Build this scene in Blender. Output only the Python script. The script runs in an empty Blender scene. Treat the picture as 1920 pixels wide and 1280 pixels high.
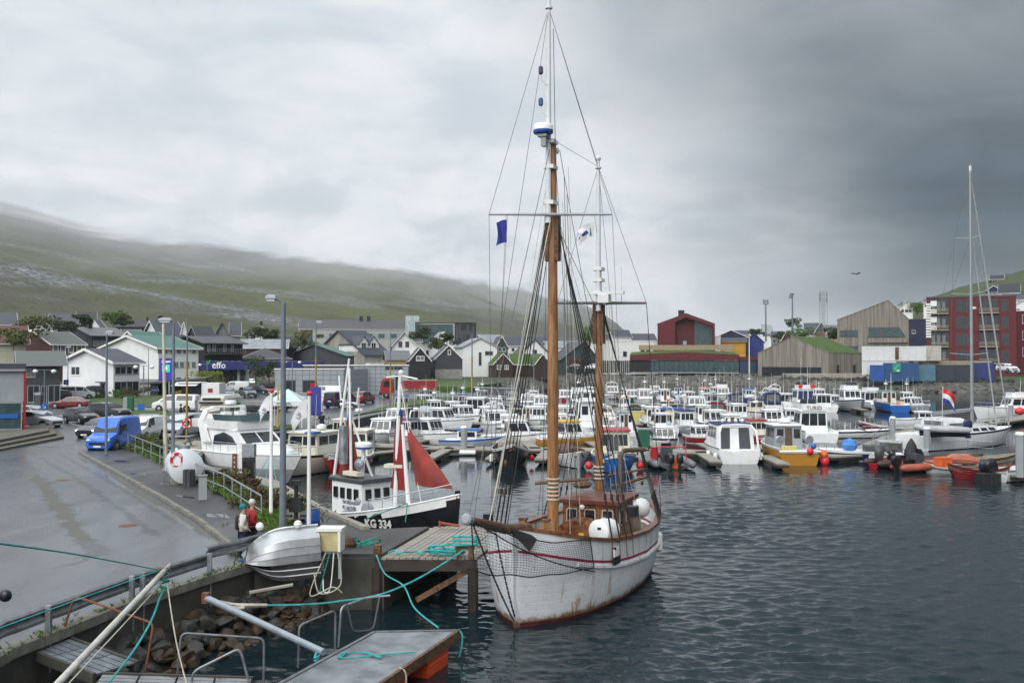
# built section by section: camera, sky, sun; setting; buildings; vehicles; marina; quayside; ships; air
import bpy,bmesh,math,random
from mathutils import Vector,Matrix,noise as mnoise
R=math.radians
rnd=random.Random(7)
S=bpy.context.scene
COL=S.collection
FPX,CAMH,HOR=1867.0,7.8,670.0
PITCH=math.atan((HOR-640)/FPX)
cam=bpy.data.cameras.new('camera');camo=bpy.data.objects.new('camera',cam);COL.objects.link(camo)
cam.sensor_width=36.0;cam.lens=36.0*FPX/1920.0
cam.clip_start=0.1;cam.clip_end=20000
camo.location=(0,0,CAMH);camo.rotation_euler=(math.pi/2+PITCH,0,0)
S.camera=camo
SUN_EL,SUN_ROT=R(38),R(196)
wd=bpy.data.worlds.new('World');S.world=wd;wd.use_nodes=True
nt=wd.node_tree;nt.nodes.clear()
def N(t,tp,**kw):
 n=t.nodes.new(tp)
 for k,v in kw.items():
  if k=='op':n.operation=v
  elif hasattr(n,k):setattr(n,k,v)
 return n
def setin(t,n,i,v):
 if hasattr(v,'is_output'):t.links.new(v,n.inputs[i])
 else:n.inputs[i].default_value=v
def MA(t,op,a,b=0.0,c=0.0,clamp=False):
 n=t.nodes.new('ShaderNodeMath');n.operation=op;n.use_clamp=clamp
 setin(t,n,0,a);setin(t,n,1,b)
 if op in('MULTIPLY_ADD','SMOOTH_MIN'):setin(t,n,2,c)
 return n.outputs[0]
def SMOOTH(t,v,a,b,lo=0.0,hi=1.0):
 n=t.nodes.new('ShaderNodeMapRange');n.interpolation_type='SMOOTHSTEP'
 setin(t,n,0,v);n.inputs[1].default_value=a;n.inputs[2].default_value=b
 n.inputs[3].default_value=lo;n.inputs[4].default_value=hi
 return n.outputs[0]
def MIXC(t,f,a,b,bt='MIX'):
 n=t.nodes.new('ShaderNodeMix');n.data_type='RGBA';n.blend_type=bt
 setin(t,n,0,f)
 for i,v in((6,a),(7,b)):
  if hasattr(v,'is_output'):t.links.new(v,n.inputs[i])
  else:n.inputs[i].default_value=(*v[:3],1)
 return n.outputs[2]
def NOISE(t,vec,scale,detail=4,rough=.55,dist=0.0,out=0):
 n=t.nodes.new('ShaderNodeTexNoise');n.inputs['Scale'].default_value=scale
 n.inputs['Detail'].default_value=detail;n.inputs['Roughness'].default_value=rough
 n.inputs['Distortion'].default_value=dist
 if vec is not None:t.links.new(vec,n.inputs['Vector'])
 return n.outputs[out]
def build_sky():
 t=nt
 tc=N(t,'ShaderNodeTexCoord');sep=N(t,'ShaderNodeSeparateXYZ');t.links.new(tc.outputs['Generated'],sep.inputs[0])
 x,y,z=sep.outputs
 hor=MA(t,'SQRT',MA(t,'ADD',MA(t,'MULTIPLY',x,x),MA(t,'MULTIPLY',y,y)))
 saz=MA(t,'DIVIDE',x,MA(t,'MAXIMUM',hor,.02))
 zp=MA(t,'ADD',MA(t,'MAXIMUM',z,0.0),0.16)
 cb=N(t,'ShaderNodeCombineXYZ')
 t.links.new(MA(t,'DIVIDE',x,zp),cb.inputs[0]);t.links.new(MA(t,'DIVIDE',y,zp),cb.inputs[1])
 n1=NOISE(t,cb.outputs[0],0.75,5,.52,.3)
 n2=NOISE(t,cb.outputs[0],2.3,6,.55,.35)
 n3=NOISE(t,cb.outputs[0],.42,3,.5,.2)
 front=MA(t,'ADD',saz,MA(t,'MULTIPLY',MA(t,'SUBTRACT',z,.17),.60))
 front=MA(t,'ADD',front,MA(t,'MULTIPLY',MA(t,'SUBTRACT',n1,.5),.34))
 front=MA(t,'ADD',front,MA(t,'MULTIPLY',MA(t,'SUBTRACT',n2,.5),.08))
 dark=SMOOTH(t,front,.03,.40)
 belly=SMOOTH(t,z,.36,.13)
 belly2=SMOOTH(t,z,.015,.085)
 dk=MA(t,'MULTIPLY',dark,MA(t,'MULTIPLY_ADD',belly,.34,.66))
 dk=MA(t,'MULTIPLY',dk,MA(t,'MULTIPLY_ADD',belly2,.5,.5))
 lightc=MIXC(t,SMOOTH(t,n2,.28,.66),(0.421,0.463,0.500),(0.596,0.617,0.633))
 lightc=MIXC(t,MA(t,'MULTIPLY',SMOOTH(t,n3,.56,.36),.30),lightc,(0.367,0.404,0.442))
 lightc=MIXC(t,MA(t,'MULTIPLY',SMOOTH(t,z,.16,.03),.30),lightc,(0.479,0.521,0.550))
 mv=N(t,'ShaderNodeMapping');mv.inputs['Scale'].default_value=(1,1,1.7);t.links.new(tc.outputs['Generated'],mv.inputs[0])
 n6=NOISE(t,mv.outputs[0],8.5,7,.58,.35);lowb=MA(t,'MULTIPLY',SMOOTH(t,z,.30,.08),SMOOTH(t,z,.0,.05))
 lightc=MIXC(t,MA(t,'MULTIPLY',SMOOTH(t,n6,.50,.36),MA(t,'MULTIPLY',lowb,.55)),lightc,(.425,.46,.49));lightc=MIXC(t,MA(t,'MULTIPLY',SMOOTH(t,n6,.50,.62),MA(t,'MULTIPLY',lowb,.6)),lightc,(.64,.66,.675))
 darkc=MIXC(t,SMOOTH(t,n2,.3,.7),(.014,.027,.037),(.043,.066,.083))
 col=MIXC(t,dk,lightc,darkc)
 zen=SMOOTH(t,z,.30,.95,1.0,2.7)
 cz=N(t,'ShaderNodeVectorMath');cz.operation='SCALE';t.links.new(col,cz.inputs[0]);t.links.new(zen,cz.inputs['Scale']);col=cz.outputs[0]
 below=SMOOTH(t,z,0.0,-.06)
 col=MIXC(t,below,col,(.12,.14,.15))
 bg=N(t,'ShaderNodeBackground');t.links.new(col,bg.inputs[0]);bg.inputs[1].default_value=1.0
 sk=N(t,'ShaderNodeTexSky');sk.sky_type='NISHITA';sk.sun_disc=False
 sk.sun_elevation=SUN_EL;sk.sun_rotation=SUN_ROT
 bs=N(t,'ShaderNodeBackground');t.links.new(sk.outputs[0],bs.inputs[0]);bs.inputs[1].default_value=.06
 mx=N(t,'ShaderNodeMixShader');mx.inputs[0].default_value=.96
 t.links.new(bs.outputs[0],mx.inputs[1]);t.links.new(bg.outputs[0],mx.inputs[2])
 o=N(t,'ShaderNodeOutputWorld');t.links.new(mx.outputs[0],o.inputs[0])
build_sky()
sun=bpy.data.lights.new('sun','SUN');sun.energy=1.5;sun.angle=R(50);sun.color=(1,.97,.92)
suno=bpy.data.objects.new('sun',sun);COL.objects.link(suno)
_sd=Vector((math.sin(SUN_ROT)*math.cos(SUN_EL),math.cos(SUN_ROT)*math.cos(SUN_EL),math.sin(SUN_EL)))
suno.rotation_euler=_sd.to_track_quat('Z','Y').to_euler()
S.view_settings.view_transform='Standard';S.view_settings.look='None'
S.view_settings.exposure=0.66;S.view_settings.gamma=1.0;S.view_settings.use_curve_mapping=False
S.render.engine='CYCLES'
S.cycles.use_denoising=True
S.cycles.max_bounces=6;S.cycles.diffuse_bounces=3;S.cycles.glossy_bounces=3;S.cycles.transparent_max_bounces=12
S.cycles.volume_bounces=0
def ray(px,py):
 u=(px-960)/FPX;v=-(py-640)/FPX;c,s=math.cos(PITCH),math.sin(PITCH)
 return Vector((u,c-v*s,s+v*c))
def G(px,py,z=0.0):
 d=ray(px,py);k=(z-CAMH)/d.z
 return Vector((d.x*k,d.y*k,z))
def V(px,py,Y):
 d=ray(px,py);k=Y/d.y
 return Vector((d.x*k,Y,CAMH+d.z*k))
def ZY(py,Y):return V(960,py,Y).z
def XY(px,Y):return(px-960)/FPX*Y*(1/(math.cos(PITCH)))
Q=1.6
class MB:
 def __init__(s):s.v=[];s.f=[];s.m=[]
 def add(s,vs,fs,mi=0):
  o=len(s.v);s.v+=[Vector(p) for p in vs]
  for f in fs:s.f.append([o+i for i in f]);s.m.append(mi)
  return s
 def box(s,c,d,rz=0,mi=0,M=None):
  hx,hy,hz=d[0]/2,d[1]/2,d[2]/2
  vs=[Vector((sx*hx,sy*hy,sz*hz)) for sz in(-1,1) for sy in(-1,1) for sx in(-1,1)]
  if M is None:M=Matrix.Translation(Vector(c))@Matrix.Rotation(rz,4,'Z')
  else:M=Matrix.Translation(Vector(c))@M
  return s.add([M@p for p in vs],[(0,2,3,1),(4,5,7,6),(0,1,5,4),(2,6,7,3),(0,4,6,2),(1,3,7,5)],mi)
 def bar(s,a,b,w,h=None,mi=0):
  a,b=Vector(a),Vector(b);h=h or w;d=b-a;L=d.length
  if L<1e-6:return s
  M=d.to_track_quat('X','Z').to_matrix().to_4x4()
  return s.box((a+b)/2,(L,w,h),mi=mi,M=M)
 def tube(s,pts,r,n=6,mi=0,cap=True):
  pts=[Vector(p) for p in pts];k=len(pts);rs=r if isinstance(r,(list,tuple)) else[r]*k
  vs=[];up=None
  for i,p in enumerate(pts):
   d=(pts[min(i+1,k-1)]-pts[max(i-1,0)])
   d=d.normalized() if d.length>1e-9 else Vector((0,0,1))
   if up is None:up=Vector((0,0,1)) if abs(d.z)<.9 else Vector((0,1,0))
   a=d.cross(up)
   a=a.normalized() if a.length>1e-6 else Vector((1,0,0))
   b=a.cross(d).normalized();up=b
   for j in range(n):
    t=2*math.pi*j/n;vs.append(p+(a*math.cos(t)+b*math.sin(t))*rs[i])
  fs=[(i*n+j,i*n+(j+1)%n,(i+1)*n+(j+1)%n,(i+1)*n+j) for i in range(k-1) for j in range(n)]
  if cap:fs+=[tuple(range(n-1,-1,-1)),tuple((k-1)*n+j for j in range(n))]
  return s.add(vs,fs,mi)
 def lathe(s,c,prof,n=12,mi=0,axis=None,cap=True):
  M=Matrix.Translation(Vector(c))
  if axis is not None:M=M@Vector(axis).to_track_quat('Z','Y').to_matrix().to_4x4()
  vs=[M@Vector((r*math.cos(2*math.pi*j/n),r*math.sin(2*math.pi*j/n),h)) for r,h in prof for j in range(n)]
  k=len(prof)
  fs=[(i*n+j,i*n+(j+1)%n,(i+1)*n+(j+1)%n,(i+1)*n+j) for i in range(k-1) for j in range(n)]
  if cap:fs+=[tuple(range(n-1,-1,-1)),tuple((k-1)*n+j for j in range(n))]
  return s.add(vs,fs,mi)
 def ball(s,c,r,n=10,mi=0,sc=(1,1,1)):
  k=max(4,n//2)
  pr=[(max(.001,math.sin(math.pi*i/k))*r,-math.cos(math.pi*i/k)*r) for i in range(k+1)]
  o=len(s.v);s.lathe((0,0,0),pr,n,mi)
  for i in range(o,len(s.v)):s.v[i]=Vector(c)+Vector((s.v[i].x*sc[0],s.v[i].y*sc[1],s.v[i].z*sc[2]))
  return s
 def prism(s,poly,z0,z1,mi=0,mtop=None):
  n=len(poly);vs=[(p[0],p[1],z0) for p in poly]+[(p[0],p[1],z1) for p in poly]
  s.add(vs,[(i,(i+1)%n,n+(i+1)%n,n+i) for i in range(n)]+[tuple(range(n-1,-1,-1))],mi)
  o=len(s.v);s.add(vs[n:],[tuple(range(n))],mi if mtop is None else mtop)
  return s
 def slab(s,quad,th,mi=0):
  q=[Vector(p) for p in quad];n=len(q)
  nn=(q[1]-q[0]).cross(q[2]-q[0]).normalized()*th
  return s.add(q+[p-nn for p in q],[tuple(range(n)),tuple(range(2*n-1,n-1,-1))]+[(i,n+i,n+(i+1)%n,(i+1)%n) for i in range(n)],mi)
 def loft(s,rings,mi=0,closed=True,cap=True,band=None):
  n=len(rings[0]);vs=[p for r in rings for p in r];fs=[];ms=[]
  m=n if closed else n-1
  for i in range(len(rings)-1):
   for j in range(m):
    fs.append((i*n+j,i*n+(j+1)%n,(i+1)*n+(j+1)%n,(i+1)*n+j));ms.append(band[j] if band else mi)
  o=len(s.v);s.v+=[Vector(p) for p in vs]
  for f,q in zip(fs,ms):s.f.append([o+i for i in f]);s.m.append(q)
  if cap:
   k=len(rings)-1
   s.f.append([o+j for j in range(n-1,-1,-1)]);s.m.append(mi)
   s.f.append([o+k*n+j for j in range(n)]);s.m.append(mi)
  return s
 def build(s,name,mats,parent=None,smooth=False,world=False,ang=40,kind=None):
  me=bpy.data.meshes.new(name)
  vs=s.v
  if world and parent is not None:
   Mi=mat_of(parent).inverted();vs=[Mi@p for p in vs]
  me.from_pydata([tuple(p) for p in vs],[],s.f)
  if not isinstance(mats,(list,tuple)):mats=[mats]
  for m in mats:me.materials.append(m)
  if len(mats)>1:me.polygons.foreach_set('material_index',s.m)
  if smooth:
   me.polygons.foreach_set('use_smooth',[True]*len(me.polygons))
   try:me.set_sharp_from_angle(angle=R(ang))
   except Exception:pass
  me.update()
  o=bpy.data.objects.new(name,me);COL.objects.link(o)
  if parent is not None:o.parent=parent
  if kind:o['kind']=kind
  return o
def mat_of(o):
 M=Matrix.Translation(o.location)@o.rotation_euler.to_matrix().to_4x4()
 return mat_of(o.parent)@M if o.parent else M
def tag(o,label,cat,group=None):
 o['label']=label;o['category']=cat
 if group:o['group']=group
 return o
def thing(name,label,cat,loc=(0,0,0),rz=0,group=None):
 o=bpy.data.objects.new(name,None);COL.objects.link(o);o.empty_display_size=.3
 o.location=loc;o.rotation_euler=(0,0,rz)
 return tag(o,label,cat,group)
def _mk(k):
 def f(*a,**kw):mb=MB();getattr(mb,k)(*a,**kw);return mb.build
 return f
BX,TU,LA,BA,BR,SLB=[_mk(k) for k in('box','tube','lathe','ball','bar','slab')]
def copy_tree(o,parent=None):
 c=o.copy();COL.objects.link(c)
 if parent is not None:c.parent=parent
 for ch in[k for k in KIDS.get(o.name,[])]:copy_tree(ch,c)
 return c
KIDS={}
def index_kids():
 KIDS.clear()
 for ob in bpy.data.objects:
  if ob.parent:KIDS.setdefault(ob.parent.name,[]).append(ob)
def share(name,me,parent,M=None):
 o=bpy.data.objects.new(name,me);COL.objects.link(o);o.parent=parent
 if M is not None:o.matrix_basis=M
 return o
def text(body,size,m,M,parent=None,name='lettering',ext=.01,align='CENTER',bold=0.0):
 cu=bpy.data.curves.new(name,'FONT');cu.body=body;cu.size=size;cu.extrude=ext
 cu.align_x=align;cu.align_y='CENTER';cu.resolution_u=2;cu.offset=bold
 ob=bpy.data.objects.new('tmp',cu)
 me=bpy.data.meshes.new_from_object(ob);bpy.data.objects.remove(ob)
 me.name=name;me.materials.clear();me.materials.append(m)
 o=bpy.data.objects.new(name,me);COL.objects.link(o)
 if parent is not None:
  o.parent=parent
 o.matrix_basis=M
 return o
def frame(o,xa,za):
 x=Vector(xa).normalized();z=Vector(za);z=(z-x*z.dot(x)).normalized();y=z.cross(x)
 M=Matrix.Identity(4)
 for i in range(3):M[i][0],M[i][1],M[i][2],M[i][3]=x[i],y[i],z[i],o[i]
 return M
MATS={}
def base(name):
 m=bpy.data.materials.new(name);m.use_nodes=True
 t=m.node_tree;b=t.nodes.get('Principled BSDF')
 return m,t,b
def mat(name,c,r=.5,metal=0.0,var=.18,vs=2.0,bump=0.0,bs=25.0,st=(1,1,1),coat=0.0,spec=None,dirt=0.0,dirtc=(.09,.07,.05),wave=None,grain=None,sss=None):
 if name in MATS:return MATS[name]
 m,t,b=base(name)
 tc=N(t,'ShaderNodeTexCoord');mp=N(t,'ShaderNodeMapping');mp.inputs['Scale'].default_value=st
 t.links.new(tc.outputs['Object'],mp.inputs[0]);vec=mp.outputs[0]
 n1=NOISE(t,vec,vs,6,.6)
 lo=tuple(max(0,k*(1-var)) for k in c);hi=tuple(min(1,k*(1+var*.7)) for k in c)
 col=MIXC(t,SMOOTH(t,n1,.3,.7),lo,hi)
 if grain:
  n3=NOISE(t,vec,grain[0],4,.6,.4)
  col=MIXC(t,SMOOTH(t,n3,.45,.62),col,grain[1])
 if dirt>0:
  n2=NOISE(t,vec,vs*.7+.4,8,.68,.3)
  col=MIXC(t,MA(t,'MULTIPLY',SMOOTH(t,n2,.52,.72),dirt),col,dirtc)
 t.links.new(col,b.inputs['Base Color'])
 rr=SMOOTH(t,n1,.25,.75,max(.02,r*.8),min(1,r*1.2));t.links.new(rr,b.inputs['Roughness'])
 b.inputs['Metallic'].default_value=metal
 if spec is not None:b.inputs['Specular IOR Level'].default_value=spec
 if coat:b.inputs['Coat Weight'].default_value=coat;b.inputs['Coat Roughness'].default_value=.08
 h=None
 if wave:
  w=N(t,'ShaderNodeTexWave');w.bands_direction=wave[0];w.inputs['Scale'].default_value=wave[1]
  w.wave_profile='SAW' if len(wave)>3 else 'SIN'
  t.links.new(tc.outputs['Object'],w.inputs[0]);h=w.outputs['Fac']
  bp=N(t,'ShaderNodeBump');bp.inputs['Strength'].default_value=wave[2];bp.inputs['Distance'].default_value=.03
  t.links.new(h,bp.inputs['Height']);t.links.new(bp.outputs[0],b.inputs['Normal'])
 elif bump:
  n4=NOISE(t,vec,bs,6,.6)
  bp=N(t,'ShaderNodeBump');bp.inputs['Strength'].default_value=bump;bp.inputs['Distance'].default_value=.02
  t.links.new(n4,bp.inputs['Height']);t.links.new(bp.outputs[0],b.inputs['Normal'])
 MATS[name]=m
 return m
def glassm(name,c=(.02,.025,.03),r=.06):
 return mat(name,c,r,var=.35,vs=1.2,spec=.6)
def paint(name,c,r=.35,var=.07,dirt=.12):return mat(name,c,r,var=var,vs=1.3,dirt=dirt,dirtc=tuple(k*.55+.03 for k in c))
white=paint('white_gelcoat',(.76,.77,.77),.3)
offwhite=paint('cream_paint',(.66,.63,.54),.4)
whitewall=mat('white_wall',(.74,.75,.75),.7,var=.06,vs=.5,dirt=.10,dirtc=(.45,.44,.4))
trimw=mat('white_trim',(.75,.75,.73),.5,var=.05)
trimd=mat('dark_trim',(.05,.05,.055),.5,var=.1)
glass=glassm('window_glass',(.03,.037,.043),.05)
glassb=glassm('boat_glass',(.022,.026,.032),.06)
glassg=glassm('green_glass',(.045,.082,.088),.07)
curtain=mat('glass_with_curtain',(.16,.165,.165),.12,var=.5,vs=3.0,spec=.6)
steel=mat('galvanised_steel',(.36,.39,.42),.38,.8,var=.25,vs=4,dirt=.25,dirtc=(.22,.14,.08))
polegrey=mat('grey_pole_paint',(.14,.165,.20),.45,var=.12,vs=3)
alu=mat('aluminium',(.47,.485,.49),.42,.8,var=.12,vs=2.5,dirt=.25,dirtc=(.32,.32,.31),bump=.06,bs=9)
stainless=mat('stainless_rail',(.55,.57,.6),.25,.9,var=.1)
rubber=mat('black_rubber',(.017,.017,.019),.6,var=.3,bump=.2)
black=mat('black_paint',(.010,.011,.013),.3,var=.3,vs=1.5)
navy=paint('navy_paint',(.016,.022,.075),.32)
bluep=paint('blue_paint',(.018,.12,.42),.4,dirt=.2)
royal=paint('royal_blue',(.02,.07,.35),.35)
palebl=paint('pale_blue_paint',(.30,.40,.48),.45)
redp=paint('red_paint',(.36,.012,.022),.35)
maroon=paint('maroon_canvas',(.13,.012,.022),.7)
navycan=paint('navy_canvas',(.02,.028,.10),.75)
greencan=paint('green_paint',(.012,.10,.06),.5)
teal=paint('teal_paint',(.06,.30,.30),.45)
yellow=paint('yellow_paint',(.62,.38,.03),.45)
ochre=paint('ochre_paint',(.40,.19,.02),.4)
paley=paint('pale_yellow_plastic',(.60,.52,.16),.55)
orange=mat('orange_float',(.62,.075,.016),.5,var=.2,vs=2,dirt=.45,dirtc=(.14,.04,.02))
buoyr=mat('red_buoy',(.62,.03,.04),.4,var=.15)
buoyo=mat('orange_buoy',(.70,.13,.03),.45,var=.15)
greyp=paint('grey_paint',(.30,.32,.335),.4)
dgrey=paint('dark_grey_paint',(.055,.06,.068),.45)
concrete=mat('concrete',(.26,.255,.24),.85,var=.3,vs=1.3,bump=.35,bs=14,dirt=.55,dirtc=(.06,.065,.045))
wetconc=mat('dark_wet_concrete',(.055,.053,.045),.7,var=.45,vs=1.1,bump=.5,bs=7,dirt=.8,dirtc=(.02,.022,.014))
deckw=mat('weathered_dock_wood',(.285,.265,.228),.8,var=.28,vs=2.0,st=(.4,3,1),bump=.3,bs=18,dirt=.3,dirtc=(.10,.09,.075))
dwood=mat('dark_wet_timber',(.038,.028,.022),.6,var=.4,vs=2,bump=.4,bs=10)
varnish=mat('varnished_pine',(.33,.165,.066),.34,var=.30,vs=2.2,st=(2,2,.22),coat=.25,grain=(7.0,(.20,.075,.024)),bump=.05)
varnd=mat('varnished_mahogany',(.27,.108,.042),.33,var=.4,vs=2.5,coat=.3,grain=(9.0,(.10,.025,.009)))
oldwood=mat('worn_brown_wood',(.15,.075,.036),.6,var=.45,vs=3,grain=(8.0,(.055,.03,.018)),bump=.2)
wire=mat('rigging_wire',(.10,.10,.105),.5,.4,var=.2)
blackrig=mat('tarred_rigging',(.016,.016,.017),.7,var=.2)
ropew=mat('pale_rope',(.50,.47,.40),.85,var=.2,vs=9)
ropet=mat('turquoise_rope',(.045,.34,.34),.8,var=.35,vs=6,bump=.4,bs=60)
ropeg=mat('green_rope',(.02,.22,.17),.8,var=.3,vs=6)
rust=mat('rusty_iron',(.17,.062,.025),.8,var=.45,vs=6,bump=.3)
galvrust=mat('galvanised_with_rust',(.20,.215,.23),.45,.6,var=.25,vs=5,dirt=.8,dirtc=(.17,.07,.03))
sail=mat('red_sailcloth',(.23,.030,.021),.8,var=.35,vs=1.4,bump=.6,bs=2.6,st=(1,1,.4),dirt=.25,dirtc=(.42,.13,.09))
saildk=mat('dark_red_sailcloth',(.22,.018,.016),.8,var=.25,vs=1.6,bump=.25,bs=3)
tyre=mat('tyre_rubber',(.018,.018,.019),.75,var=.2)
rimm=mat('wheel_rim',(.42,.43,.44),.35,.7,var=.15)
lampg=mat('lamp_glass',(.72,.73,.74),.15,var=.05)
headl=mat('headlight_glass',(.62,.65,.68),.1,var=.2,spec=.8)
taill=mat('tail_light_glass',(.32,.01,.012),.15,var=.2)
plate=mat('licence_plate',(.72,.72,.70),.4,var=.05)
flagw=mat('white_flag_cloth',(.74,.74,.77),.8,var=.08)
flagb=mat('blue_flag_cloth',(.035,.04,.26),.8,var=.2)
greenf=mat('green_flag_cloth',(.02,.28,.17),.8,var=.2)
def smooth(v,a,b):
 t=min(1,max(0,(v-a)/(b-a)));return t*t*(3-2*t)
def lerp(a,b,t):return a+(b-a)*t
def interp(tab,x):
 if x<=tab[0][0]:return tab[0][1]
 for(x0,y0),(x1,y1) in zip(tab,tab[1:]):
  if x<=x1:return lerp(y0,y1,(x-x0)/(x1-x0))
 return tab[-1][1]
def fbm(p,o=4):return mnoise.fractal(Vector(p),1.0,2.0,o)
def struct(mb,name,mats,**k):
 o=mb.build(name,mats,**k);o['kind']='structure';return o
def water_mat():
 m,t,b=base('harbour_water')
 tc=N(t,'ShaderNodeTexCoord');mp=N(t,'ShaderNodeMapping');mp.inputs['Rotation'].default_value=(0,0,R(14));mp.inputs['Scale'].default_value=(.62,1.0,1)
 t.links.new(tc.outputs['Object'],mp.inputs[0]);v=mp.outputs[0]
 patch=SMOOTH(t,NOISE(t,v,.045,3,.5),.34,.66,.45,1.0)
 a=NOISE(t,v,2.1,4,.62,.5);c=NOISE(t,v,6.5,3,.6,.3);d=NOISE(t,v,.33,2,.5)
 h=MA(t,'ADD',MA(t,'MULTIPLY',a,.70),MA(t,'MULTIPLY',c,.20));h=MA(t,'ADD',h,MA(t,'MULTIPLY',d,.9))
 sx=N(t,'ShaderNodeSeparateXYZ');t.links.new(tc.outputs['Object'],sx.inputs[0])
 lee=MA(t,'MULTIPLY',SMOOTH(t,sx.outputs[1],74,54,.28,1.0),SMOOTH(t,sx.outputs[0],-3,4,.38,1.0))
 h=MA(t,'MULTIPLY',h,MA(t,'MULTIPLY',patch,lee))
 bp=N(t,'ShaderNodeBump');bp.inputs['Strength'].default_value=.5;bp.inputs['Distance'].default_value=.05
 t.links.new(h,bp.inputs['Height']);t.links.new(bp.outputs[0],b.inputs['Normal'])
 b.inputs['Base Color'].default_value=(.007,.017,.022,1);b.inputs['Roughness'].default_value=.07;b.inputs['IOR'].default_value=1.333
 return m
import numpy as np
wmat=water_mat()
mb=MB();mb.add([(-600,-200,-.09),(2500,-200,-.09),(2500,700,-.09),(-600,700,-.09)],[(0,1,2,3)])
struct(mb,'water',wmat)
def wavy_water():
 rs_=np.exp(np.linspace(math.log(14),math.log(104),760));u=np.linspace(-.56,.58,900)
 Yg,U=np.meshgrid(rs_,u,indexing='ij');X=U*Yg;Z=np.zeros_like(X);rg=np.random.RandomState(5)
 def ss(v,a,b):t=np.clip((v-a)/(b-a),0,1);return t*t*(3-2*t)
 lee=(.16+.84*ss(Yg,72,50))*(.30+.70*ss(X,-3,4.5));gust=.75+.35*np.sin(X*.16+Yg*.11+1)*np.sin(Yg*.19-X*.07)+.2*np.sin(X*.41-Yg*.3)
 px_=Yg*.0027
 for i in range(90):
  lam=.19*(1.35/.19)**rg.rand();th=R(255)+rg.randn()*.62;k=2*math.pi/lam;ph=rg.rand()*6.283
  amp=.033/k*(.7+.6*rg.rand());w=ss(lam/px_,2.0,4.0)
  q=np.sin(k*(X*math.cos(th)+Yg*math.sin(th))+ph+.8*np.sin(.23*X+.17*Yg+i));Z+=amp*w*(q+.25*q*q)
 Z*=lee*np.clip(gust,.45,1.3)
 n,m=X.shape;co=np.stack([X,Yg,Z],-1).reshape(-1,3).astype(np.float32)
 i=np.arange((n-1)*m).reshape(n-1,m)[:,:-1].ravel();F=np.stack([i,i+1,i+m+1,i+m],-1)
 me=bpy.data.meshes.new('water');me.vertices.add(n*m);me.vertices.foreach_set('co',co.ravel());me.loops.add(F.size);me.loops.foreach_set('vertex_index',F.ravel().astype(np.int32))
 me.polygons.add(len(F));me.polygons.foreach_set('loop_start',np.arange(0,F.size,4,dtype=np.int32));me.polygons.foreach_set('use_smooth',np.ones(len(F),dtype=bool));me.update(calc_edges=True);me.validate()
 me.materials.append(wmat);o=bpy.data.objects.new('water',me);COL.objects.link(o);o['kind']='structure'
wavy_water()
mb=MB();mb.add([(-600,-200,-4),(2500,-200,-4),(2500,700,-4),(-600,700,-4)],[(0,1,2,3)])
struct(mb,'seabed',mat('dark_seabed',(.03,.035,.03),.9))
def asphalt_mat(name,c,rlo,rhi,dirt):
 m,t,b=base(name)
 tc=N(t,'ShaderNodeTexCoord');mp=N(t,'ShaderNodeMapping');mp.inputs['Rotation'].default_value=(0,0,R(-28));mp.inputs['Scale'].default_value=(1,.35,1)
 t.links.new(tc.outputs['Object'],mp.inputs[0]);v=mp.outputs[0]
 big=NOISE(t,v,.22,5,.6,.6);fine=NOISE(t,tc.outputs['Object'],9.0,5,.7)
 col=MIXC(t,SMOOTH(t,big,.35,.65),tuple(k*.72 for k in c),tuple(k*1.2 for k in c))
 col=MIXC(t,MA(t,'MULTIPLY',SMOOTH(t,fine,.35,.7),.2),col,tuple(k*1.5 for k in c))
 mid=NOISE(t,v,1.4,6,.7,.4)
 col=MIXC(t,MA(t,'MULTIPLY',SMOOTH(t,mid,.55,.7),dirt),col,(.022,.021,.019))
 t.links.new(col,b.inputs['Base Color'])
 t.links.new(SMOOTH(t,big,.36,.62,rhi,rlo),b.inputs['Roughness'])
 bp=N(t,'ShaderNodeBump');bp.inputs['Strength'].default_value=.06;bp.inputs['Distance'].default_value=.01
 t.links.new(NOISE(t,tc.outputs['Object'],45,3,.7),bp.inputs['Height']);t.links.new(bp.outputs[0],b.inputs['Normal'])
 b.inputs['Specular IOR Level'].default_value=.55
 return m
asph=asphalt_mat('wet_asphalt',(.060,.067,.078),.22,.36,.08)
pave=asphalt_mat('damp_pavement',(.040,.039,.038),.38,.62,.4)
damp=mat('dry_silt_on_asphalt',(.072,.068,.057),.62,var=.4,vs=1.8,dirt=.5,dirtc=(.03,.03,.028))
dampd=mat('soaked_asphalt',(.028,.029,.030),.42,var=.3,vs=2.5)
grassm=mat('short_grass',(.048,.088,.012),.9,var=.45,vs=.8,bump=.6,bs=6,dirt=.3,dirtc=(.07,.06,.02))
turfm=mat('turf_roof_grass',(.052,.098,.013),.9,var=.4,vs=.5,bump=.6,bs=3,dirt=.4,dirtc=(.085,.085,.025))
kerbm=mat('kerb_stone',(.19,.18,.155),.8,var=.3,vs=2.5,bump=.3,bs=18,dirt=.5,dirtc=(.055,.05,.035))
whiteline=mat('road_marking_paint',(.50,.50,.49),.6,var=.3,vs=3,dirt=.6,dirtc=(.12,.12,.12))
g=lambda x,y:G(x,y,Q)
SL=[(-18,-30),(-14,8)]+[(p.x,p.y) for p in(g(0,1225),g(240,1130),g(470,1062),g(590,1046),g(720,1046),g(812,991),g(700,995),g(585,952),g(530,930),g(480,904),g(385,870),g(372,858),g(388,843),g(410,828),g(520,812),g(600,800),g(700,778),g(760,765),g(840,752),g(885,745),g(905,735))]
mb=MB();poly=SL+[(-5.6,179),(-420,179),(-420,-30)]
mb.prism(poly,-3.5,Q,0,1)
struct(mb,'road',[wetconc,asph])
PV_OUT=[G(150,850,Q),G(215,885,Q),G(300,933,Q),G(372,977,Q),G(440,1030,Q)]
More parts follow.
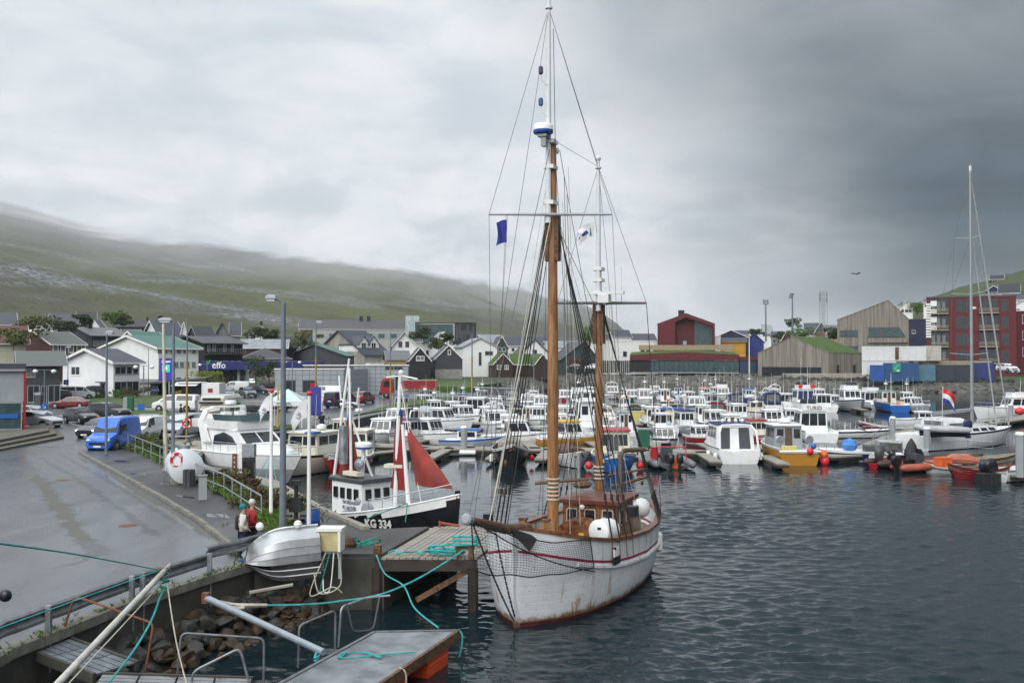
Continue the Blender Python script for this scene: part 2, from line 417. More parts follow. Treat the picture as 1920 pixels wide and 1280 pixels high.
PV_IN=[G(203,828,Q),G(300,872,Q),G(380,912,Q),G(490,982,Q),G(525,1012,Q)]
pv=[(p.x,p.y) for p in PV_OUT]+[(p.x,p.y+.06) for p in(g(474,1061),g(592,1045),g(716,1045),g(804,993),g(697,998),g(592,958))]+[(p.x,p.y) for p in reversed(PV_IN)]
mb=MB();mb.prism([(p[0],p[1]) for p in reversed(pv)][::-1],Q-.05,Q+.11,0)
pvo=struct(mb,'pavement',[pave])
k0=0
for a,b in zip(PV_OUT,PV_OUT[1:]):
 L=(b-a).length;n=max(1,int(L/1.35));d=(b-a)/n
 for i in range(n):
  p0=a+d*i;p1=a+d*(i+1)-d.normalized()*.03
  mb=MB();h=.14+rnd.uniform(-.015,.015)
  mb.bar((p0.x,p0.y,Q+h/2-.02),(p1.x,p1.y,Q+h/2-.02),.17,h+.04);mb.build('kerb_stone',kerbm,pvo)
def blob_strip(name,pts,ws,z,m,seg=8,jit=.25):
 P=[]
 for(a,b) in zip(pts,pts[1:]):
  for k in range(seg):P.append(Vector(a).lerp(Vector(b),k/seg))
 P.append(Vector(pts[-1]));n=len(P);vs=[]
 for i,p in enumerate(P):
  d=(P[min(n-1,i+1)]-P[max(0,i-1)]);d.z=0;d.normalize();nn=Vector((-d.y,d.x,0))
  w=interp([(k/(len(ws)-1),w) for k,w in enumerate(ws)],i/(n-1))
  vs+=[p+nn*w*(1+jit*fbm((p.x*1.3,p.y*1.3,1.0))*2),p-nn*w*(1+jit*fbm((p.x*1.3,p.y*1.3,7.0))*2)]
 for q in vs:q.z=z
 mb=MB();mb.add(vs,[(2*i,2*i+1,2*i+3,2*i+2) for i in range(n-1)])
 return struct(mb,name,m)
def road_mat():
 m=asph.copy();m.name='road_with_silt';t=m.node_tree;b=t.nodes['Principled BSDF']
 def at(n):q=t.nodes.new('ShaderNodeAttribute');q.attribute_name=n;return q.outputs['Fac']
 c0=b.inputs['Base Color'].links[0].from_socket;r0=b.inputs['Roughness'].links[0].from_socket
 tc=N(t,'ShaderNodeTexCoord');sp=NOISE(t,tc.outputs['Object'],5,6,.75)
 sn=MA(t,'SUBTRACT',sp,.5);dm=MA(t,'MULTIPLY',SMOOTH(t,MA(t,'MULTIPLY_ADD',sn,1.5,at('damp')),.35,.85),.8);sl=SMOOTH(t,MA(t,'MULTIPLY_ADD',sn,.8,at('silt')),.40,.60);pd=at('puddle')
 vo=N(t,'ShaderNodeTexVoronoi');vo.feature='DISTANCE_TO_EDGE';vo.inputs['Scale'].default_value=.22;nz=NOISE(t,tc.outputs['Object'],.8,5,.6,out=1)
 vm=N(t,'ShaderNodeVectorMath');vm.operation='MULTIPLY_ADD';t.links.new(nz,vm.inputs[0]);vm.inputs[1].default_value=(1.6,1.6,0);t.links.new(tc.outputs['Object'],vm.inputs[2]);t.links.new(vm.outputs[0],vo.inputs['Vector'])
 cr=MA(t,'MULTIPLY',SMOOTH(t,vo.outputs['Distance'],.006,.002),.4)
 c=MIXC(t,dm,c0,(.026,.027,.028));c=MIXC(t,sl,c,(.088,.083,.070));c=MIXC(t,cr,c,(.018,.018,.018));t.links.new(c,b.inputs['Base Color'])
 r=MA(t,'ADD',r0,MA(t,'MULTIPLY',sl,.30));r=MA(t,'ADD',r,MA(t,'MULTIPLY',dm,.10));r=MA(t,'MULTIPLY',r,MA(t,'SUBTRACT',1.0,MA(t,'MULTIPLY',pd,.75)));t.links.new(r,b.inputs['Roughness'])
 return m
def dpoly(p,P):
 best=1e9
 for a,b in zip(P,P[1:]):
  ab=b-a;k=max(0,min(1,(p-a).dot(ab)/ab.length_squared));best=min(best,(p-(a+ab*k)).length)
 return best
def G2(*q):return[Vector((g(x,y).x,g(x,y).y)) for x,y in q]
LD=[(G2((25,858),(62,885),(95,925),(120,965),(150,1000),(178,1040)),.62),(G2((178,1040),(150,1055),(75,1070)),.16),(G2((0,842),(70,836),(180,845)),.5),(G2((60,850),(150,900),(240,965),(300,1010)),.30),(G2((110,850),(210,905),(330,980)),.22),(G2((130,842),(230,830)),.4),(G2((160,862),(250,915),(330,965),(425,1032)),.28)]
LS=[(G2((68,893),(98,935),(135,985),(160,1012)),.42),(G2((150,858),(240,912),(330,965),(432,1034)),.22),(G2((110,1008),(178,1004)),.10)]
LP=[(G2((165,868),(235,915)),.13),(G2((300,950),(360,990)),.12),(G2((390,1010),(432,1034)),.2)]
edge=[Vector(p) for p in SL[:6]];ko=[Vector((p.x,p.y)) for p in PV_OUT]
nx_,ny_=150,190;mb=MB();A3=[[],[],[]]
for j in range(ny_+1):
 y=15+62*(j/ny_)**1.35
 xr=interp([(p.y,p.x) for p in(Vector(SL[1]),Vector(SL[2]),Vector(SL[3]),Vector((ko[-1].x-.5,ko[-1].y-1.0)))]+[(p.y,p.x) for p in reversed(ko)]+[(77,-36)],y)-.12
 for i in range(nx_+1):
  x=xr-34*(1-i/nx_)**1.3;p=Vector((x,y));w=fbm((x*.8,y*.8,2))*.35;mb.v.append(Vector((x,y,Q+.006)))
  for k,L_ in enumerate((LD,LS,LP)):A3[k].append(max(smooth(dpoly(p,P)+w*wd_*2,wd_*1.25,wd_*.25) for P,wd_ in L_)*(.9 if k else.8))
n=nx_+1;mb.f=[(j*n+i,j*n+i+1,(j+1)*n+i+1,(j+1)*n+i) for j in range(ny_) for i in range(nx_)];mb.m=[0]*len(mb.f)
rd=struct(mb,'road_surface',road_mat())
for nm_,v in zip(('damp','silt','puddle'),A3):rd.data.attributes.new(nm_,'FLOAT','POINT').data.foreach_set('value',v)
for px,py in((240,985),(118,900)):p=g(px,py);mb=MB();mb.lathe((p.x,p.y,Q+.007),[(.30,0),(.33,.006),(.26,.008)],18);struct(mb,'manhole_cover',rust)
for i,(px,py,w) in enumerate(((228,868,.34),(262,893,.42),(318,912,.26),(350,936,.22),(405,972,.42))):p=g(px,py);q=Vector((p.x,p.y,Q+.116));blob_strip('pavement_puddle',[q+Vector((-.7,.55,0)),q,q+Vector((.7,-.55,0))],[.03,w,.03],Q+.116,mat('puddle_water',(.03,.032,.034),.05,spec=.6),jit=.2)
for(x0,y0,x1,y1) in((98,785,165,802),(110,778,185,796),(270,800,330,810),(275,792,338,800),(560,770,640,800),(470,752,560,764)):
 blob_strip('road_marking',[g(x0,y0),g(x1,y1)],[.07,.07],Q+.006,whiteline,seg=2,jit=.05)
BAS=[(-5.2,178),(-9,202),(-9,232)]+[(p.x,p.y) for p in(G(930,727),G(1040,722),G(1200,721),G(1415,723),G(1440,728),G(1600,733),G(1750,735),G(1920,735))]+[(210,200),(420,160),(420,-40),(0,-40)]
def sd_basin(x,y):
 p=Vector((x,y));best=1e9;ins=False;n=len(BAS)
 for i in range(n):
  a=Vector(BAS[i]);b=Vector(BAS[(i+1)%n]);ab=b-a
  t=max(0,min(1,(p-a).dot(ab)/ab.length_squared));best=min(best,(p-(a+ab*t)).length)
  if(a.y>y)!=(b.y>y) and x<(b.x-a.x)*(y-a.y)/(b.y-a.y)+a.x:ins=not ins
 return-best if ins else best
def land(x,y):
 r=math.hypot(x,y);az=x/max(y,1)
 z=1.52+.75*smooth(y,182,250)
 sl=interp([(-.6,.062),(-.3,.060),(-.15,.046),(0,.034),(.12,.030),(.25,.045),(.4,.06)],az)
 z+=max(0,r-interp([(-.3,268),(-.15,300),(-.05,350)],az))*sl
 if az>.3:z+=interp([(.34,0),(.372,5),(.396,17),(.423,24),(.45,29),(.482,32),(.514,36),(.62,44)],az)*smooth(r,335,520)
 return z
def ground(x,y):
 z=land(x,y)
 if y<300:
  d=sd_basin(x,y)
  z=min(z,-1.6+(d+2.2)*.82+.25*fbm((x*.35,y*.35,3))) if d<6 else z
 return z
def grid(name,us,rs,zf,mats,attr=None):
 mb=MB();n=len(us)
 vs=[]
 for r in rs:
  for u in us:
   rr=r(u) if callable(r) else r
   c=math.hypot(1,u);x,y=rr*u/c,rr/c;vs.append((x,y,zf(x,y)))
 mb.v=[Vector(p) for p in vs]
 mb.f=[(i*n+j,i*n+j+1,(i+1)*n+j+1,(i+1)*n+j) for i in range(len(rs)-1) for j in range(n-1)];mb.m=[0]*len(mb.f)
 o=struct(mb,name,mats,smooth=True,ang=60)
 if attr:
  a=o.data.attributes.new('rock','FLOAT','POINT');a.data.foreach_set('value',[attr(*p) for p in vs])
 return o
def terrain_mat():
 m,t,b=base('terrain_grass')
 tc=N(t,'ShaderNodeTexCoord');v=tc.outputs['Object'];at=N(t,'ShaderNodeAttribute');at.attribute_name='rock'
 n1=NOISE(t,v,.12,6,.65);n2=NOISE(t,v,.9,5,.65)
 col=MIXC(t,SMOOTH(t,n1,.35,.65),(.032,.056,.012),(.052,.076,.020))
 col=MIXC(t,MA(t,'MULTIPLY',SMOOTH(t,n2,.5,.7),.55),col,(.045,.043,.022))
 rock=MIXC(t,SMOOTH(t,n2,.35,.65),(.040,.039,.034),(.13,.125,.11))
 col=MIXC(t,at.outputs['Fac'],col,rock)
 t.links.new(col,b.inputs['Base Color']);b.inputs['Roughness'].default_value=.95
 bp=N(t,'ShaderNodeBump');bp.inputs['Strength'].default_value=.7;bp.inputs['Distance'].default_value=.3
 t.links.new(n2,bp.inputs['Height']);t.links.new(bp.outputs[0],b.inputs['Normal'])
 return m
us=[-.95+i*(1.75/190) for i in range(191)]
rs=[140+i*3.0 for i in range(56)]+[305+14*i for i in range(1,30)]
def rockat(x,y,z):
 if y>300:return.1
 d=sd_basin(x,y)
 g_=smooth(d,4.5,2.6) if x<16 else smooth(d,9,6)
 return max(g_,smooth(z,.9,.3))
grid('terrain',us,rs,ground,terrain_mat(),rockat)
E1=[(x,e+.0053) for x,e in((-400,.185),(-100,.155),(0,.142),(150,.122),(300,.106),(500,.095),(700,.084),(850,.073),(950,.0655),(1010,.0605),(1060,.053),(1100,.047),(1130,.040),(1160,.028),(1185,.016),(1215,.002))]
def hill_mat():
 m,t,b=base('hill_grass')
 tc=N(t,'ShaderNodeTexCoord');v=tc.outputs['Object'];at=N(t,'ShaderNodeAttribute');at.attribute_name='rock'
 n1=NOISE(t,v,.0045,7,.62,.3);n2=NOISE(t,v,.035,6,.7);n3=NOISE(t,v,.0014,4,.5)
 col=MIXC(t,SMOOTH(t,n1,.36,.62),(.072,.076,.024),(.102,.114,.036))
 col=MIXC(t,MA(t,'MULTIPLY',SMOOTH(t,n3,.42,.6),.75),col,(.088,.077,.066))
 col=MIXC(t,MA(t,'MULTIPLY',SMOOTH(t,n2,.45,.68),.35),col,(.060,.056,.040))
 n9=NOISE(t,v,.16,4,.7);col=MIXC(t,MA(t,'MULTIPLY',SMOOTH(t,n9,.42,.66),.35),col,(.052,.052,.030));rock=MIXC(t,SMOOTH(t,n9,.42,.60),(.045,.06,.062),(.34,.34,.35))
 col=MIXC(t,at.outputs['Fac'],col,rock)
 t.links.new(col,b.inputs['Base Color']);b.inputs['Roughness'].default_value=1.0;b.inputs['Specular IOR Level'].default_value=.1
 bp=N(t,'ShaderNodeBump');bp.inputs['Strength'].default_value=.8;bp.inputs['Distance'].default_value=12
 t.links.new(n2,bp.inputs['Height']);t.links.new(bp.outputs[0],b.inputs['Normal'])
 sep=N(t,'ShaderNodeSeparateXYZ');t.links.new(v,sep.inputs[0])
 mp=N(t,'ShaderNodeMapping');mp.inputs['Scale'].default_value=(1,.08,.9);t.links.new(v,mp.inputs[0])
 c1=NOISE(t,mp.outputs[0],.0036,3,.5,.0);c2=NOISE(t,mp.outputs[0],.0105,4,.5,.0)
 h=MA(t,'ADD',sep.outputs[2],MA(t,'MULTIPLY',MA(t,'SUBTRACT',c1,.5),75));h=MA(t,'ADD',h,MA(t,'MULTIPLY',MA(t,'SUBTRACT',c2,.5),105))
 f=SMOOTH(t,h,190,256);f=MA(t,'MAXIMUM',f,MA(t,'MULTIPLY',SMOOTH(t,h,80,230),.36));f=MA(t,'MAXIMUM',f,SMOOTH(t,sep.outputs[2],232,266))  # hill turns see-through with height, mist and cloud put into the material
 tr=N(t,'ShaderNodeBsdfTransparent');mx=N(t,'ShaderNodeMixShader')
 t.links.new(f,mx.inputs[0]);t.links.new(b.outputs[0],mx.inputs[1]);t.links.new(tr.outputs[0],mx.inputs[2])
 t.links.new(mx.outputs[0],t.nodes['Material Output'].inputs[0])
 return m
def build_hill():
 nu,ns=300,130;mb=MB();rock=[]
 for i in range(ns+1):
  s=i/ns
  for j in range(nu+1):
   px=-420+1640*j/nu;u=(px-960)/FPX
   r0=interp([(-400,600),(0,620),(600,820),(1000,1250),(1210,1700)],px)
   r1=interp([(-400,1800),(0,2200),(400,2700),(800,3300),(1050,3700),(1210,4000)],px)
   e1=interp(E1,px)*lerp(1.34,1.0,smooth(px,820,1020));e0=interp([(-400,.020),(0,.020),(600,.016),(1050,.006),(1190,.0),(1215,-.001)],px)
   r=lerp(r0,r1,s);c=math.hypot(1,u);x,y=r*u/c,r/c
   prof=s**.92
   e=lerp(e0,e1,prof);z=CAMH+r*e
   q=fbm((x*.0016,y*.0016,0),5);gully=abs(fbm((x*.006+z*.004,y*.0018,5),4))
   amp=smooth(s,0,.15)*(1-.75*smooth(s,.75,1)*smooth(px,850,1000))
   z=min(z,335);z+=amp*(q*14-gully*9+3.0*fbm((x*.012,y*.012,2),4))
   e=(z-CAMH)/r
   w=fbm((x*.004,y*.004,9),4)
   yb=HOR-e*FPX
   tgt=520+.155*px+9*w
   k=math.exp(-((yb-tgt)/(8.5+4*w))**2)*smooth(px,700,420)*(.85+.7*fbm((x*.02,y*.02,4),3))
   for(off,sl,wd2,am) in((448,.135,4,.34),(476,.15,3,.28),(420,.12,3,.28),(556,.08,4,.3),(498,.10,3,.3),(520,.062,4,.42),(538,.045,3,.35)):
    t2=off+sl*px+16*w
    k=max(k,1.5*am*math.exp(-((yb-t2)/wd2)**2)*smooth(fbm((x*.003,y*.003,off),3),-.12,.22))
   rock.append(max(0,min(1,k)))
   mb.v.append(Vector((x,y,z)))
 n=nu+1
 mb.f=[(i*n+j,i*n+j+1,(i+1)*n+j+1,(i+1)*n+j) for i in range(ns) for j in range(nu)];mb.m=[0]*len(mb.f)
 o=struct(mb,'hill',hill_mat(),smooth=True,ang=80)
 a=o.data.attributes.new('rock','FLOAT','POINT');a.data.foreach_set('value',rock)
build_hill()
mb=MB();us2=[-1.2+.08*i for i in range(36)]
for r in(690,1500,3000,4500):
 for u in us2:
  c=math.hypot(1,u);mb.v.append(Vector((r*u/c,r/c,4.0 if r>700 else 6.0)))
n=len(us2);mb.f=[(i*n+j,i*n+j+1,(i+1)*n+j+1,(i+1)*n+j) for i in range(3) for j in range(n-1)];mb.m=[0]*len(mb.f)
struct(mb,'far_land',mat('far_grass',(.05,.06,.03),.95,vs=.01))
def rock_mesh(seed,sub=2):
 bm=bmesh.new();bmesh.ops.create_icosphere(bm,subdivisions=sub,radius=1)
 for v in bm.verts:
  p=v.co.copy();k=1+.38*mnoise.noise(p*1.1+Vector((seed*7.3,0,0)))+.16*mnoise.noise(p*2.9+Vector((0,seed*3.1,0)))
  for ax in range(5):
   d=Vector((math.sin(seed*3.7+ax*2.1),math.cos(seed*1.3+ax*4.7),math.sin(seed*2.2+ax*1.3))).normalized()
   q=p.dot(d)
   if q*k>.62:k=.62/q if q>.01 else k
  v.co=p*k
 me=bpy.data.meshes.new('rock');bm.to_mesh(me);bm.free()
 me.polygons.foreach_set('use_smooth',[True]*len(me.polygons));me.set_sharp_from_angle(angle=R(34))
 return me
rk_dark=mat('dark_shore_rock',(.038,.037,.034),.65,var=.55,vs=1.5,bump=.5,bs=6,dirt=.4,dirtc=(.025,.025,.018))
rk_rust=mat('weed_stained_rock',(.043,.025,.011),.6,var=.5,vs=1.3,bump=.5,bs=6,dirt=.6,dirtc=(.03,.03,.012))
rk_grey=mat('grey_bank_rock',(.115,.108,.09),.85,var=.45,vs=.8,bump=.5,bs=4,dirt=.5,dirtc=(.045,.04,.022))
RM={}
for mname,mm in(('d',rk_dark),('r',rk_rust),('g',rk_grey)):
 RM[mname]=[]
 for k in range(6):
  me=rock_mesh(k+1);me.materials.append(mm);RM[mname].append(me)
weedm=mat('wet_seaweed_gravel',(.018,.017,.009),.5,var=.6,vs=3,bump=.8,bs=22,dirt=.5,dirtc=(.05,.045,.03))
FS_IN=[(-14.2,8)]+[(g(*p).x-.1,g(*p).y) for p in((0,1225),(240,1130),(470,1062),(600,1046))]
FS_OUT=[(-9.0,8)]+[(p.x,p.y) for p in(G(330,1330),G(470,1262),G(590,1195),G(660,1145))]
mb=MB();NS=40;NW=16
for i in range(NS+1):
 t=i/NS*(len(FS_IN)-1);k=min(int(t),len(FS_IN)-2);f=t-k
 a=Vector(FS_IN[k]).lerp(Vector(FS_IN[k+1]),f);b=Vector(FS_OUT[k]).lerp(Vector(FS_OUT[k+1]),f)
 for j in range(NW+1):
  w=j/NW;p=a.lerp(b,w);z=lerp(.75,-.75,w**.8)+.16*fbm((p.x*1.7,p.y*1.7,0),4)
  mb.v.append(Vector((p.x,p.y,z)))
mb.f=[(i*(NW+1)+j,i*(NW+1)+j+1,(i+1)*(NW+1)+j+1,(i+1)*(NW+1)+j) for i in range(NS) for j in range(NW)];mb.m=[0]*len(mb.f)
fore=struct(mb,'foreshore',weedm,smooth=True)
rr_=random.Random(11)
def place_rock(parent,p,s,kind,flat=.7):
 o=share('rock',rr_.choice(RM[kind]),parent)
 o.location=p;o.rotation_euler=(rr_.uniform(-.5,.5),rr_.uniform(-.5,.5),rr_.uniform(0,6.28))
 o.scale=(s*rr_.uniform(.8,1.3),s*rr_.uniform(.7,1.1),s*flat*rr_.uniform(.7,1.2))
 return o
for i in range(320):
 t=rr_.uniform(.55,3.9);k=min(int(t),3);f=t-k
 a=Vector(FS_IN[k]).lerp(Vector(FS_IN[k+1]),f);b=Vector(FS_OUT[k]).lerp(Vector(FS_OUT[k+1]),f)
 w=rr_.random()**1.25*.82+.02;p=a.lerp(b,w);s=rr_.uniform(.16,.42)*(1.15-.55*w)
 z=lerp(.80,-.66,w**.8)+s*.25
 place_rock(fore,(p.x,p.y,z),s,'d' if rr_.random()>.25+.5*smooth(w,.15,.45) else 'r')
def bank_stones(name,line,w,n,smin,smax,seed,mm=rk_grey,zt=2.4,zb=-.3):
 q=random.Random(seed);mb=MB();L=[(Vector(a),Vector(b)) for a,b in zip(line,line[1:])]
 for i in range(n):
  a,b=L[int(q.random()*len(L))];p=a.lerp(b,q.random());d=(b-a).normalized();nn=Vector((-d.y,d.x))
  f=q.random();pp=p+nn*(f*w);s=q.uniform(smin,smax);z=lerp(zb,zt,f)
  M=Matrix.Translation((pp.x,pp.y,z))@Matrix.Rotation(q.uniform(0,6),4,Vector((q.random(),q.random(),q.random())).normalized())
  vs=[M@(Vector(v)*s*q.uniform(.75,1.2)) for v in((1,0,0),(-.9,.1,0),(0,1,.1),(.1,-.9,0),(.2,.2,.75),(0,0,-.7),(.6,.6,.3),(-.5,-.6,.35))]
  c=len(mb.v);bm=None
  mb.add(vs,[(4,6,2),(4,2,1),(4,1,7),(4,7,3),(4,3,0),(4,0,6),(6,0,2),(7,1,3),(5,2,0),(5,1,2),(5,3,1),(5,0,3)])
 o=mb.build(name,mm);o['kind']='stuff';o['label']='rough loose stones on the far harbour bank';return o
B_=[G(1080,722),G(1200,721),G(1415,723)]
bank_stones('bank_stones',[(p.x,p.y) for p in B_],8,900,.5,1.25,3,zt=2.3)
bank_stones('bank_stones',[(p.x,p.y) for p in(G(1440,728),G(1600,733),G(1750,735),G(1920,735))]+[(160,212)],6,900,.5,1.1,4,rk_dark,zt=2.6)
bank_stones('bank_stones',[(-9,215),(-9,232)]+[(p.x,p.y) for p in(G(930,727),G(1040,722))],5,260,.35,.8,5,rk_dark,zt=1.6)
bank_stones('bank_stones',SL[15:],1.8,380,.2,.5,6,rk_grey,zt=1.3,zb=-.2)
def quad_pt(q,u,v):
 return q[0].lerp(q[1],u).lerp(q[3].lerp(q[2],u),v)
def opening(parent,q,u0,u1,v0,v1,th,m,name='pane',off=.0):
 """a thin solid lying on face q between the fractions u, v (bl, br, tr, tl seen from outside)"""
 q=[Vector(p) for p in q]
 p=[quad_pt(q,*uv) for uv in((u0,v0),(u1,v0),(u1,v1),(u0,v1))]
 n=(p[1]-p[0]).cross(p[3]-p[0]).normalized()
 mb=MB();mb.slab([k+n*(th+off) for k in p],th+.01);return mb.build(name,m,parent)
def window(parent,q,cu,cv,w,h,cols=1,rows=1,fm=None,pm=None,fw=.09,sill=True,name='window'):
 """framed window: frame object with the panes as its sub-parts. cu, cv in metres from the lower left corner of face q"""
 q=[Vector(p) for p in q];fm=fm or trimw;pm=pm or glass
 ex=(q[1]-q[0]).normalized();ey=(q[3]-q[0]);ey=(ey-ex*ey.dot(ex)).normalized();n=ex.cross(ey)
 o=q[0]+ex*cu+ey*cv
 def pt(x,y,z=0):return o+ex*x+ey*y+n*z
 mb=MB()
 def bar(x0,x1,y0,y1,d):
  mb.slab([pt(x0,y0,d),pt(x1,y0,d),pt(x1,y1,d),pt(x0,y1,d)],d+.02)
 W,H=w/2,h/2
 bar(-W,W,H-fw,H,.06);bar(-W,W,-H,-H+fw,.06);bar(-W,-W+fw,-H+fw,H-fw,.058);bar(W-fw,W,-H+fw,H-fw,.058)
 for i in range(1,cols):
  x=-W+w*i/cols;bar(x-fw*.4,x+fw*.4,-H+fw,H-fw,.05)
 for i in range(1,rows):
  y=-H+h*i/rows;bar(-W+fw,W-fw,y-fw*.35,y+fw*.35,.046)
 if sill:bar(-W-.06,W+.06,-H-.07,-H,.10)
 f=mb.build(name,fm,parent)
 mb=MB();mb.slab([pt(-W+fw*.7,-H+fw*.7,.022),pt(W-fw*.7,-H+fw*.7,.022),pt(W-fw*.7,H-fw*.7,.022),pt(-W+fw*.7,H-fw*.7,.022)],.03)
 mb.build('pane',pm,f)
 return f
def siding(name,c,axis='Z',sc=4.2,var=.2,dirt=.15,r=.75,st=(1,1,1)):return mat(name,c,r,var=var,vs=.8,st=st,dirt=dirt,dirtc=tuple(k*.5+.01 for k in c),wave=(axis,sc,.5,1))
def roofing(name,c,sc=2.6,r=.6):return mat(name,c,r,var=.22,vs=.5,dirt=.35,dirtc=tuple(k*.55+.03 for k in c),wave=('X',sc,.45))
RF_grey=roofing('dark_grey_roofing',(.055,.06,.07));RF_black=roofing('black_roofing',(.026,.028,.034));RF_olive=roofing('grey_green_roofing',(.085,.098,.088))
RF_green=roofing('green_metal_roofing',(.05,.145,.115));RF_light=roofing('light_grey_roofing',(.25,.27,.29));RF_red=roofing('brown_red_roofing',(.10,.032,.026));RF_slate=roofing('slate_blue_roofing',(.05,.056,.075))
RF_mid=roofing('mid_grey_roofing',(.12,.125,.135))
W_brown=siding('brown_red_boarding',(.065,.020,.016));W_black=siding('black_boarding',(.013,.013,.015),'X',3.2);W_dgrey=siding('dark_grey_boarding',(.05,.052,.062));W_char=siding('charcoal_render',(.05,.052,.058),'Z',.01)
W_cream=mat('cream_render',(.48,.46,.39),.8,var=.1,vs=.6,dirt=.2);W_beige=siding('weathered_grey_cladding',(.30,.285,.26),'X',2.6,.3,.45,st=(1.6,1.6,.1));W_grey=siding('grey_boarding',(.16,.18,.20))
W_slat=siding('silvered_timber_cladding',(.225,.203,.172),'X',3.0,.42,.6,st=(2.2,2.2,.09));W_green=siding('dark_green_boarding',(.028,.05,.048));W_red=siding('deep_red_cladding',(.108,.011,.016),'X',2.2,.12,.05)
W_navy=siding('navy_boarding',(.020,.025,.065));W_yel=siding('yellow_boarding',(.52,.27,.03));W_blue=siding('blue_boarding',(.025,.035,.19));W_ylt=siding('ochre_brick_render',(.36,.25,.12),'Z',.02);W_turf=siding('tarred_brown_boarding',(.035,.020,.015),'X',3.4)
panelm=mat('grey_facade_panel',(.295,.325,.355),.45,var=.06,vs=.7,spec=.4)
def house(name,label,xc,Y,a,base,eave,ridge,wall,roofm,xl=None,xr=None,ll=None,lr=None,kind='x',over=.45,trim=trimw,wins=(),cat='house',chimney=(),group=None,found=None,fascia=.22,deep=4,ridge_off=.5,th=.16,dormers=()):
 a=R(a);ca,sa=math.cos(a),math.sin(a);X0=XY(xc,Y)
 if lr is None:
  tr=(xr-960)/FPX;lr=(tr*Y-X0)/(ca-tr*sa)
 if ll is None:
  tl=(xl-960)/FPX;ll=(X0-tl*Y)/(sa+tl*ca)
 z0=ZY(base,Y);hw=ZY(eave,Y)-z0
 dr=(ll/2*ca if kind=='x' else lr/2*sa)
 hr=max(.3,ZY(ridge,Y+dr)-z0-hw) if ridge is not None else 0
 t=thing(name,label,cat,(X0,Y,z0),a,group)
 mb=MB();b0=-deep
 if kind in('flat','hip'):
  mb.prism([(0,0),(lr,0),(lr,ll),(0,ll)],b0,hw)
 elif kind=='x':
  pr=[(0,b0),(ll,b0),(ll,hw),(ll*ridge_off,hw+hr),(0,hw)]
  mb.add([(0,y,z) for y,z in pr]+[(lr,y,z) for y,z in pr],[(4,3,2,1,0),(5,6,7,8,9)]+[(i,(i+1)%5,5+(i+1)%5,5+i) for i in range(5)])
 else:
  pr=[(0,b0),(lr,b0),(lr,hw),(lr*ridge_off,hw+hr),(0,hw)]
  mb.add([(x,0,z) for x,z in pr]+[(x,ll,z) for x,z in pr],[(0,1,2,3,4),(9,8,7,6,5)]+[(i,5+i,5+(i+1)%5,(i+1)%5) for i in range(5)])
 mb.build('wall',wall,t)
 mb=MB();tb=MB();o=over;RT=[]
 if kind=='x':
  for s0,y_e,y_r in((0,0,ll*ridge_off),(1,ll,ll*ridge_off)):
   sl=hr/max(.1,abs(y_r-y_e));sg=-1 if s0==0 else 1
   ye,ze=y_e+sg*o,hw-sl*o+.03;zr=hw+hr+.03
   q=[(-o,ye,ze+th),(lr+o,ye,ze+th),(lr+o,y_r,zr+th),(-o,y_r,zr+th)]
   if s0:q=[q[1],q[0],q[3],q[2]]
   mb.slab(q,th);RT.append(q)
   for xx in(-o-.03,lr+o+.03):
    tb.bar((xx,ye,ze+th-fascia*.4),(xx,y_r,zr+th-fascia*.4),.06,fascia)
   tb.bar((-o,ye+sg*.035,ze+th-fascia*.45),(lr+o,ye+sg*.035,ze+th-fascia*.45),.06,fascia*.8)
 elif kind=='y':
  for s0,x_e,x_r in((0,0,lr*ridge_off),(1,lr,lr*ridge_off)):
   sl=hr/max(.1,abs(x_r-x_e));sg=-1 if s0==0 else 1
   xe,ze=x_e+sg*o,hw-sl*o+.03;zr=hw+hr+.03
   q=[(xe,ll+o,ze+th),(xe,-o,ze+th),(x_r,-o,zr+th),(x_r,ll+o,zr+th)]
   if s0:q=[q[1],q[0],q[3],q[2]]
   mb.slab(q,th);RT.append(q)
   for yy in(-o-.03,ll+o+.03):
    tb.bar((xe,yy,ze+th-fascia*.4),(x_r,yy,zr+th-fascia*.4),.06,fascia)
   tb.bar((xe+sg*.035,-o,ze+th-fascia*.45),(xe+sg*.035,ll+o,ze+th-fascia*.45),.06,fascia*.8)
 elif kind=='hip':
  i=min(ll,lr)*.42;c=[(-o,-o,hw),(lr+o,-o,hw),(lr+o,ll+o,hw),(-o,ll+o,hw)]
  r0,r1=((i,ll/2,hw+hr),(lr-i,ll/2,hw+hr)) if lr>=ll else((lr/2,i,hw+hr),(lr/2,ll-i,hw+hr))
  if lr>=ll:mb.add(c+[r0,r1],[(0,1,5,4),(2,3,4,5),(1,2,5),(3,0,4),(3,2,1,0)])
  else:mb.add(c+[r0,r1],[(0,1,4),(2,3,5),(1,2,5,4),(3,0,4,5),(3,2,1,0)])
  tb.box((lr/2,-o-.03,hw-.05),(lr+2*o,.06,fascia));tb.box((-o-.03,ll/2,hw-.05),(.06,ll+2*o,fascia))
 else:
  mb.box((lr/2,ll/2,hw+.10),(lr+.16,ll+.16,.2));tb.box((lr/2,-.11,hw+.06),(lr+.3,.06,.3));tb.box((-.11,ll/2,hw+.06),(.06,ll+.3,.3))
 rf=mb.build('roof',roofm,t);tb.build('roof_trim',trim,t)
 if found:
  BX((lr/2,ll/2,found/2-1),(lr+.06,ll+.06,found+2))('foundation',concrete,t)
 FR=[Vector((0,0,0)),Vector((lr,0,0)),Vector((lr,0,hw)),Vector((0,0,hw))]
 FL=[Vector((0,ll,0)),Vector((0,0,0)),Vector((0,0,hw)),Vector((0,ll,hw))]
 for w in wins:
  face,u,z,ww,hh=w[:5];op=w[5] if len(w)>5 else{}
  q,L=(FR,lr) if face=='R' else(FL,ll)
  window(t,q,u*L,z,ww,hh,**op)
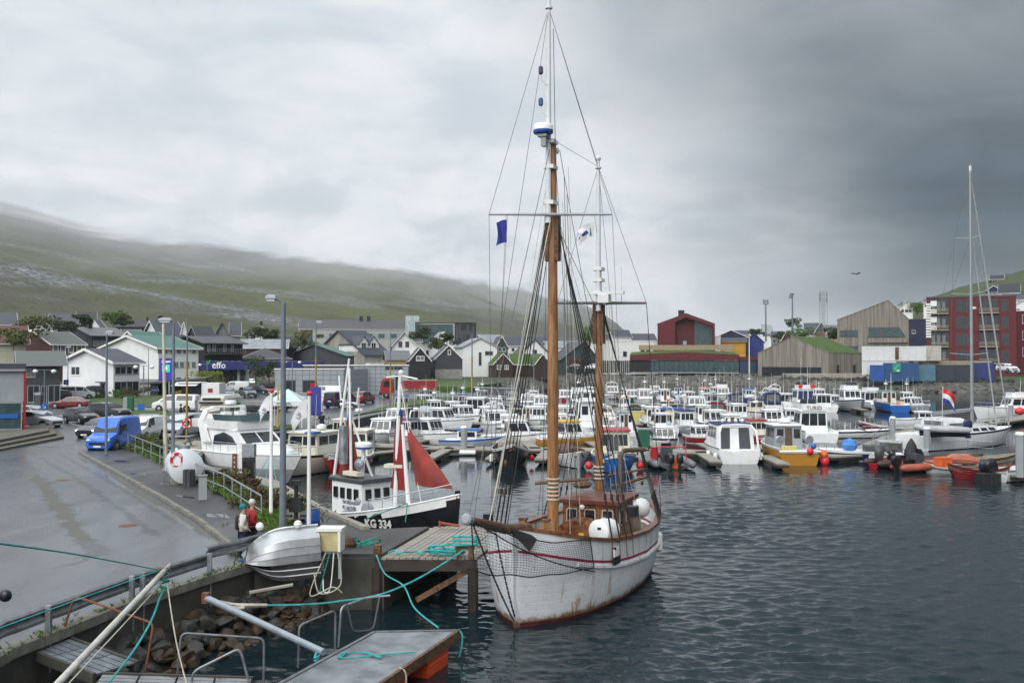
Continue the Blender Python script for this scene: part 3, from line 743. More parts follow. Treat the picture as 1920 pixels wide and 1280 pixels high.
 for(fx,fy,s,h) in chimney:
  mb=MB();zz=hw+hr*(1-abs((fy if kind=='x' else fx)-.5)*2)
  mb.box((fx*lr,fy*ll,zz+h/2),(s,s,h+.6));mb.box((fx*lr,fy*ll,zz+h+.36),(s+.12,s+.12,.12));mb.build('chimney',black,rf)
 for(fx,w,h,wm) in dormers:
  d=MB();y0=.25*ll*.5;z_=hw+hr*.12;x=fx*lr
  pr=[(x-w/2,z_),(x+w/2,z_),(x+w/2,z_+h*.45),(x,z_+h),(x-w/2,z_+h*.45)]
  d.add([(p,y0,z) for p,z in pr]+[(p,ll/2,z) for p,z in pr],[(0,1,2,3,4)]+[(i,5+i,5+(i+1)%5,(i+1)%5) for i in range(5)]);dm=d.build('dormer',wm,t)
  d=MB()
  for sg in(-1,1):
   q=[(x+sg*(w/2+.3),y0-.3,z_+h*.45-.2),(x+sg*(w/2+.3),ll/2,z_+h*.45-.2),(x,ll/2,z_+h+.12),(x,y0-.3,z_+h+.12)]
   d.slab(q if sg>0 else[q[1],q[0],q[3],q[2]],.14)
  d.build('dormer_roof',roofm,dm)
  window(t,[Vector((x-w/2,y0,z_)),Vector((x+w/2,y0,z_)),Vector((x+w/2,y0,z_+h)),Vector((x-w/2,y0,z_+h))],w/2,h*.38,w*.42,h*.36,cols=2)
 t['dims']=(lr,ll,hw,hr)
 return t,FR,FL,(lr,ll,hw,hr)
def row(face,us,z,w,h,**op):return[(face,u,z,w,h,op) for u in us]
D=dict
dk=D(fm=trimd,fw=.07)
house('office_building','dark grey two-storey building with shallow grey-green roof, at the left beside the silver building',44,133,27,759,683,660,W_char,RF_olive,ll=14,xr=113,wins=row('R',(.20,),4.3,1.15,1.25,cols=2,pm=curtain,fm=greyp)+row('R',(.68,.9),4.3,.7,1.1,fm=dgrey)+row('R',(.28,.84),1.45,1.5,2.3,cols=2,fm=greyp)+row('R',(.56,),1.35,.75,2.4,fm=greyp)+row('L',(.8,),4.3,1.2,1.1),over=.9,trim=greyp)
t,FR,FL,dm=house('white_house','white two-storey house with dark hipped-looking gable roof and broad white bargeboards behind the parked cars',213,161,62,742,678,655,whitewall,RF_slate,xl=118,xr=262,wins=row('L',(.26,),4.0,2.2,1.5,cols=2,fw=.12)+row('L',(.22,),.75,1.6,1.1,cols=2)+row('L',(.48,),.95,.8,.6)+row('R',(.16,.36,.6,.84),4.1,1.1,1.2,fm=greyp)+row('R',(.28,.72),1.15,2.6,2.3,cols=2,fm=greyp)+row('L',(.80,),.95,.95,2.0,fm=dgrey,pm=black),over=.7,fascia=.42,kind='x')
BX((-.45,dm[1]*.2,2.2),(.9,1.6,.16))('door_canopy',dgrey,t)
house('white_building','long white three-storey building with a green metal roof behind the electronic advertising screen',297,200,52,722,652,630,whitewall,RF_green,xl=190,xr=372,wins=row('R',(.03,.17,.34,.50,.66,.88),7.0,.85,1.15,cols=2,fm=greyp,pm=curtain)+row('R',(.44,.58,.72,.88),4.1,.95,1.15,cols=2,fm=greyp,pm=curtain)+row('R',(.3,.5,.7),1.0,1.1,1.0,fm=greyp),over=.7,fascia=.4,found=1.2)
house('white_building','low white wing with green roof peeping out behind the long white building',262,240,52,700,640,622,whitewall,RF_green,xl=222,xr=315,fascia=.35)
house('timber_house','dark brown boarded house with grey-green roof and four white windows in a row',98,235,50,690,645,622,W_brown,RF_olive,xl=36,xr=158,wins=row('R',(.10,.33,.58,.84),4.6,1.35,1.9,fw=.16,pm=curtain),over=.6,fascia=.3)
house('timber_house','charcoal house with one tall white-framed window and light grey roof, above the brown house',172,268,50,690,629,614,W_dgrey,RF_mid,xl=118,xr=240,wins=row('L',(.76,),5.4,1.7,3.1,fw=.16)+row('R',(.10,.22,.34),6.6,1.3,1.5,pm=curtain,fm=greyp)+row('R',(.60,.82),6.7,1.2,1.2)+row('R',(.14,.3),3.7,1.6,1.3,pm=curtain),over=.8,trim=dgrey,chimney=((.3,.45,1.1,1.4),))
house('house','cream house with rust-red roof and a dormer, cut by the left edge',-30,205,30,690,641,611,W_cream,RF_red,xr=48,ll=11,over=.8,wins=row('R',(.15,.3),2.6,1.4,1.0,cols=2)+row('R',(.93,),1.9,1.1,1.7))
house('house','slate-roofed house with three white roof strips above the red roof, far left',-40,250,30,660,608,586,W_brown,RF_slate,xr=30,ll=12)
house('timber_house','black-brown three-storey timber building with a steel balcony along its top floor',384,226,46,712,643,631,siding('black_brown_boarding',(.017,.014,.013),'X',3),RF_grey,xl=325,xr=455,trim=dgrey,over=.9,wins=row('R',(.10,.24,.52,.72),7.6,.75,2.1,fm=greyp,pm=curtain)+row('R',(.08,.28,.46,.56,.72,.9),3.9,.9,.9,fm=greyp,pm=curtain)+row('R',(.2,.55,.8),1.0,1.4,1.9,fm=greyp))
H8=bpy.data.objects[-1] if False else[o for o in bpy.data.objects if o.get('label','').startswith('black-brown three')][0]
lr,ll,hw,hr=H8['dims']
BX((lr/2,-.75,5.85),(lr,1.5,.18))('balcony_floor',dgrey,H8)
BX((lr/2,-1.46,7.05),(lr,.06,.07))('balcony_rail',steel,H8)
for i in range(22):
 BX((.1+(lr-.2)*i/21,-1.46,6.46),(.07,.05,1.12))('baluster',steel,H8)
house('house','white gabled house with dark roof and a black chimney, right above the green roof',300,300,38,690,632,602,whitewall,RF_slate,xl=268,xr=345,wins=row('L',(.5,),8.4,1.1,1.1,rows=2)+row('L',(.3,.72),5.4,1.2,1.5,cols=2),over=.7,fascia=.35,chimney=((.35,.5,1.2,1.3),))
house('house','white cross gable with dark roof standing behind the floodlit street lamp',336,305,20,690,634,604,whitewall,RF_slate,xr=352,ll=9,kind='y',wins=row('R',(.5,),5.6,1.0,1.4,cols=2))
house('house','grey gable-fronted house with dark roof and two pairs of small white windows',400,340,16,680,634,605,W_grey,RF_black,xr=432,ll=11,kind='y',wins=row('R',(.3,.68),6.6,1.5,1.5,cols=2),over=.7,trim=dgrey)
house('house','house with a steep slate roof joined to the grey gabled one',432,345,16,680,628,604,W_grey,RF_slate,xr=450,ll=10,wins=row('R',(.5,),6,1.0,1.4))
house('house','low black house with broad shallow roof left of the grey gable',370,322,35,680,632,612,W_black,RF_black,xl=352,xr=404,trim=greyp)
house('house','white hip-roofed house with a central chimney half hidden by shrubs',466,350,12,680,624,609,whitewall,RF_mid,xr=511,ll=13,kind='hip',chimney=((.5,.5,.9,1.0),),wins=row('R',(.2,.5,.8),6.5,1.2,1.5))
house('house','white house with a dark hip roof and balcony among trees, upper left',30,330,15,680,606,590,whitewall,RF_mid,xr=100,ll=12,kind='hip',wins=row('R',(.72,.86),10,1.3,2.0,fm=dgrey))
house('house','broad black-roofed house seen along its eaves, upper left',85,340,12,680,612,589,W_dgrey,RF_slate,xr=146,ll=14)
house('house','white-trimmed gable house with charcoal roof on the upper left skyline',146,365,25,680,612,585,whitewall,mat('brown_grey_roofing',(.06,.056,.054),.7,var=.2),xr=180,ll=9,xl=138,fascia=.4)
house('house','small white gable with slate roof right of a green tree',190,345,50,680,616,600,whitewall,RF_slate,xl=165,xr=198,fascia=.35)
house('house','long black house on the upper left skyline with two chimneys',215,380,8,660,612,602,W_black,RF_black,xr=290,ll=10,chimney=((.2,.5,.8,1.2),(.75,.5,.8,1.2)),trim=dgrey)
house('house','tan-roofed low house half behind the charcoal house',236,300,30,690,628,618,W_cream,RF_mid,xl=222,xr=268)
house('warehouse','long building with pale grey metal roof and a small red gable',452,275,10,690,652,637,W_brown,RF_light,xr=538,ll=10,trim=trimw)
house('warehouse','low building with broad dark grey roof behind the blue filling station canopy',455,240,18,700,672,652,W_beige,RF_grey,xr=545,ll=18,kind='hip',trim=greyp)
house('house','small slate gable house tucked behind the tall lamp post',530,285,30,690,650,632,W_dgrey,RF_slate,xl=520,xr=556,trim=dgrey)
house('warehouse','dark gabled shed with a bright green roof slope facing right',652,250,30,700,668,646,W_dgrey,RF_green,xl=540,xr=664,ll=None,kind='x',trim=dgrey)
t,FR,FL,dm=house('community_building','large weathered timber gable building with slate roof and two white dormers',684,290,48,700,664,620,W_beige,RF_slate,xl=590,xr=730,over=.6,trim=dgrey,fascia=.35,dormers=((.22,4.2,4.6,whitewall),(.62,4.2,4.6,whitewall)),wins=row('R',(.3,.5,.75,.9),1.5,1.1,1.6,fm=greyp))
BX((dm[0]/2,-1.0,2.6),(dm[0]*.95,2.0,.9))('white_balcony',whitewall,t)
house('house','ochre flat-fronted building with a grey roof beside the black shed',726,262,10,712,674,658,W_ylt,RF_mid,xr=768,ll=16,wins=row('R',(.15,.42,.70,.88),3.4,.9,1.4,fm=greyp,pm=curtain),trim=greyp)
house('house','white gable-fronted house with two attic windows and a bay below',735,310,10,690,648,622,whitewall,RF_slate,xr=781,ll=12,kind='y',over=.9,wins=row('R',(.34,.62),7.4,1.3,1.9,fm=greyp)+row('R',(.55,),3.0,1.8,2.0,cols=2,fm=greyp)+row('R',(.85,.2),3.0,.8,1.6,fm=greyp),trim=whitewall)
house('house','white extension with a slate cross gable right of the attic-window house',770,318,10,690,640,622,whitewall,RF_slate,xr=790,ll=10,wins=row('R',(.5,),6.0,1.0,2.2,fm=greyp))
house('house','low flat white wing with a row of tall windows behind the black shed',782,305,8,690,646,None,whitewall,RF_light,xr=806,ll=8,kind='flat',wins=row('R',(.15,.45,.8),4.6,.9,1.8,fm=greyp))
house('house','white steep gable house with a rust-streaked chimney stack',808,330,12,690,650,622,whitewall,RF_light,xr=857,ll=13,kind='y',over=.3,trim=whitewall,ridge_off=.5)
house('boathouse','black tarred shed with white bargeboards and one double window',768,250,9,704,676,652,W_black,RF_black,xr=808,ll=13,kind='y',over=.25,wins=row('R',(.5,),4.35,2.1,1.2,cols=2,pm=curtain,fw=.13),cat='boathouse',deep=2)
house('boathouse','charcoal gabled house on a pale concrete basement with one attic window',816,258,9,703,673,648,W_dgrey,RF_slate,xr=867,ll=14,kind='y',over=.25,wins=row('R',(.52,),5.9,.8,1.2,fw=.12),found=1.5,cat='boathouse',deep=1)
house('house','flat-roofed charcoal lean-to between the black shed and charcoal house',803,262,9,703,672,None,W_dgrey,RF_slate,xr=818,ll=8,kind='flat',trim=dgrey)
house('white_building','plain white gable building with one tall slit window',868,285,12,696,650,634,whitewall,RF_light,xr=932,ll=15,kind='y',over=.4,trim=greyp,fascia=.3,wins=row('R',(.50,),3.6,.9,3.8,fm=greyp)+row('R',(.76,),5.2,2.3,1.2,cols=2,fm=greyp))
house('turf_house','small tarred house with turf roof and two white-barred windows',926,275,10,698,682,663,W_turf,turfm,xr=961,ll=10,kind='y',over=.3,wins=row('R',(.28,.68),1.45,1.15,1.2,cols=2,rows=2,fw=.13),cat='turf house',deep=2)
house('turf_house','long tarred building with a green turf roof sloping to the harbour',961,281,10,698,683,664,W_turf,turfm,xr=1001,ll=10,kind='x',over=.3,cat='turf house',deep=2)
house('turf_house','narrow turf-roofed boathouse with white gable boards behind the rigging',1003,276,10,698,683,664,W_turf,turfm,xr=1032,ll=10,kind='y',over=.3,cat='turf house',deep=2)
house('house','white gable with red bargeboards and a single square window',975,318,10,690,663,636,whitewall,RF_grey,xr=1030,ll=12,kind='y',wins=row('R',(.5,),5.1,1.5,1.6,rows=2,fm=trimd),trim=W_brown,fascia=.35)
house('house','dark green small house with white bay windows behind the plain white gable',930,330,12,690,650,631,W_green,RF_grey,xr=952,ll=9,kind='y',wins=row('R',(.3,.7),6.2,1.2,1.4)+row('R',(.5,),3.4,2.0,1.4))
house('house','white long house with a dark roof behind the turf roofs',950,345,8,680,648,632,whitewall,RF_slate,xr=1030,ll=11,wins=row('R',(.15,.3),4.5,1.2,1.3))
house('house','ochre-gabled house with pale roof lights on the skyline left of the masts',905,375,20,670,640,628,W_ylt,RF_light,xr=945,ll=9)
house('white_building','white building with a standing pale metal roof behind the tall mast',1028,330,8,690,651,640,whitewall,RF_light,xr=1090,ll=12)
house('warehouse','dark green boarded gable building with a band of red windows',1052,315,12,698,674,640,W_green,RF_grey,xr=1122,ll=18,kind='y',ridge_off=.62,wins=row('R',(.25,.4,.55),3.4,1.8,1.4,fm=redp,pm=W_brown),trim=dgrey)
house('white_building','long white low building with a stair against its gable left of the red hall',1132,330,8,694,639,None,whitewall,RF_mid,xr=1236,ll=14,kind='flat',wins=row('R',(.70,.80,.93),6.4,1.5,3.2,fm=dgrey,fw=.08)+row('R',(.38,),5.4,1.4,1.8,fm=greyp))
for xx,x2,e,r_,lb,rf_ in((1105,1150,640,628,'slate-roofed house with a flat dormer seen between the two masts',RF_slate),(1150,1184,632,619,'grey roof with a boxed dormer right of the mizzen mast',RF_slate),(1190,1232,640,626,'low hip-roofed house left of the red gable on the skyline',RF_grey)):
 house('house',lb,xx,400,8,670,e,r_,whitewall,rf_,xr=x2,ll=11,wins=row('R',(.4,.7),4.0,1.3,1.2))
t,FR,FL,dm=house('school_building','very long grey building with a dark band of windows on the slope behind the town',560,470,7,690,617,600,mat('pale_concrete_facade',(.36,.37,.36),.8,var=.1),roofing('school_roofing',(.075,.075,.075)),xr=763,ll=14,trim=trimw,over=.3,chimney=((.57,.5,1.6,1.6),(.64,.5,1.6,1.6)))
BX((dm[0]*.62,-.06,dm[2]-3.1),(dm[0]*.75,.12,3.0))('window_band',greyp,t)
for i in range(6):
 window(t,[p+Vector((0,-.12,0)) for p in FR],dm[0]*(.31+.113*i),dm[2]-3.1,3.0,2.0,fm=dgrey,pm=glassg,sill=False)
BX((dm[0]*.07,-.1,dm[2]-4.2),(dm[0]*.11,.2,7.2))('stair_glazing',glassg,t)
BX((dm[0]*.07,-.2,dm[2]-.9),(dm[0]*.11,.14,1.3))('red_panel',W_red,t)
t,FR,FL,dm=house('glass_building','dark glass cultural building in a white frame beyond the gabled houses',772,455,6,690,605,None,siding('black_facade',(.02,.021,.024),'X',1.5),RF_black,xr=893,ll=16,kind='flat',trim=black)
for i in range(8):
 for j in range(3):
  mb=MB();w=dm[0]*.60/8;mb.box((dm[0]*.03+w*(i+.5),-.12,dm[2]-2.6-j*4.3),(w-.14,.16,4.1));mb.build('glass_panel',glassg,t)
mb=MB();mb.box((dm[0]*.32,-.3,dm[2]-.5),(dm[0]*.66,.5,.55));mb.box((dm[0]*.65,-.3,dm[2]-8.5),(.9,.5,16.4));mb.build('white_frame',greyp,t)
for i in range(7):
 BX((dm[0]*(.70+.042*i),-.1,dm[2]-3-rnd.uniform(0,5)),(1.0,.2,rnd.uniform(4,8)))('facade_panel',dgrey,t)
t=thing('ornament_panel','translucent pale panel with white scroll ornament between the school and glass building','sign',(XY(760,452),452,ZY(632,452)),R(6))
w=XY(786,452)-XY(760,452);h=ZY(592,452)-ZY(632,452)
mb=MB();mb.box((w*.35,0,h*.5),(w*.7,.3,h));mb.box((w*.85,0,h*.86),(w*.3-.02,.28,h*.28));mb.build('panel',mat('pale_blue_panel',(.36,.43,.46),.4),t)
def spiral(cx,cz,r0,turns,sg=1,n=26):return[(cx+r0*(1-i/n*.85)*math.cos(sg*i/n*turns*6.283),-.22,cz+r0*(1-i/n*.85)*math.sin(sg*i/n*turns*6.283)) for i in range(n+1)]
for k,pts in enumerate((spiral(w*.78,h*.86,1.3,1.6),spiral(w*.22,h*.88,1.1,1.5,-1),spiral(w*.35,h*.12,.9,1.5),[(w*.2+math.sin(i*.5)*.5,-.22,h*(.2+.06*i)) for i in range(11)])):
 TU(pts,.13,5)('scroll',trimw,t)
def panel_face(t,p0,p1,z0,z1,nx,nz,holes=(),th=.05):
 p0,p1=Vector(p0),Vector(p1);d=p1-p0;L=d.length;ex=d/L;n=Vector((ex.y,-ex.x,0));w=L/nx;h=(z1-z0)/nz
 for i in range(nx):
  for j in range(nz):
   if any(a<=i<b and c<=j<e for a,b,c,e in holes):continue
   q=[p0+ex*(w*i+.03)+Vector((0,0,z0+h*j+.025)),p0+ex*(w*(i+1)-.03)+Vector((0,0,z0+h*j+.025)),p0+ex*(w*(i+1)-.03)+Vector((0,0,z0+h*(j+1)-.025)),p0+ex*(w*i+.03)+Vector((0,0,z0+h*(j+1)-.025))]
   SLB([p+n*th for p in q],th+.02)('facade_panel',panelm,t)
Y=158;z0=Q;x0=XY(516,Y);x1=XY(645,Y);zt=ZY(692,Y)
t=thing('shop_building','grey panel-clad supermarket with dark shop windows, low front and taller block behind','shop',(x0,Y,z0))
dgp=mat('panel_joint_backing',(.10,.11,.12),.7)
mb=MB();mb.prism([(0,0),(x1-x0,0),(x1-x0+2.5,16),(0,16)],0,zt-z0-.1);mb.build('wall',dgp,t)
panel_face(t,(0,0,0),(x1-x0,0,0),0,zt-z0,10,5,holes=((1,3,0,3),(4,6,0,3)))
for a in(1,4):
 w=(x1-x0)/10;h=(zt-z0)/5
 window(t,[Vector((0,0,0)),Vector((x1-x0,0,0)),Vector((x1-x0,0,5)),Vector((0,0,5))],w*(a+1),h*1.5,w*2-.1,h*3-.15,cols=3,fm=dgrey,pm=glass,sill=False)
BX((w*5.6,-.16,1.2),(1.1,.1,1.9))('red_poster',redp,t)
BX(((x1-x0)/2,-.02,zt-z0+.05),(x1-x0+.3,.3,.16))('roof_edge',trimw,t)
xb0=XY(570,Y+9);xb1=XY(766,Y+9);zb=ZY(685,Y+9)
mb=MB();mb.prism([(xb0-x0,9),(xb1-x0,9),(xb1-x0+(xb1/Y)*17,26),(xb0-x0,26)],0,zb-z0-.1);mb.build('rear_wall',dgp,t)
panel_face(t,(x1-x0+.1,8.95,0),(xb1-x0,8.95,0),0,zb-z0,10,7,holes=((6,9,4,5),))
panel_face(t,(xb0-x0,8.95,0),(x1-x0-.05,8.95,0),zt-z0+.3,zb-z0,6,2)
panel_face(t,(x1-x0+.02,.05,0),(x1-x0+2.45,8.9,0),0,zt-z0,5,5)
BX(((xb0+xb1)/2-x0,8.9,zb-z0+.05),(xb1-xb0+.3,.4,.16))('roof_edge',trimw,t)
for i in range(2):
 window(t,[Vector((x1-x0,8.9,0)),Vector((xb1-x0,8.9,0)),Vector((xb1-x0,8.9,7)),Vector((x1-x0,8.9,7))],(xb1-x1)*(.655+.16*i),4.4,(xb1-x1)*.15,.6,fm=dgrey,sill=False)
BX((XY(745,Y+9)-x0,8.88,2.1),(3.6,.1,4.0))('shutter_door',greyp,t)
Y=192;t=thing('filling_station','dark blue filling station canopy with white lettering over glazed shop fronts','filling station',(XY(376,Y),Y,Q),R(2))
L=XY(598,Y)-XY(376,Y);zc0=ZY(693,Y)-Q;zc1=ZY(677,Y)-Q
canb=mat('canopy_blue',(.012,.016,.13),.35,var=.08)
cp=BX((L/2,3.5,(zc0+zc1)/2),(L,7,zc1-zc0))('canopy',canb,t)
M=Matrix.Translation((L*.155,-.06,(zc0+zc1)/2))@Matrix.Rotation(R(90),4,'X')
text('effo',1.75,lampg,M,cp,'logo_lettering',.04,bold=.03)
TU([(L*.155-2.35,-.1,(zc0+zc1)/2+.7),(L*.155-2.05,-.1,(zc0+zc1)/2+.35),(L*.155-1.6,-.1,(zc0+zc1)/2+1.0)],.12,6)('logo_tick',mat('green_logo',(.04,.5,.10),.4),cp)
for xx in(.30,.62,.90,.95):
 BX((L*xx,2.0,zc0/2),(.45,.45,zc0))('column',greyp,t)
BX((L*.16,8.3,1.9),(L*.30,3,3.8))('shop_wall',whitewall,t)
F_=[Vector((L*.01,6.8,0)),Vector((L*.31,6.8,0)),Vector((L*.31,6.8,4)),Vector((L*.01,6.8,4))]
for k in range(3):window(t,F_,L*(.06+.09*k),1.6,2.2,2.6,cols=2,fm=greyp)
BX((L*.16,6.6,3.4),(L*.30,.5,1.4))('shop_fascia',black,t)
c=G(44,806,Q+.5);Y=c.y;bx=c.x
t=thing('pavilion','silver ribbed metal building on concrete steps with red corner post, cut by the left edge','building',(bx,Y,Q),R(27))
ribm=mat('silver_ribbed_cladding',(.30,.33,.36),.4,.35,var=.1,vs=.7,wave=('Z',5.5,.55))
zt=ZY(694,Y)-Q;zm=ZY(752,Y)-Q;z0=.5;zf=ZY(683,Y)-Q
BX((-15,6,(zt+zm)/2),(30,12,zt-zm))('clad_wall',ribm,t)
BX((-15,6.05,(zt+zf)/2+.02),(30.3,12.3,zf-zt+.1))('roof_band',dgrey,t)
BX((-15,-.18,zt+.02),(30.2,.2,.16))('gutter',greyp,t)
BX((-16.9,6,(zm+z0)/2),(26,11.8,zm-z0))('lower_wall',ribm,t)
BX((.07,-.05,(zt+z0)/2),(.16,.2,zt-z0))('corner_post',redp,t)
BX((-.01,6.1,(zm+z0)/2),(.06,11.6,zm-z0-.1))('side_glazing',glass,t)
for k in range(2):window(t,[Vector((-3.9,0,0)),Vector((0,0,0)),Vector((0,0,3)),Vector((-3.9,0,3))],1.05+1.85*k,(zm+z0)/2,1.8,zm-z0-.1,rows=1,fm=greyp,pm=glassg,sill=False)
for k in range(2):
 BX((-2.9+1.85*k,-.06,(zm+z0)/2+.0),(1.3,.06,.35))('blue_poster',bluep,t)
st=thing('concrete_steps','three broad weathered concrete steps in front of the silver building','steps',(bx,Y,Q))
P1=G(120,822,Q)-Vector((bx,Y,Q));P0=G(0,846,Q)-Vector((bx,Y,Q));dirv=(P0-P1).normalized();nn=Vector((bx-2.6,Y+3,0)).normalized()
stepm=mat('mossy_step_concrete',(.135,.125,.10),.85,var=.3,vs=1.2,bump=.3,bs=10,dirt=.6,dirtc=(.045,.04,.025))
for k in range(3):
 a=P1+nn*(.75*k)-Vector((.55*k,0,0));b=P0+dirv*14+nn*(.75*k);far=b+nn*9;fa=a+nn*9
 mb=MB();z1=.17*(k+1)+.02*k;mb.prism([(b.x,b.y),(a.x,a.y),(fa.x,fa.y),(far.x,far.y)],.18*k-.05,z1);mb.build('step',stepm,st)
Y=330
t,FR,FL,dm=house('red_hall','tall deep red gable building with a recessed balcony and a glazed corner',1233,Y,-9,694,608,588,W_red,W_red,xr=1340,ll=22,kind='y',over=.15,trim=W_red,chimney=((.42,.15,2.0,1.4),),cat='building')
lr,ll,hw,hr=dm;ridge=hw+hr
rb=mat('recess_shaded_red',(.085,.011,.015),.8,var=.2)  # wall red taken darker, recess shade put into the colour
def poly_panel(pts,y,th,m,name):
 mb=MB();mb.slab([(x,y,z) for x,z in pts],th);return mb.build(name,m,t)
xa,xb2,xm=lr*.31,lr*.96,lr*.645
roofz=lambda x:hw+hr*(1-abs(x/lr-.5)*2)
poly_panel([(xa,hw*.18),(xm,hw*.18),(xm,roofz(xm)-1.3),(lr*.5,roofz(lr*.5)-1.3),(xa,roofz(xa)-1.6)],-.06,.05,rb,'recess')
poly_panel([(xm+.05,hw*.18),(xb2,hw*.18),(xb2,roofz(xb2)-1.0),(xm+.05,roofz(xm)-1.3)],-.10,.09,glassg,'corner_glazing')
for i in range(1,4):
 x=lerp(xm,xb2,i/4);BX((x,-.14,(hw*.18+roofz(x)-1.3)/2),(.16,.1,roofz(x)-1.3-hw*.18))('mullion',dgrey,t)
for zz in(.36,.52,.72):
 BX(((xm+xb2)/2,-.145,hw*zz),(xb2-xm,.09,.14))('transom',dgrey,t)
BX(((xa+xm)/2,-.7,hw*.46),(xm-xa,1.5,.5))('balcony_slab',greyp,t)
mb=MB()
for i in range(16):mb.box((lerp(xa+.1,xm-.1,i/15),-1.4,hw*.46+.85),(.05,.05,1.2))
mb.box(((xa+xm)/2,-1.4,hw*.46+1.45),(xm-xa,.08,.08));mb.build('balcony_railing',W_red,t)
for zz in(.46,.18):BX(((xa+xm)/2,-.13,hw*zz+1.5),(1.2,.08,2.4))('door',mat('pale_door',(.25,.33,.33),.4),t)
pd=2.6
def portal(pts,nm_):mb=MB();mb.add([(x,-pd,z) for x,z in pts]+[(x,-.02,z) for x,z in pts],[tuple(range(len(pts))),tuple(range(2*len(pts)-1,len(pts)-1,-1))]+[(i,len(pts)+i,len(pts)+(i+1)%len(pts),(i+1)%len(pts)) for i in range(len(pts))]);mb.build(nm_,W_red,t)
portal([(0,-2),(xa,-2),(xa,roofz(xa)),(0,hw)],'portal_wall');portal([(xb2,-2),(lr,-2),(lr,hw),(xb2,roofz(xb2))],'portal_wall')
portal([(xa,roofz(xa)-1.5),(lr*.5,roofz(lr*.5)-1.3),(lr*.5,roofz(lr*.5)),(xa,roofz(xa))],'portal_eave');portal([(lr*.5,roofz(lr*.5)-1.3),(xb2,roofz(xb2)-1.0),(xb2,roofz(xb2)),(lr*.5,roofz(lr*.5))],'portal_eave');portal([(xa,-2),(xb2,-2),(xb2,hw*.16),(xa,hw*.16)],'portal_base')
Y=308;t=thing('glass_hall','long low hall with deep red fascia and turf roof over a full glass front','building',(XY(1181,Y),Y,ZY(699,Y)),R(-8))
L=XY(1381,Y)-XY(1181,Y);L2=XY(1424,Y)-XY(1181,Y);hg=ZY(674,Y)-ZY(698,Y);hf=ZY(664,Y)-ZY(698,Y);hm=ZY(659,Y)-ZY(698,Y)
BX((L/2,9,hg/2-.05),(L-.6,17,hg-.1))('core_wall',mat('dim_interior',(.03,.033,.036),.8),t)
fa=SLB([(0,-.6,hg),(L,-.6,hg),(L,-.6,hf),(L*.5,-.6,hm),(0,-.6,hf-.1)],12)('fascia',W_red,t)
mb=MB();mb.slab([(.1,-.5,hf+.05),(L*.5,-.5,hm+.12),(L*.5,16,hm+1.0),(.1,16,hf+.9)],.25);mb.slab([(L*.5,-.5,hm+.12),(L-.1,-.5,hf+.1),(L-.1,16,hf+.9),(L*.5,16,hm+1.0)],.25);mb.build('turf',turfm,t)
for i in range(22):
 if i<4:BX((L*(i+.5)/22,-.02,hg/2),(L/22-.04,.2,hg))('black_panel',W_black,t);continue
 BX((L*(i+.5)/22,0,hg/2),(L/22-.12,.08,hg-.1))('glass_panel',glassg,t)
BX((L*.5,-.05,.1),(L,.3,.3))('sill',greyp,t)
BX(((L+L2)/2+.1,5,hg*.5),(L2-L-.2,10,hg))('side_wing',mat('blue_grey_glazing',(.03,.045,.09),.15),t)
BX(((L+L2)/2+.1,4.8,hg+.55),(L2-L-.1,10.4,1.1))('side_fascia',W_red,t)
BX((L*.53,10,hm+1.5),(L*.90,.2,1.6))('parapet',mat('timber_parapet',(.30,.23,.15),.7),t)
mb=MB()
for k in range(30):mb.box((-18+.62*k,0,hg*.48),(.5,.14,hg*.98))
mb.build('fence_boards',W_black,t)['kind']='stuff'
t,FR,FL,dm=house('timber_hall','silvery timber hall with a bright green turf roof slope and glazed waterfront',1554,280,40,712,662,632,W_slat,turfm,xl=1421,xr=1616,over=.05,trim=W_slat,cat='hall',fascia=.16,deep=1,wins=row('R',(.26,.76),2.4,1.4,3.6,fm=dgrey,sill=False))
lr,ll,hw,hr=dm
for i in range(9):
 mb=MB();w=ll*.84/9;mb.box((-.06,ll*.10+w*(i+.5),hw*.24),(.14,w-.1,hw*.46));mb.build('glass_panel',glass,t)
SLB([(-.1,ll+.15,hw+.1),(lr,ll+.15,hw+.1),(lr,ll*.5,hw+hr+.24),(-.1,ll*.5,hw+hr+.24)][::-1],.06)('timber_roof_slope',W_slat,t)
Y=262;t=thing('timber_terrace','broad stepped wooden waterfront terrace below the timber hall','terrace',(XY(1430,Y),Y,.4))
L=XY(1640,Y)-XY(1430,Y)
for k in range(4):BX((L/2+1.5*k,2.2*k+4,1.0+.45*k-.5),(L-3*k,8,1.0+.45*k-.02*k))('step',deckw,t)
BX((L*.75,-.4,.4),(L*.3,1.2,1.6))('dark_recess',W_black,t)
t,FR,FL,dm=house('timber_block','grey-brown timber clad three-storey block with ribbon windows under an asymmetric gable',1570,318,-19,676,600,564,W_slat,W_slat,xr=1704,ll=20,kind='y',ridge_off=.72,over=.1,trim=W_slat,cat='building',chimney=((.68,.3,1.0,.8),))
lr,ll,hw,hr=dm
for zz in(hw*.28,hw*.28+5.0):
 for u,w in((.035,2.0),(.20,3.9)):window(t,FR,lr*u+(1.0 if u<.1 else 0),zz,w,2.1,cols=2,fm=dgrey,pm=glassg,fw=.14)
poly_panel([(lr*.44,hw*.28-1.2),(lr*.97,hw*.28-1.2),(lr*.97,hw*.28+1.2),(lr*.44,hw*.28+1.2)],-.06,.07,glassg,'ribbon_window')
poly_panel([(lr*.44,hw*.28+3.9),(lr*.96,hw*.28+3.9),(lr*.87,hw*.28+6.9),(lr*.44,hw*.28+6.9)],-.06,.07,glassg,'ribbon_window')
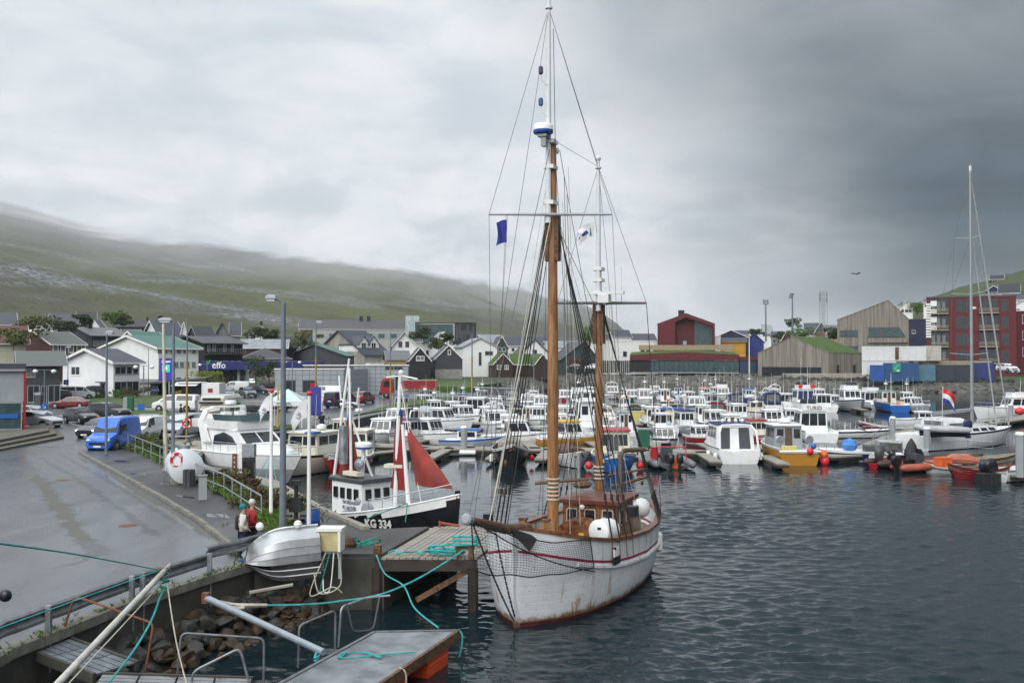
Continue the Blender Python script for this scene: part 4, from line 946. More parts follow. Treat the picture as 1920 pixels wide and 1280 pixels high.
for zz,n_ in((hw*.28,6),(hw*.28+5.2,5)):
 for i in range(n_):BX((lr*(.46+.1*i),-.12,zz),(.14,.1,2.3))('mullion',dgrey,t)
 BX((lr*.69,-.16,zz-1.3),(lr*.52,.2,.14))('window_sill',dgrey,t)
for zz in(hw*.28-2.0,hw*.28+2.7):BX((lr*.71,-.4,zz),(lr*.55,.7,1.3))('balcony_front',W_slat,t)
for zz in(hw*.28,hw*.28+5):BX((lr*.63,-.1,zz),(1.4,.1,2.3))('balcony_door',dgrey,t)
house('house','slate blue flat building in the gap left of the red apartment block',1700,345,-22,676,599,None,W_navy,RF_slate,xr=1738,ll=12,kind='flat',trim=dgrey,wins=row('R',(.35,),10,1.2,1.2))
Y=300
t,FR,FL,dm=house('apartment_block','red four-storey apartment block with timber balconies and unfinished white scaffolded side',1738,Y,-23,684,558,None,W_red,RF_black,xr=1906,ll=18,kind='flat',cat='building',trim=dgrey)
lr,ll,hw,hr=dm
bal=mat('pale_timber_rail',(.30,.25,.18),.7)
for f in range(4):
 zc=hw*(.13+.245*f)
 for u in(.365,.425,.49):window(t,FR,lr*u,zc,1.5,3.6,fm=dgrey,pm=glass,sill=False)
 window(t,FR,lr*.88,zc,1.9,3.4,fm=dgrey,pm=glass,sill=False)
 BX((lr*.14,-.04,zc),(lr*.21,.14,hw*.225))('bay_recess',glass,t)
 for k in range(3):BX((lr*(.075+.06*k),-.16,zc+.1),(.9,.1,2.6))('bay_window',curtain,t)
 BX((lr*.70,-.04,zc),(lr*.21,.14,hw*.20))('bay_recess',glass,t)
 for u,w in((.15,.2),(.70,.22)):
  BX((lr*u,-.6,zc-hw*.105),(lr*w,1.3,.35))('balcony_slab',bal,t)
  for k in range(2):BX((lr*u,-1.15,zc-hw*.105+.75+.5*k),(lr*w,.1,.18))('balcony_rail',bal,t)
for k in range(13):BX((lr*.02,-.2,hw*(.42+.04*k)),(lr*.06,.3,.55))('white_batten',trimw,t)
for k in range(4):BX((lr*.08,-.18,hw*(.55+.12*k)),(1.7,.12,1.6))('sheathing_panel',trimw,t)
house('apartment_block','lower red block with slanting edge stepping down at the right',1884,306,-27,684,583,None,W_red,RF_black,xr=1935,ll=16,kind='flat',cat='building',wins=[('R',u,z,1.6,3.2,dict(fm=dgrey,sill=False)) for u in(.3,) for z in(4,9,14)]+[('R',u,z,2.2,2.6,dict(fm=trimw,cols=2)) for u in(.8,) for z in(4,9,14)])
house('warehouse','navy gable warehouse with white bargeboards right of the red gable',1342,365,-12,690,632,619,W_navy,RF_mid,xr=1400,ll=16,kind='y',wins=row('R',(.5,),7.0,2.0,1.0,fm=greyp,pm=greyp),over=.4)
house('white_building','narrow white block wedged between the red gable and yellow house',1340,345,-12,690,631,None,whitewall,RF_light,xr=1351,ll=8,kind='flat')
house('house','bright yellow house with a slate roof and skylights',1352,350,-12,690,641,634,W_yel,RF_slate,xr=1398,ll=10,wins=row('R',(.2,.33),6.6,.9,1.1)+row('R',(.88,.2,.6),3.4,1.0,1.4),trim=W_yel)
house('house','deep blue gable house right of the yellow one',1396,372,-14,690,641,625,W_blue,RF_slate,xr=1432,ll=14,kind='y',trim=W_blue)
def container(x0,x1,y0,y1,Y,m,label,doors=0,dep=2.44,cat='container',name='shipping_container',rz=-20):
 a=V(x0,y1,Y);b=V(x1,y0,Y);w=b.x-a.x;h=b.z-a.z
 t=thing(name,label,cat,(a.x,Y,a.z),R(rz))
 BX((w/2,dep/2,h/2),(w-.1,dep-.1,h-.1))('shell',m,t)
 for zz in(.08,h-.08):BX((w/2,.02,zz),(w,.12,.16))('rail',m,t)
 for xx in(.07,w-.07):BX((xx,.015,h/2),(.14,.14,h-.32))('corner_post',m,t)
 mb=MB();n=int(w/.28)
 for i in range(n):mb.box((.2+(w-.4)*(i+.5)/n,.0,h/2),(.13,.1,h-.4))
 mb.build('corrugation',m,t)['kind']='stuff'
 return t,w,h
whc=mat('white_container_paint',(.66,.67,.67),.5,var=.06,dirt=.35,dirtc=(.30,.16,.08),vs=.8)
blc=mat('blue_container_paint',(.014,.075,.21),.5,var=.15,dirt=.35,dirtc=(.05,.06,.08),vs=.8)
nvc=mat('navy_container_paint',(.025,.035,.06),.5,var=.2,dirt=.5,dirtc=(.07,.05,.04),vs=.8)
tlc=mat('faded_blue_container',(.07,.20,.26),.5,var=.2,dirt=.5,dirtc=(.10,.08,.06),vs=.8)
Y=232
c_,w_,h_=container(1616,1674,649,676,Y,whc,'white upper container left of the open dark doorway, on the stack')
c_,w_,h_=container(1675,1732,649,676,Y,whc,'white upper container with a brown door at its left end')
BX((w_*.10,-.08,h_*.5),(1.0,.08,h_*.85))('door',oldwood,c_)
container(1616,1676,677,702,Y-.3,whc,'lower white container with rust streaks standing on the quay')
container(1733,1762,648,676,Y+.5,mat('pale_annex',(.50,.47,.42),.7),'small pale annex with four narrow windows beside the white containers',cat='annex',name='annex')
container(1631,1656,684,714,Y-3,mat('bright_blue_container',(.012,.085,.34),.45,dirt=.2),'bright blue container end with bars')
c_,w_,h_=container(1656,1718,680,714,Y-3,blc,'long blue container carrying a green sign')
sg=BX((w_*.38,-.2,h_*.72),(1.75,.1,2.0))('sign_board',greenf,c_)
mb=MB();mb.bar((w_*.38-.5,-.27,h_*.72-.2),(w_*.38+.5,-.27,h_*.72+.75),.16,.05);mb.bar((w_*.38-.55,-.27,h_*.72+.1),(w_*.38-.0,-.27,h_*.72-.4),.14,.05);mb.box((w_*.38+.3,-.27,h_*.72-.6),(.5,.04,.3));mb.build('sign_mark',trimw,c_)
container(1719,1751,684,714,Y-2.6,tlc,'faded turquoise container between the blue and the navy ones')
container(1752,1786,684,714,Y-2.2,nvc,'navy container left of a second navy one')
container(1787,1824,684,714,Y-2.2,nvc,'navy container with pale lettering marks near the tall sailing mast')
container(1825,1860,680,714,Y-1.8,mat('royal_container',(.014,.035,.17),.5,dirt=.3),'royal blue container at the right end of the row')
mb=MB();a=V(1722,684,Y+1);b=V(1860,676,Y+1);mb.box(((a.x+b.x)/2,Y+2.5,(a.z+b.z)/2),(b.x-a.x,2.5,b.z-a.z));tag(mb.build('scaffold_stack',bal),'long stack of pale timber and scaffold boards on top of the containers','timber stack')
hs=[(1686,1712,577,566,575,450,'white house on the grassy hill beside the crest',whitewall,RF_slate),(1858,1882,524,517,0,495,'black boxy house on top of the right hill',W_black,RF_black),(1886,1915,524,514,0,497,'white house on the right hilltop',whitewall,RF_slate),(1850,1878,545,536,0,455,'dark blue house below the hilltop houses',W_navy,RF_slate),(1874,1912,549,534,0,448,'white terrace house on the right hillside',whitewall,RF_black),(1880,1940,562,552,0,426,'pale house with wide slate roof on the lower right hillside',whitewall,RF_slate),(1893,1960,576,560,0,410,'long dark-roofed white house right above the apartment block',whitewall,RF_black),(1840,1890,560,552,0,432,'wide grey-roofed house half behind the apartment block',W_grey,RF_mid),(1732,1752,567,561,0,430,'small white house by the left end of the apartment block',whitewall,RF_mid),(1402,1424,632,618,0,470,'white house with dark roof left of the first floodlight mast',whitewall,RF_grey),(1428,1446,622,609,0,480,'white flat house on the skyline behind the floodlight mast',whitewall,RF_light),(1446,1470,634,622,0,440,'grey house with a white front between the floodlight masts',W_grey,RF_slate),(1466,1487,636,618,0,420,'dark red house with a pale green roof slope',W_brown,RF_green),(1488,1515,634,624,0,500,'slate-roofed house right of the second floodlight mast',W_grey,RF_slate),(1508,1535,628,606,0,560,'house with broad blue-grey roof on the skyline below the lattice mast',whitewall,RF_slate),(1528,1552,622,604,0,540,'dark hip-roofed house under the lattice mast',W_dgrey,RF_slate),(1530,1546,634,622,0,430,'small red house beside the turf-roofed hall',W_brown,RF_red),(1548,1572,624,610,0,480,'pale ochre house left of the timber block',W_ylt,RF_mid),(1500,1530,640,626,0,420,'white and red house above the turf roof',whitewall,RF_red),(1372,1402,628,620,0,520,'dark flat house on the far skyline over the navy gable',W_dgrey,RF_slate),(1240,1262,624,612,0,600,'far grey house hidden mostly by the red gable',W_grey,RF_grey)]
for i,(x0,x1,e,r_,b_,Y,lb,wm,rm) in enumerate(hs):
 Y=Y*.90 if Y<500 and x0>1650 else Y
 house('house',lb,x0,Y,-math.degrees(math.atan((x0-960)/FPX))-2,e+22,e,r_,wm,rm,xr=x1,ll=9+i%4,kind='y' if i%3==0 else 'x',over=.5,deep=8,wins=row('R',(.25,.55,.8),(ZY(e,Y)-ZY(e+22,Y))*.72,1.3,1.3,fm=trimw,sill=False) if wm is not W_black else row('R',(.3,.7),4,1.8,1.6))
carglass=glassm('car_glass',(.018,.021,.024),.05)
def cpaint(name,c,metal=0.0):return mat('car_paint_'+name,c,.28,metal,var=.06,vs=.8,coat=.6,dirt=.1,dirtc=tuple(k*.6+.02 for k in c))
CP=dict(white=cpaint('white',(.72,.73,.74)),black=cpaint('black',(.013,.013,.015)),red=cpaint('dark_red',(.17,.012,.022)),grey=cpaint('grey',(.10,.105,.11),.3),silver=cpaint('silver',(.40,.43,.46),.5),blue=cpaint('blue',(.012,.13,.60)),dark=cpaint('dark_grey',(.035,.037,.04),.3),navy=cpaint('navy',(.012,.016,.035)),beige=cpaint('beige',(.52,.49,.42)),bluegrey=cpaint('blue_grey',(.15,.175,.20),.4),bright=cpaint('bright_red',(.27,.010,.016)))
TYPES={'hatch':(3.95,1.70,1.50,[(0,.30,.62,.64,.70),(.03,.20,.76,.78,.92),(.27,.18,.93,.97,1),(.46,.18,.96,1.46,1),(.62,.18,.97,1.50,1),(.88,.18,.99,1.42,1),(.985,.24,.98,1.02,.95),(1,.34,.75,.77,.86)],2,3,5,6),'sedan':(4.6,1.75,1.42,[(0,.30,.62,.64,.72),(.03,.20,.72,.74,.92),(.29,.18,.90,.93,1),(.44,.18,.93,1.37,1),(.62,.18,.94,1.42,1),(.76,.18,.95,1.33,1),(.87,.18,.95,.98,1),(.985,.26,.90,.92,.93),(1,.36,.70,.72,.86)],2,3,5,6),'wagon':(4.6,1.80,1.47,[(0,.30,.62,.64,.72),(.03,.20,.72,.74,.92),(.29,.18,.90,.94,1),(.44,.18,.93,1.40,1),(.66,.18,.95,1.47,1),(.90,.18,.96,1.38,1),(.985,.26,.92,1.0,.95),(1,.36,.74,.76,.88)],2,3,5,6),'suv':(4.45,1.84,1.68,[(0,.36,.74,.76,.74),(.03,.26,.92,.94,.94),(.27,.24,1.06,1.10,1),(.42,.24,1.08,1.60,1),(.64,.24,1.09,1.68,1),(.90,.24,1.10,1.58,1),(.985,.30,1.05,1.12,.95),(1,.42,.86,.88,.88)],2,3,5,6),'van':(4.45,1.80,1.84,[(0,.30,.72,.74,.76),(.03,.20,.90,.92,.94),(.20,.18,1.08,1.14,1),(.36,.18,1.12,1.76,1),(.55,.18,1.12,1.84,1),(.95,.18,1.12,1.80,1),(.985,.24,1.10,1.70,.97),(1,.34,1.0,1.5,.94)],2,3,5,6),'bigvan':(5.1,1.95,1.97,[(0,.32,.78,.80,.78),(.03,.22,1.0,1.02,.95),(.16,.20,1.18,1.24,1),(.33,.20,1.22,1.90,1),(.55,.20,1.22,1.97,1),(.96,.20,1.22,1.94,1),(.99,.26,1.20,1.86,.98),(1,.36,1.1,1.7,.95)],2,3,5,6),}
def ring(x,zl,zb,zr,hw,W,H):
 w=W/2*hw;top=w*(.80 if zr>zb+.25 else.93)
 return[Vector((x,-w*.86,zl)),Vector((x,-w,zl+.22)),Vector((x,-w,lerp(zl,zb,.7))),Vector((x,-w*.975,zb)),Vector((x,-top-.02,lerp(zb,zr,.9))),Vector((x,-top*.86,zr)),Vector((x,0,zr+.015)),Vector((x,top*.86,zr)),Vector((x,top+.02,lerp(zb,zr,.9))),Vector((x,w*.975,zb)),Vector((x,w,lerp(zl,zb,.7))),Vector((x,w,zl+.22)),Vector((x,w*.86,zl)),Vector((x,0,zl-.02))]
def wheel(t,x,y,r,w=.2):
 sg=1 if y>0 else-1
 o=LA((x,y,r),[(r*.6,-w/2),(r*.93,-w/2),(r,-w*.3),(r,w*.3),(r*.93,w/2),(r*.6,w/2)],14,axis=(0,1,0))('wheel',tyre,t,smooth=True)
 LA((x,y+sg*w*.36,r),[(r*.64,-.03),(r*.64,.02),(r*.5,.035),(r*.16,.05)],10,axis=(0,sg,0))('rim',rimm,o)
def car(name,label,px,py,rz,kind,col,cat='car',panel=False,roofcol=None,scale=1.0,highroof=False,bars=False,bumper=None,group='cars parked and driving on the harbour street',z=Q,lights=False,yplate=False,Y=None,dims=None):
 L,W,H,st,wa,wb,wc,wd_=TYPES[kind]
 p=G(px,py,z)
 t=thing(name,label,cat,(p.x,p.y,z),R(rz),group)
 m=CP[col]
 rs=[]
 for(f,zl,zb,zr,hw) in st:
  if highroof and f>.3:zr+=.38
  rs.append(ring(L/2-f*L,zl,zb,zr,hw,W,H))
 mb=MB();mb.loft(rs,0);mb.build('body',m,t,smooth=True,ang=28)
 def patch(ra,rb,ia,ib,u0,u1,v0,v1,m_,nm,th=.012,flip=False):
  q=[ra[ia],rb[ia],rb[ib],ra[ib]]
  if flip:q=[q[1],q[0],q[3],q[2]]
  return opening(t,q,u0,u1,v0,v1,th,m_,nm)
 segs=[]
 for i in range(wa+1,wc):segs.append((i,i+1))
 n=len(segs)
 for si,(a,b) in enumerate(segs):
  if panel and si>=1 and kind in('van','bigvan'):continue
  v1=.93 if not highroof else.6
  patch(rs[a],rs[b],3,4,.06,.94,.10,v1,carglass,'side_window',flip=True)
  patch(rs[a],rs[b],9,8,.06,.94,.10,v1,carglass,'side_window')
 ws=rs[wa],rs[wb]
 def tri(ra,rb,i0,i1,sg):
  mb=MB();q=[ra[i0].lerp(rb[i0],.35),rb[i0].lerp(ra[i0],.06),rb[i1].lerp(rb[i0],.12)]
  q=[p+Vector((0,sg*.015,0)) for p in q];mb.add(q+[p-Vector((0,sg*.02,0)) for p in q],[(0,1,2),(5,4,3),(0,3,4,1),(1,4,5,2),(2,5,3,0)]);mb.build('side_window',carglass,t)
 tri(rs[wa],rs[wb],3,4,-1);tri(rs[wa],rs[wb],9,8,1)
 def screen(ra,rb,flip,nm):
  q=[ra[4].lerp(rb[4],.10),ra[8].lerp(rb[8],.10),rb[8].lerp(ra[8],.08),rb[4].lerp(ra[4],.08)]
  q=[Vector((p.x,p.y*.96,p.z)) for p in q]
  n=(q[1]-q[0]).cross(q[2]-q[0]).normalized()
  if n.z<0:q=[q[1],q[0],q[3],q[2]];n=-n
  SLB([p+n*.03 for p in q],.035)(nm,carglass,t)
 screen(rs[wa],rs[wb],False,'windscreen')
 if not panel:screen(rs[wd_],rs[wc],True,'rear_window')
 r=.31 if kind in('hatch','sedan','wagon') else.35
 for x in(L/2-L*.185,-L/2+L*.19):
  for y in(-1,1):
   LA((x,y*(W/2-.06),r+.01),[(r+.075,-.06),(r+.075,.072)],14,axis=(0,1,0))('wheel_arch',rubber,t)
   wheel(t,x,y*(W/2-.045),r)
 zl=st[1][2]
 for y in(-1,1):
  BA((L/2-.12,y*W*.36,zl*.86),.15,8,sc=(.8,1.25,.62))('headlight',MATS['headlight_glass'] if not lights else lit,t,smooth=True)
  BX((-L/2+.035,y*W*.385,st[-2][2]*.88),(.1,.22,.22 if kind not in('van','bigvan') else.5))('tail_light',taill,t)
  BA((L/2-L*st[wa][0]-.32,y*(W/2+.10),st[wa][2]+.06),.10,8,sc=(.6,1,.75))('mirror',m if kind!='van' else black,t,smooth=True)
 BX((L/2+.0,0,zl*.62),(.06,W*.62,.17))('grille',black,t)
 BX((L/2+.01,0,zl*.42),(.05,.5,.11))('licence_plate',plate if not yplate else yellow,t)
 BX((-L/2-.01,0,st[-1][2]*.75),(.05,.5,.11))('licence_plate',plate,t)
 if bumper:
  BX((L/2-.12,0,.40),(.42,W*.93,.32))('bumper',bumper,t)
 if bars:
  for x in(-.1,-1.1):
   BX((x,0,H+.06),(.07,W*.86,.05))('roof_bar',alu,t)
 return t
lit=mat('lit_headlight',(.9,.9,.85),.2)
lit.node_tree.nodes['Principled BSDF'].inputs['Emission Color'].default_value=(1,.97,.85,1);lit.node_tree.nodes['Principled BSDF'].inputs['Emission Strength'].default_value=1.6
car('sedan','dark red sedan seen from its left side on the street before the white house',131,765,186,'sedan','red')
car('hatchback','small black hatchback coming towards the blue van',152,793,-38,'hatch','black')
car('suv','dark grey SUV with yellow licence plate behind the black hatchback',205,785,-25,'suv','dark',yplate=True)
car('van','bright blue high-roofed van at the head of the railing',214,842,-96,'van','blue','van',panel=True,highroof=True)
car('van','white delivery van with roof bars and one headlight lit, behind the blue van',268,826,-94,'van','white','van',panel=True,bars=True,bumper=black,lights=True)
car('car','black car half hidden behind the blue van',190,818,-100,'wagon','navy',lights=True)
car('van','silver grey delivery van parked right of the tall lamp post by the picnic table',343,819,-98,'van','silver','van',panel=True)
car('minibus','white passenger minibus parked side-on before the food truck',330,771,178,'bigvan','white','van')
car('hatchback','white car nosing out from behind the silver building',70,800,-20,'wagon','white')
car('car','pale silver car behind the white one at the silver building',62,788,-22,'hatch','silver')
car('suv','black SUV parked against the white house gable',168,742,200,'suv','black')
car('van','white van with black rear window parked facing away behind the red sedan',143,748,35,'bigvan','white','van')
car('car','grey car parked before the dark grey office',105,750,-140,'hatch','grey')
car('car','white estate car glimpsed above the white van roof',130,736,10,'wagon','white')
car('car','dark car at the corner of the dark grey office',113,738,80,'hatch','black')
car('hatchback','blue-grey hatchback parked nose-on before the white long van',430,745,-75,'hatch','bluegrey')
car('suv','blue-grey SUV parked right beside the blue-grey hatchback',464,745,-60,'suv','bluegrey')
car('van','long white panel van behind the two blue-grey cars',440,735,190,'bigvan','white','van',panel=True)
car('car','white car standing under the filling station canopy',471,722,-70,'hatch','white')
car('pickup','dark blue-topped pickup by the canopy column',486,738,-20,'wagon','navy')
car('car','black car with white bonnet near the supermarket corner',508,732,-20,'suv','black')
car('hatchback','white rounded hatchback before the supermarket windows',528,743,220,'hatch','white')
car('estate_car','dark grey estate parked in the front row behind the motorhome',470,775,170,'wagon','dark')
car('estate_car','black estate car with open tailgate in the front parking row',508,770,175,'wagon','black')
car('estate_car','white estate between two dark cars in the front row',545,764,172,'wagon','white')
car('suv','black SUV behind the pale tent roof',552,759,175,'suv','navy')
car('pickup','white pickup with a black bonnet left of the dark van',600,758,-10,'suv','white')
car('van','white long panel van parked behind the dark van',610,747,178,'bigvan','white','van',panel=True)
car('minibus','black minibus seen from behind left of the red hatchback',640,763,65,'bigvan','navy','van')
car('suv','dark red hatchback seen from behind right of the black minibus',681,756,75,'suv','red')
car('car','black car parked by the green gable building across the harbour',1075,692,170,'hatch','black',z=4.6)
car('car','white car parked beside the black one across the harbour',1110,692,170,'hatch','white',z=4.6)
car('pickup','white pickup on the far quay at the right edge',1899,700,-100,'suv','white',z=4.2)
car('suv','white SUV on the far quay below the apartment block',1888,697,-80,'suv','white',z=5.0)
car('car','silver car in front of the filling station shop',405,738,-30,'suv','grey')
p=G(408,806,Q);t=thing('motorhome','cream motorhome with a black grille facing the harbour beside the silver van','motorhome',(p.x,p.y,Q),R(-90),'cars parked and driving on the harbour street')
TY=TYPES['bigvan']
mb=MB();rs=[ring(3.4-f*6.6,zl,zb,zr,hw,2.1,2) for f,zl,zb,zr,hw in[(0,.4,1.0,1.02,.85),(.03,.3,1.2,1.22,.97),(.13,.3,1.4,1.46,1),(.27,.3,1.45,2.35,1.0)]];mb.loft(rs,0);mb.build('cab',CP['beige'],t,smooth=True,ang=30)
mb=MB();rr2=[(1.7,.45,2.95),(1.9,.4,2.75),(2.3,1.95,2.45)]
mb.loft([[Vector((x,sy*1.13,z)) for sy,z in((-1,.4),(-1,z1-.25),(-.85,z1),(.85,z1),(1,z1-.25),(1,.4))] for x,z1 in((-3.3,2.85),(-3.2,2.98),(1.2,2.98),(1.75,2.75))],0);mb.build('living_body',CP['beige'],t,smooth=True,ang=30)
q=[rs[2][4].lerp(rs[3][4],.12),rs[2][8].lerp(rs[3][8],.12),rs[3][8].lerp(rs[2][8],.1),rs[3][4].lerp(rs[2][4],.1)];n_=(q[1]-q[0]).cross(q[2]-q[0]).normalized()
SLB([k+n_*.03 for k in q],.04)('windscreen',carglass,t)
BX((1.55,0,2.72),(.5,1.5,.2))('skylight',carglass,t)
BX((1.75,0,2.42),(.6,1.95,.14))('sun_visor',black,t)
BX((3.36,0,.86),(.16,1.65,.62))('grille',black,t)
for y in(-1.14,1.14):
 for x in(-2.2,-.4):BX((x,y,1.95),(1.0,.05,.55))('side_window',carglass,t)
 BA((3.2,y*.72,1.08),.17,8,sc=(.7,1.2,.7))('headlight',headl,t,smooth=True)
for x in(2.2,-1.9):
 for y in(-1,1):wheel(t,x,y,.36,.24)
p=G(770,746,Q);s_=1.0
t=thing('lorry','red tipper lorry with a folded black crane behind its cab, side-on by the harbour','lorry',(p.x,p.y,Q),R(181))
rd=CP['bright']
mb=MB();prof=[(4.5,.75),(4.55,1.5),(4.35,2.5),(4.1,2.95),(2.6,2.95),(2.6,.75)]
mb.add([(x,-1.22,z) for x,z in prof]+[(x,1.22,z) for x,z in prof],[(5,4,3,2,1,0),(6,7,8,9,10,11)]+[(i,(i+1)%6,6+(i+1)%6,6+i) for i in range(6)]);cb=mb.build('cab',rd,t)
for y in(-1.23,1.23):BX((3.45,y,2.2),(1.1,.05,.85))('door_window',carglass,cb)
SLB([(4.49,-1.1,1.75),(4.49,1.1,1.75),(4.28,1.1,2.7),(4.28,-1.1,2.7)],.03)('windscreen',carglass,cb)
BX((4.55,0,.75),(.3,2.45,.5))('bumper',black,t)
for y in(-.9,.9):BX((4.68,y,.95),(.06,.35,.25))('headlight',headl,t)
for k in range(3):BA((3.9-.3*k,-.5+.5*k,3.08),.14,8)('beacon',buoyo,t)
BX((-.9,0,.95),(7.0,.9,.3))('chassis',greyp,t)
bd=BX((-1.2,0,2.05),(5.6,2.45,1.25))('tipper_body',rd,t)
for k in range(8):
 for y in(-1.25,1.25):BX((-3.8+.75*k,y,2.05),(.1,.06,1.2))('stake',rd,bd)
BX((-1.2,0,2.72),(5.7,2.52,.1))('top_board',deckw,bd)
mb=MB();mb.box((2.1,0,2.4),(.45,.5,2.4));mb.bar((2.1,0,3.5),(1.5,.2,1.6),.3);mb.bar((2.1,-.4,3.4),(2.2,-.6,1.4),.28);mb.build('crane',black,t)
for x in(3.6,-1.9,-3.2):
 for y in(-1.05,1.05):wheel(t,x,y,.52,.32)
for y in(-1.2,1.2):TU([(-4.0,y,.8),(-3.6,y,1.2),(-1.5,y,1.2),(-1.1,y,.8)],.06,5)('mudguard',steel,t)
p=G(372,760,Q);t=thing('food_trailer','white food trailer with its serving hatch open under a grey flat kiosk roof','food trailer',(p.x,p.y,Q),R(-4))
k=p.y/FPX
BX((22*k,1.3,1.75),(34*k,2.3,2.3))('side_panel',whitewall,t)
BX((-19*k,2.0,1.75),(44*k,1.2,2.3))('dark_interior',black,t)
BX((-19*k,1.0,2.95),(46*k,2.4,.12))('trailer_roof',whitewall,t)
SLB([(-48*k,-.9,2.6),(0,-.9,2.6),(0,1.0,2.95),(-48*k,1.0,2.95)],.06)('hatch',whitewall,t)
BX((-19*k,1.2,.95),(44*k,.5,.8))('counter',greyp,t)
for x in(-1,1):wheel(t,x,.3,.33)
BX((22*k,.12,1.95),(9*k,.03,.5))('menu_board',MATS['red_paint'],t)
p=G(300,742,Q);t=thing('kiosk','dark kiosk reading FISH CHIPS under a long grey flat roof','kiosk',(p.x-1.2,p.y,Q),R(0));k=p.y/FPX
BX((3*k,1.5,1.05),(15*k,3,2.1))('wall',mat('kiosk_navy',(.018,.02,.035),.6),t)
BX((45*k,2.4,1.2),(70*k,.3,2.4))('back_wall',black,t)
SLB([(-20*k,-1,2.1),(102*k,-1,2.95),(102*k,3.5,3.1),(-20*k,3.5,2.25)],.3)('roof',dgrey,t)
BX((95*k,2,1.4),(.2,.2,2.8))('post',dgrey,t)
lt=mat('lilac_lettering',(.32,.33,.62),.5)
M=frame((3*k,-.06,1.55),(1,0,0),(0,-1,0));text('FISH',.62,lt,M,t,'sign_lettering',.03)
M=frame((3*k,-.06,.95),(1,0,0),(0,-1,0));text('CHIPS',.62,lt,M,t,'sign_lettering',.03)
p=G(540,800,Q);t=thing('market_tent','pale blue and white peaked tent roof standing before the parked cars','tent',(p.x,p.y,Q));k=p.y/FPX
w=34*k;tm=mat('pale_tent_cloth',(.52,.64,.68),.7)
mb=MB();c=[(-w,-w,2.3),(w,-w,2.3),(w,w,2.3),(-w,w,2.3),(0,0,3.4)];mb.add(c,[(0,1,4),(1,2,4),(2,3,4),(3,0,4),(3,2,1,0)]);mb.build('canopy',tm,t)
for a,b in((0,1),(1,2),(2,3),(3,0)):SLB([Vector(c[a])-Vector((0,0,.35)),Vector(c[b])-Vector((0,0,.35)),Vector(c[b])-Vector((0,0,.02)),Vector(c[a])-Vector((0,0,.02))],.02)('valance',flagw,t)
text('MYSTERI',.34,dgrey,frame((0,-w-.03,2.12),(1,0,0),(0,-1,0)),t,'tent_lettering',.005)
for a in range(4):BX((c[a][0]*.97,c[a][1]*.97,1.15),(.06,.06,2.3))('pole',trimw,t)
Y=120;a=V(299,713,Y);b=V(324,672,Y);t=thing('advertising_screen','lit purple advertising screen with a green lightning badge on a tall post','screen',(a.x,Y,Q),R(0))
w=b.x-a.x;z0=a.z-Q;z1=b.z-Q
scr=mat('screen_face',(.03,.02,.16),.3,var=.3,vs=.8);pb=scr.node_tree.nodes['Principled BSDF'];pb.inputs['Emission Color'].default_value=(.05,.035,.36,1);pb.inputs['Emission Strength'].default_value=.5
wl=mat('screen_white',(.8,.8,.8),.4);pb=wl.node_tree.nodes['Principled BSDF'];pb.inputs['Emission Color'].default_value=(1,1,1,1);pb.inputs['Emission Strength'].default_value=.6
gl=mat('screen_green',(.02,.4,.22),.4);pb=gl.node_tree.nodes['Principled BSDF'];pb.inputs['Emission Color'].default_value=(.02,.5,.26,1);pb.inputs['Emission Strength'].default_value=.5
BX((w/2,.15,(z0+z1)/2),(w+.1,.3,z1-z0+.1))('cabinet',black,t)
f=BX((w/2,-.02,(z0+z1)/2),(w-.05,.06,z1-z0-.05))('display',scr,t)
zc=lerp(z0,z1,.55);s=w*.29
mb=MB();mb.prism([(w/2+s*c_,zc+s*s_) for c_,s_ in((-1,-.8),(-.8,-1),(.8,-1),(1,-.8),(1,.8),(.8,1),(-.8,1),(-1,.8))],0,.02)
mb.v=[Vector((p.x,-.06-p.z,p.y)) for p in mb.v];mb.build('badge',gl,f)
mb=MB();mb.prism([(w/2+s*x_,zc+s*y_) for x_,y_ in((.2,.75),(-.45,-.1),(-.05,-.1),(-.2,-.75),(.45,.12),(.05,.12))],0,.02)
mb.v=[Vector((p.x,-.09-p.z,p.y)) for p in mb.v];mb.build('lightning_mark',wl,f)
text('effoappin',w*.19,wl,frame((w/2,-.06,lerp(z0,z1,.87)),(1,0,0),(0,-1,0)),f,'screen_lettering',.01)
for x in(w*.3,w*.7):BX((x,.2,z0/2),(.16,.16,z0))('post',steel,t)
p=G(242,772,Q);t=thing('utility_cabinet','tall dark green utility cabinet with a grey side standing on the grass strip','cabinet',(p.x,p.y,Q),R(8));k=p.y/FPX
BX((6*k-.2,0,28*k/2),(8*k+.1,.8,28*k))('green_door',greencan,t);BX((-2*k-.25,.1,28*k/2),(7*k,.75,28*k-.1))('grey_side',greyp,t)
p=G(72,769,Q);t=thing('grey_pillar','dark grey sign pillar at the kerb before the grey office','pillar',(p.x,p.y,Q));k=p.y/FPX
BX((0,0,16*k),(11*k,.5,32*k))('pillar',dgrey,t);BX((0,-.02,31*k),(11.4*k,.55,.3))('cap',greyp,t)
def road_sign(px,py,top,col,label,square=False,arrow=True):
 p=G(px,py,Q);k=p.y/FPX;h=(py-top)*k;t=thing('road_sign',label,'road sign',(p.x,p.y,Q),R(3),'blue road signs on grey posts')
 TU([(0,0,0),(0,0,h)],.05,8)('post',steel,t);r=.36
 mb=MB()
 if square:mb.box((0,-.07,h-.35),(.75,.04,.75))
 else:mb.lathe((0,-.09,h-.35),[(r,0),(r,.04)],20,axis=(0,1,0))
 s=mb.build('sign_disc',col,t)
 if arrow:
  mb=MB();mb.bar((-.14,-.11,h-.20),(.12,-.11,h-.5),.07,.02);mb.bar((.12,-.11,h-.52),(.12,-.11,h-.28),.06,.02);mb.bar((.14,-.11,h-.5),(-.12,-.11,h-.5),.02,.06);mb.build('arrow',trimw,s)
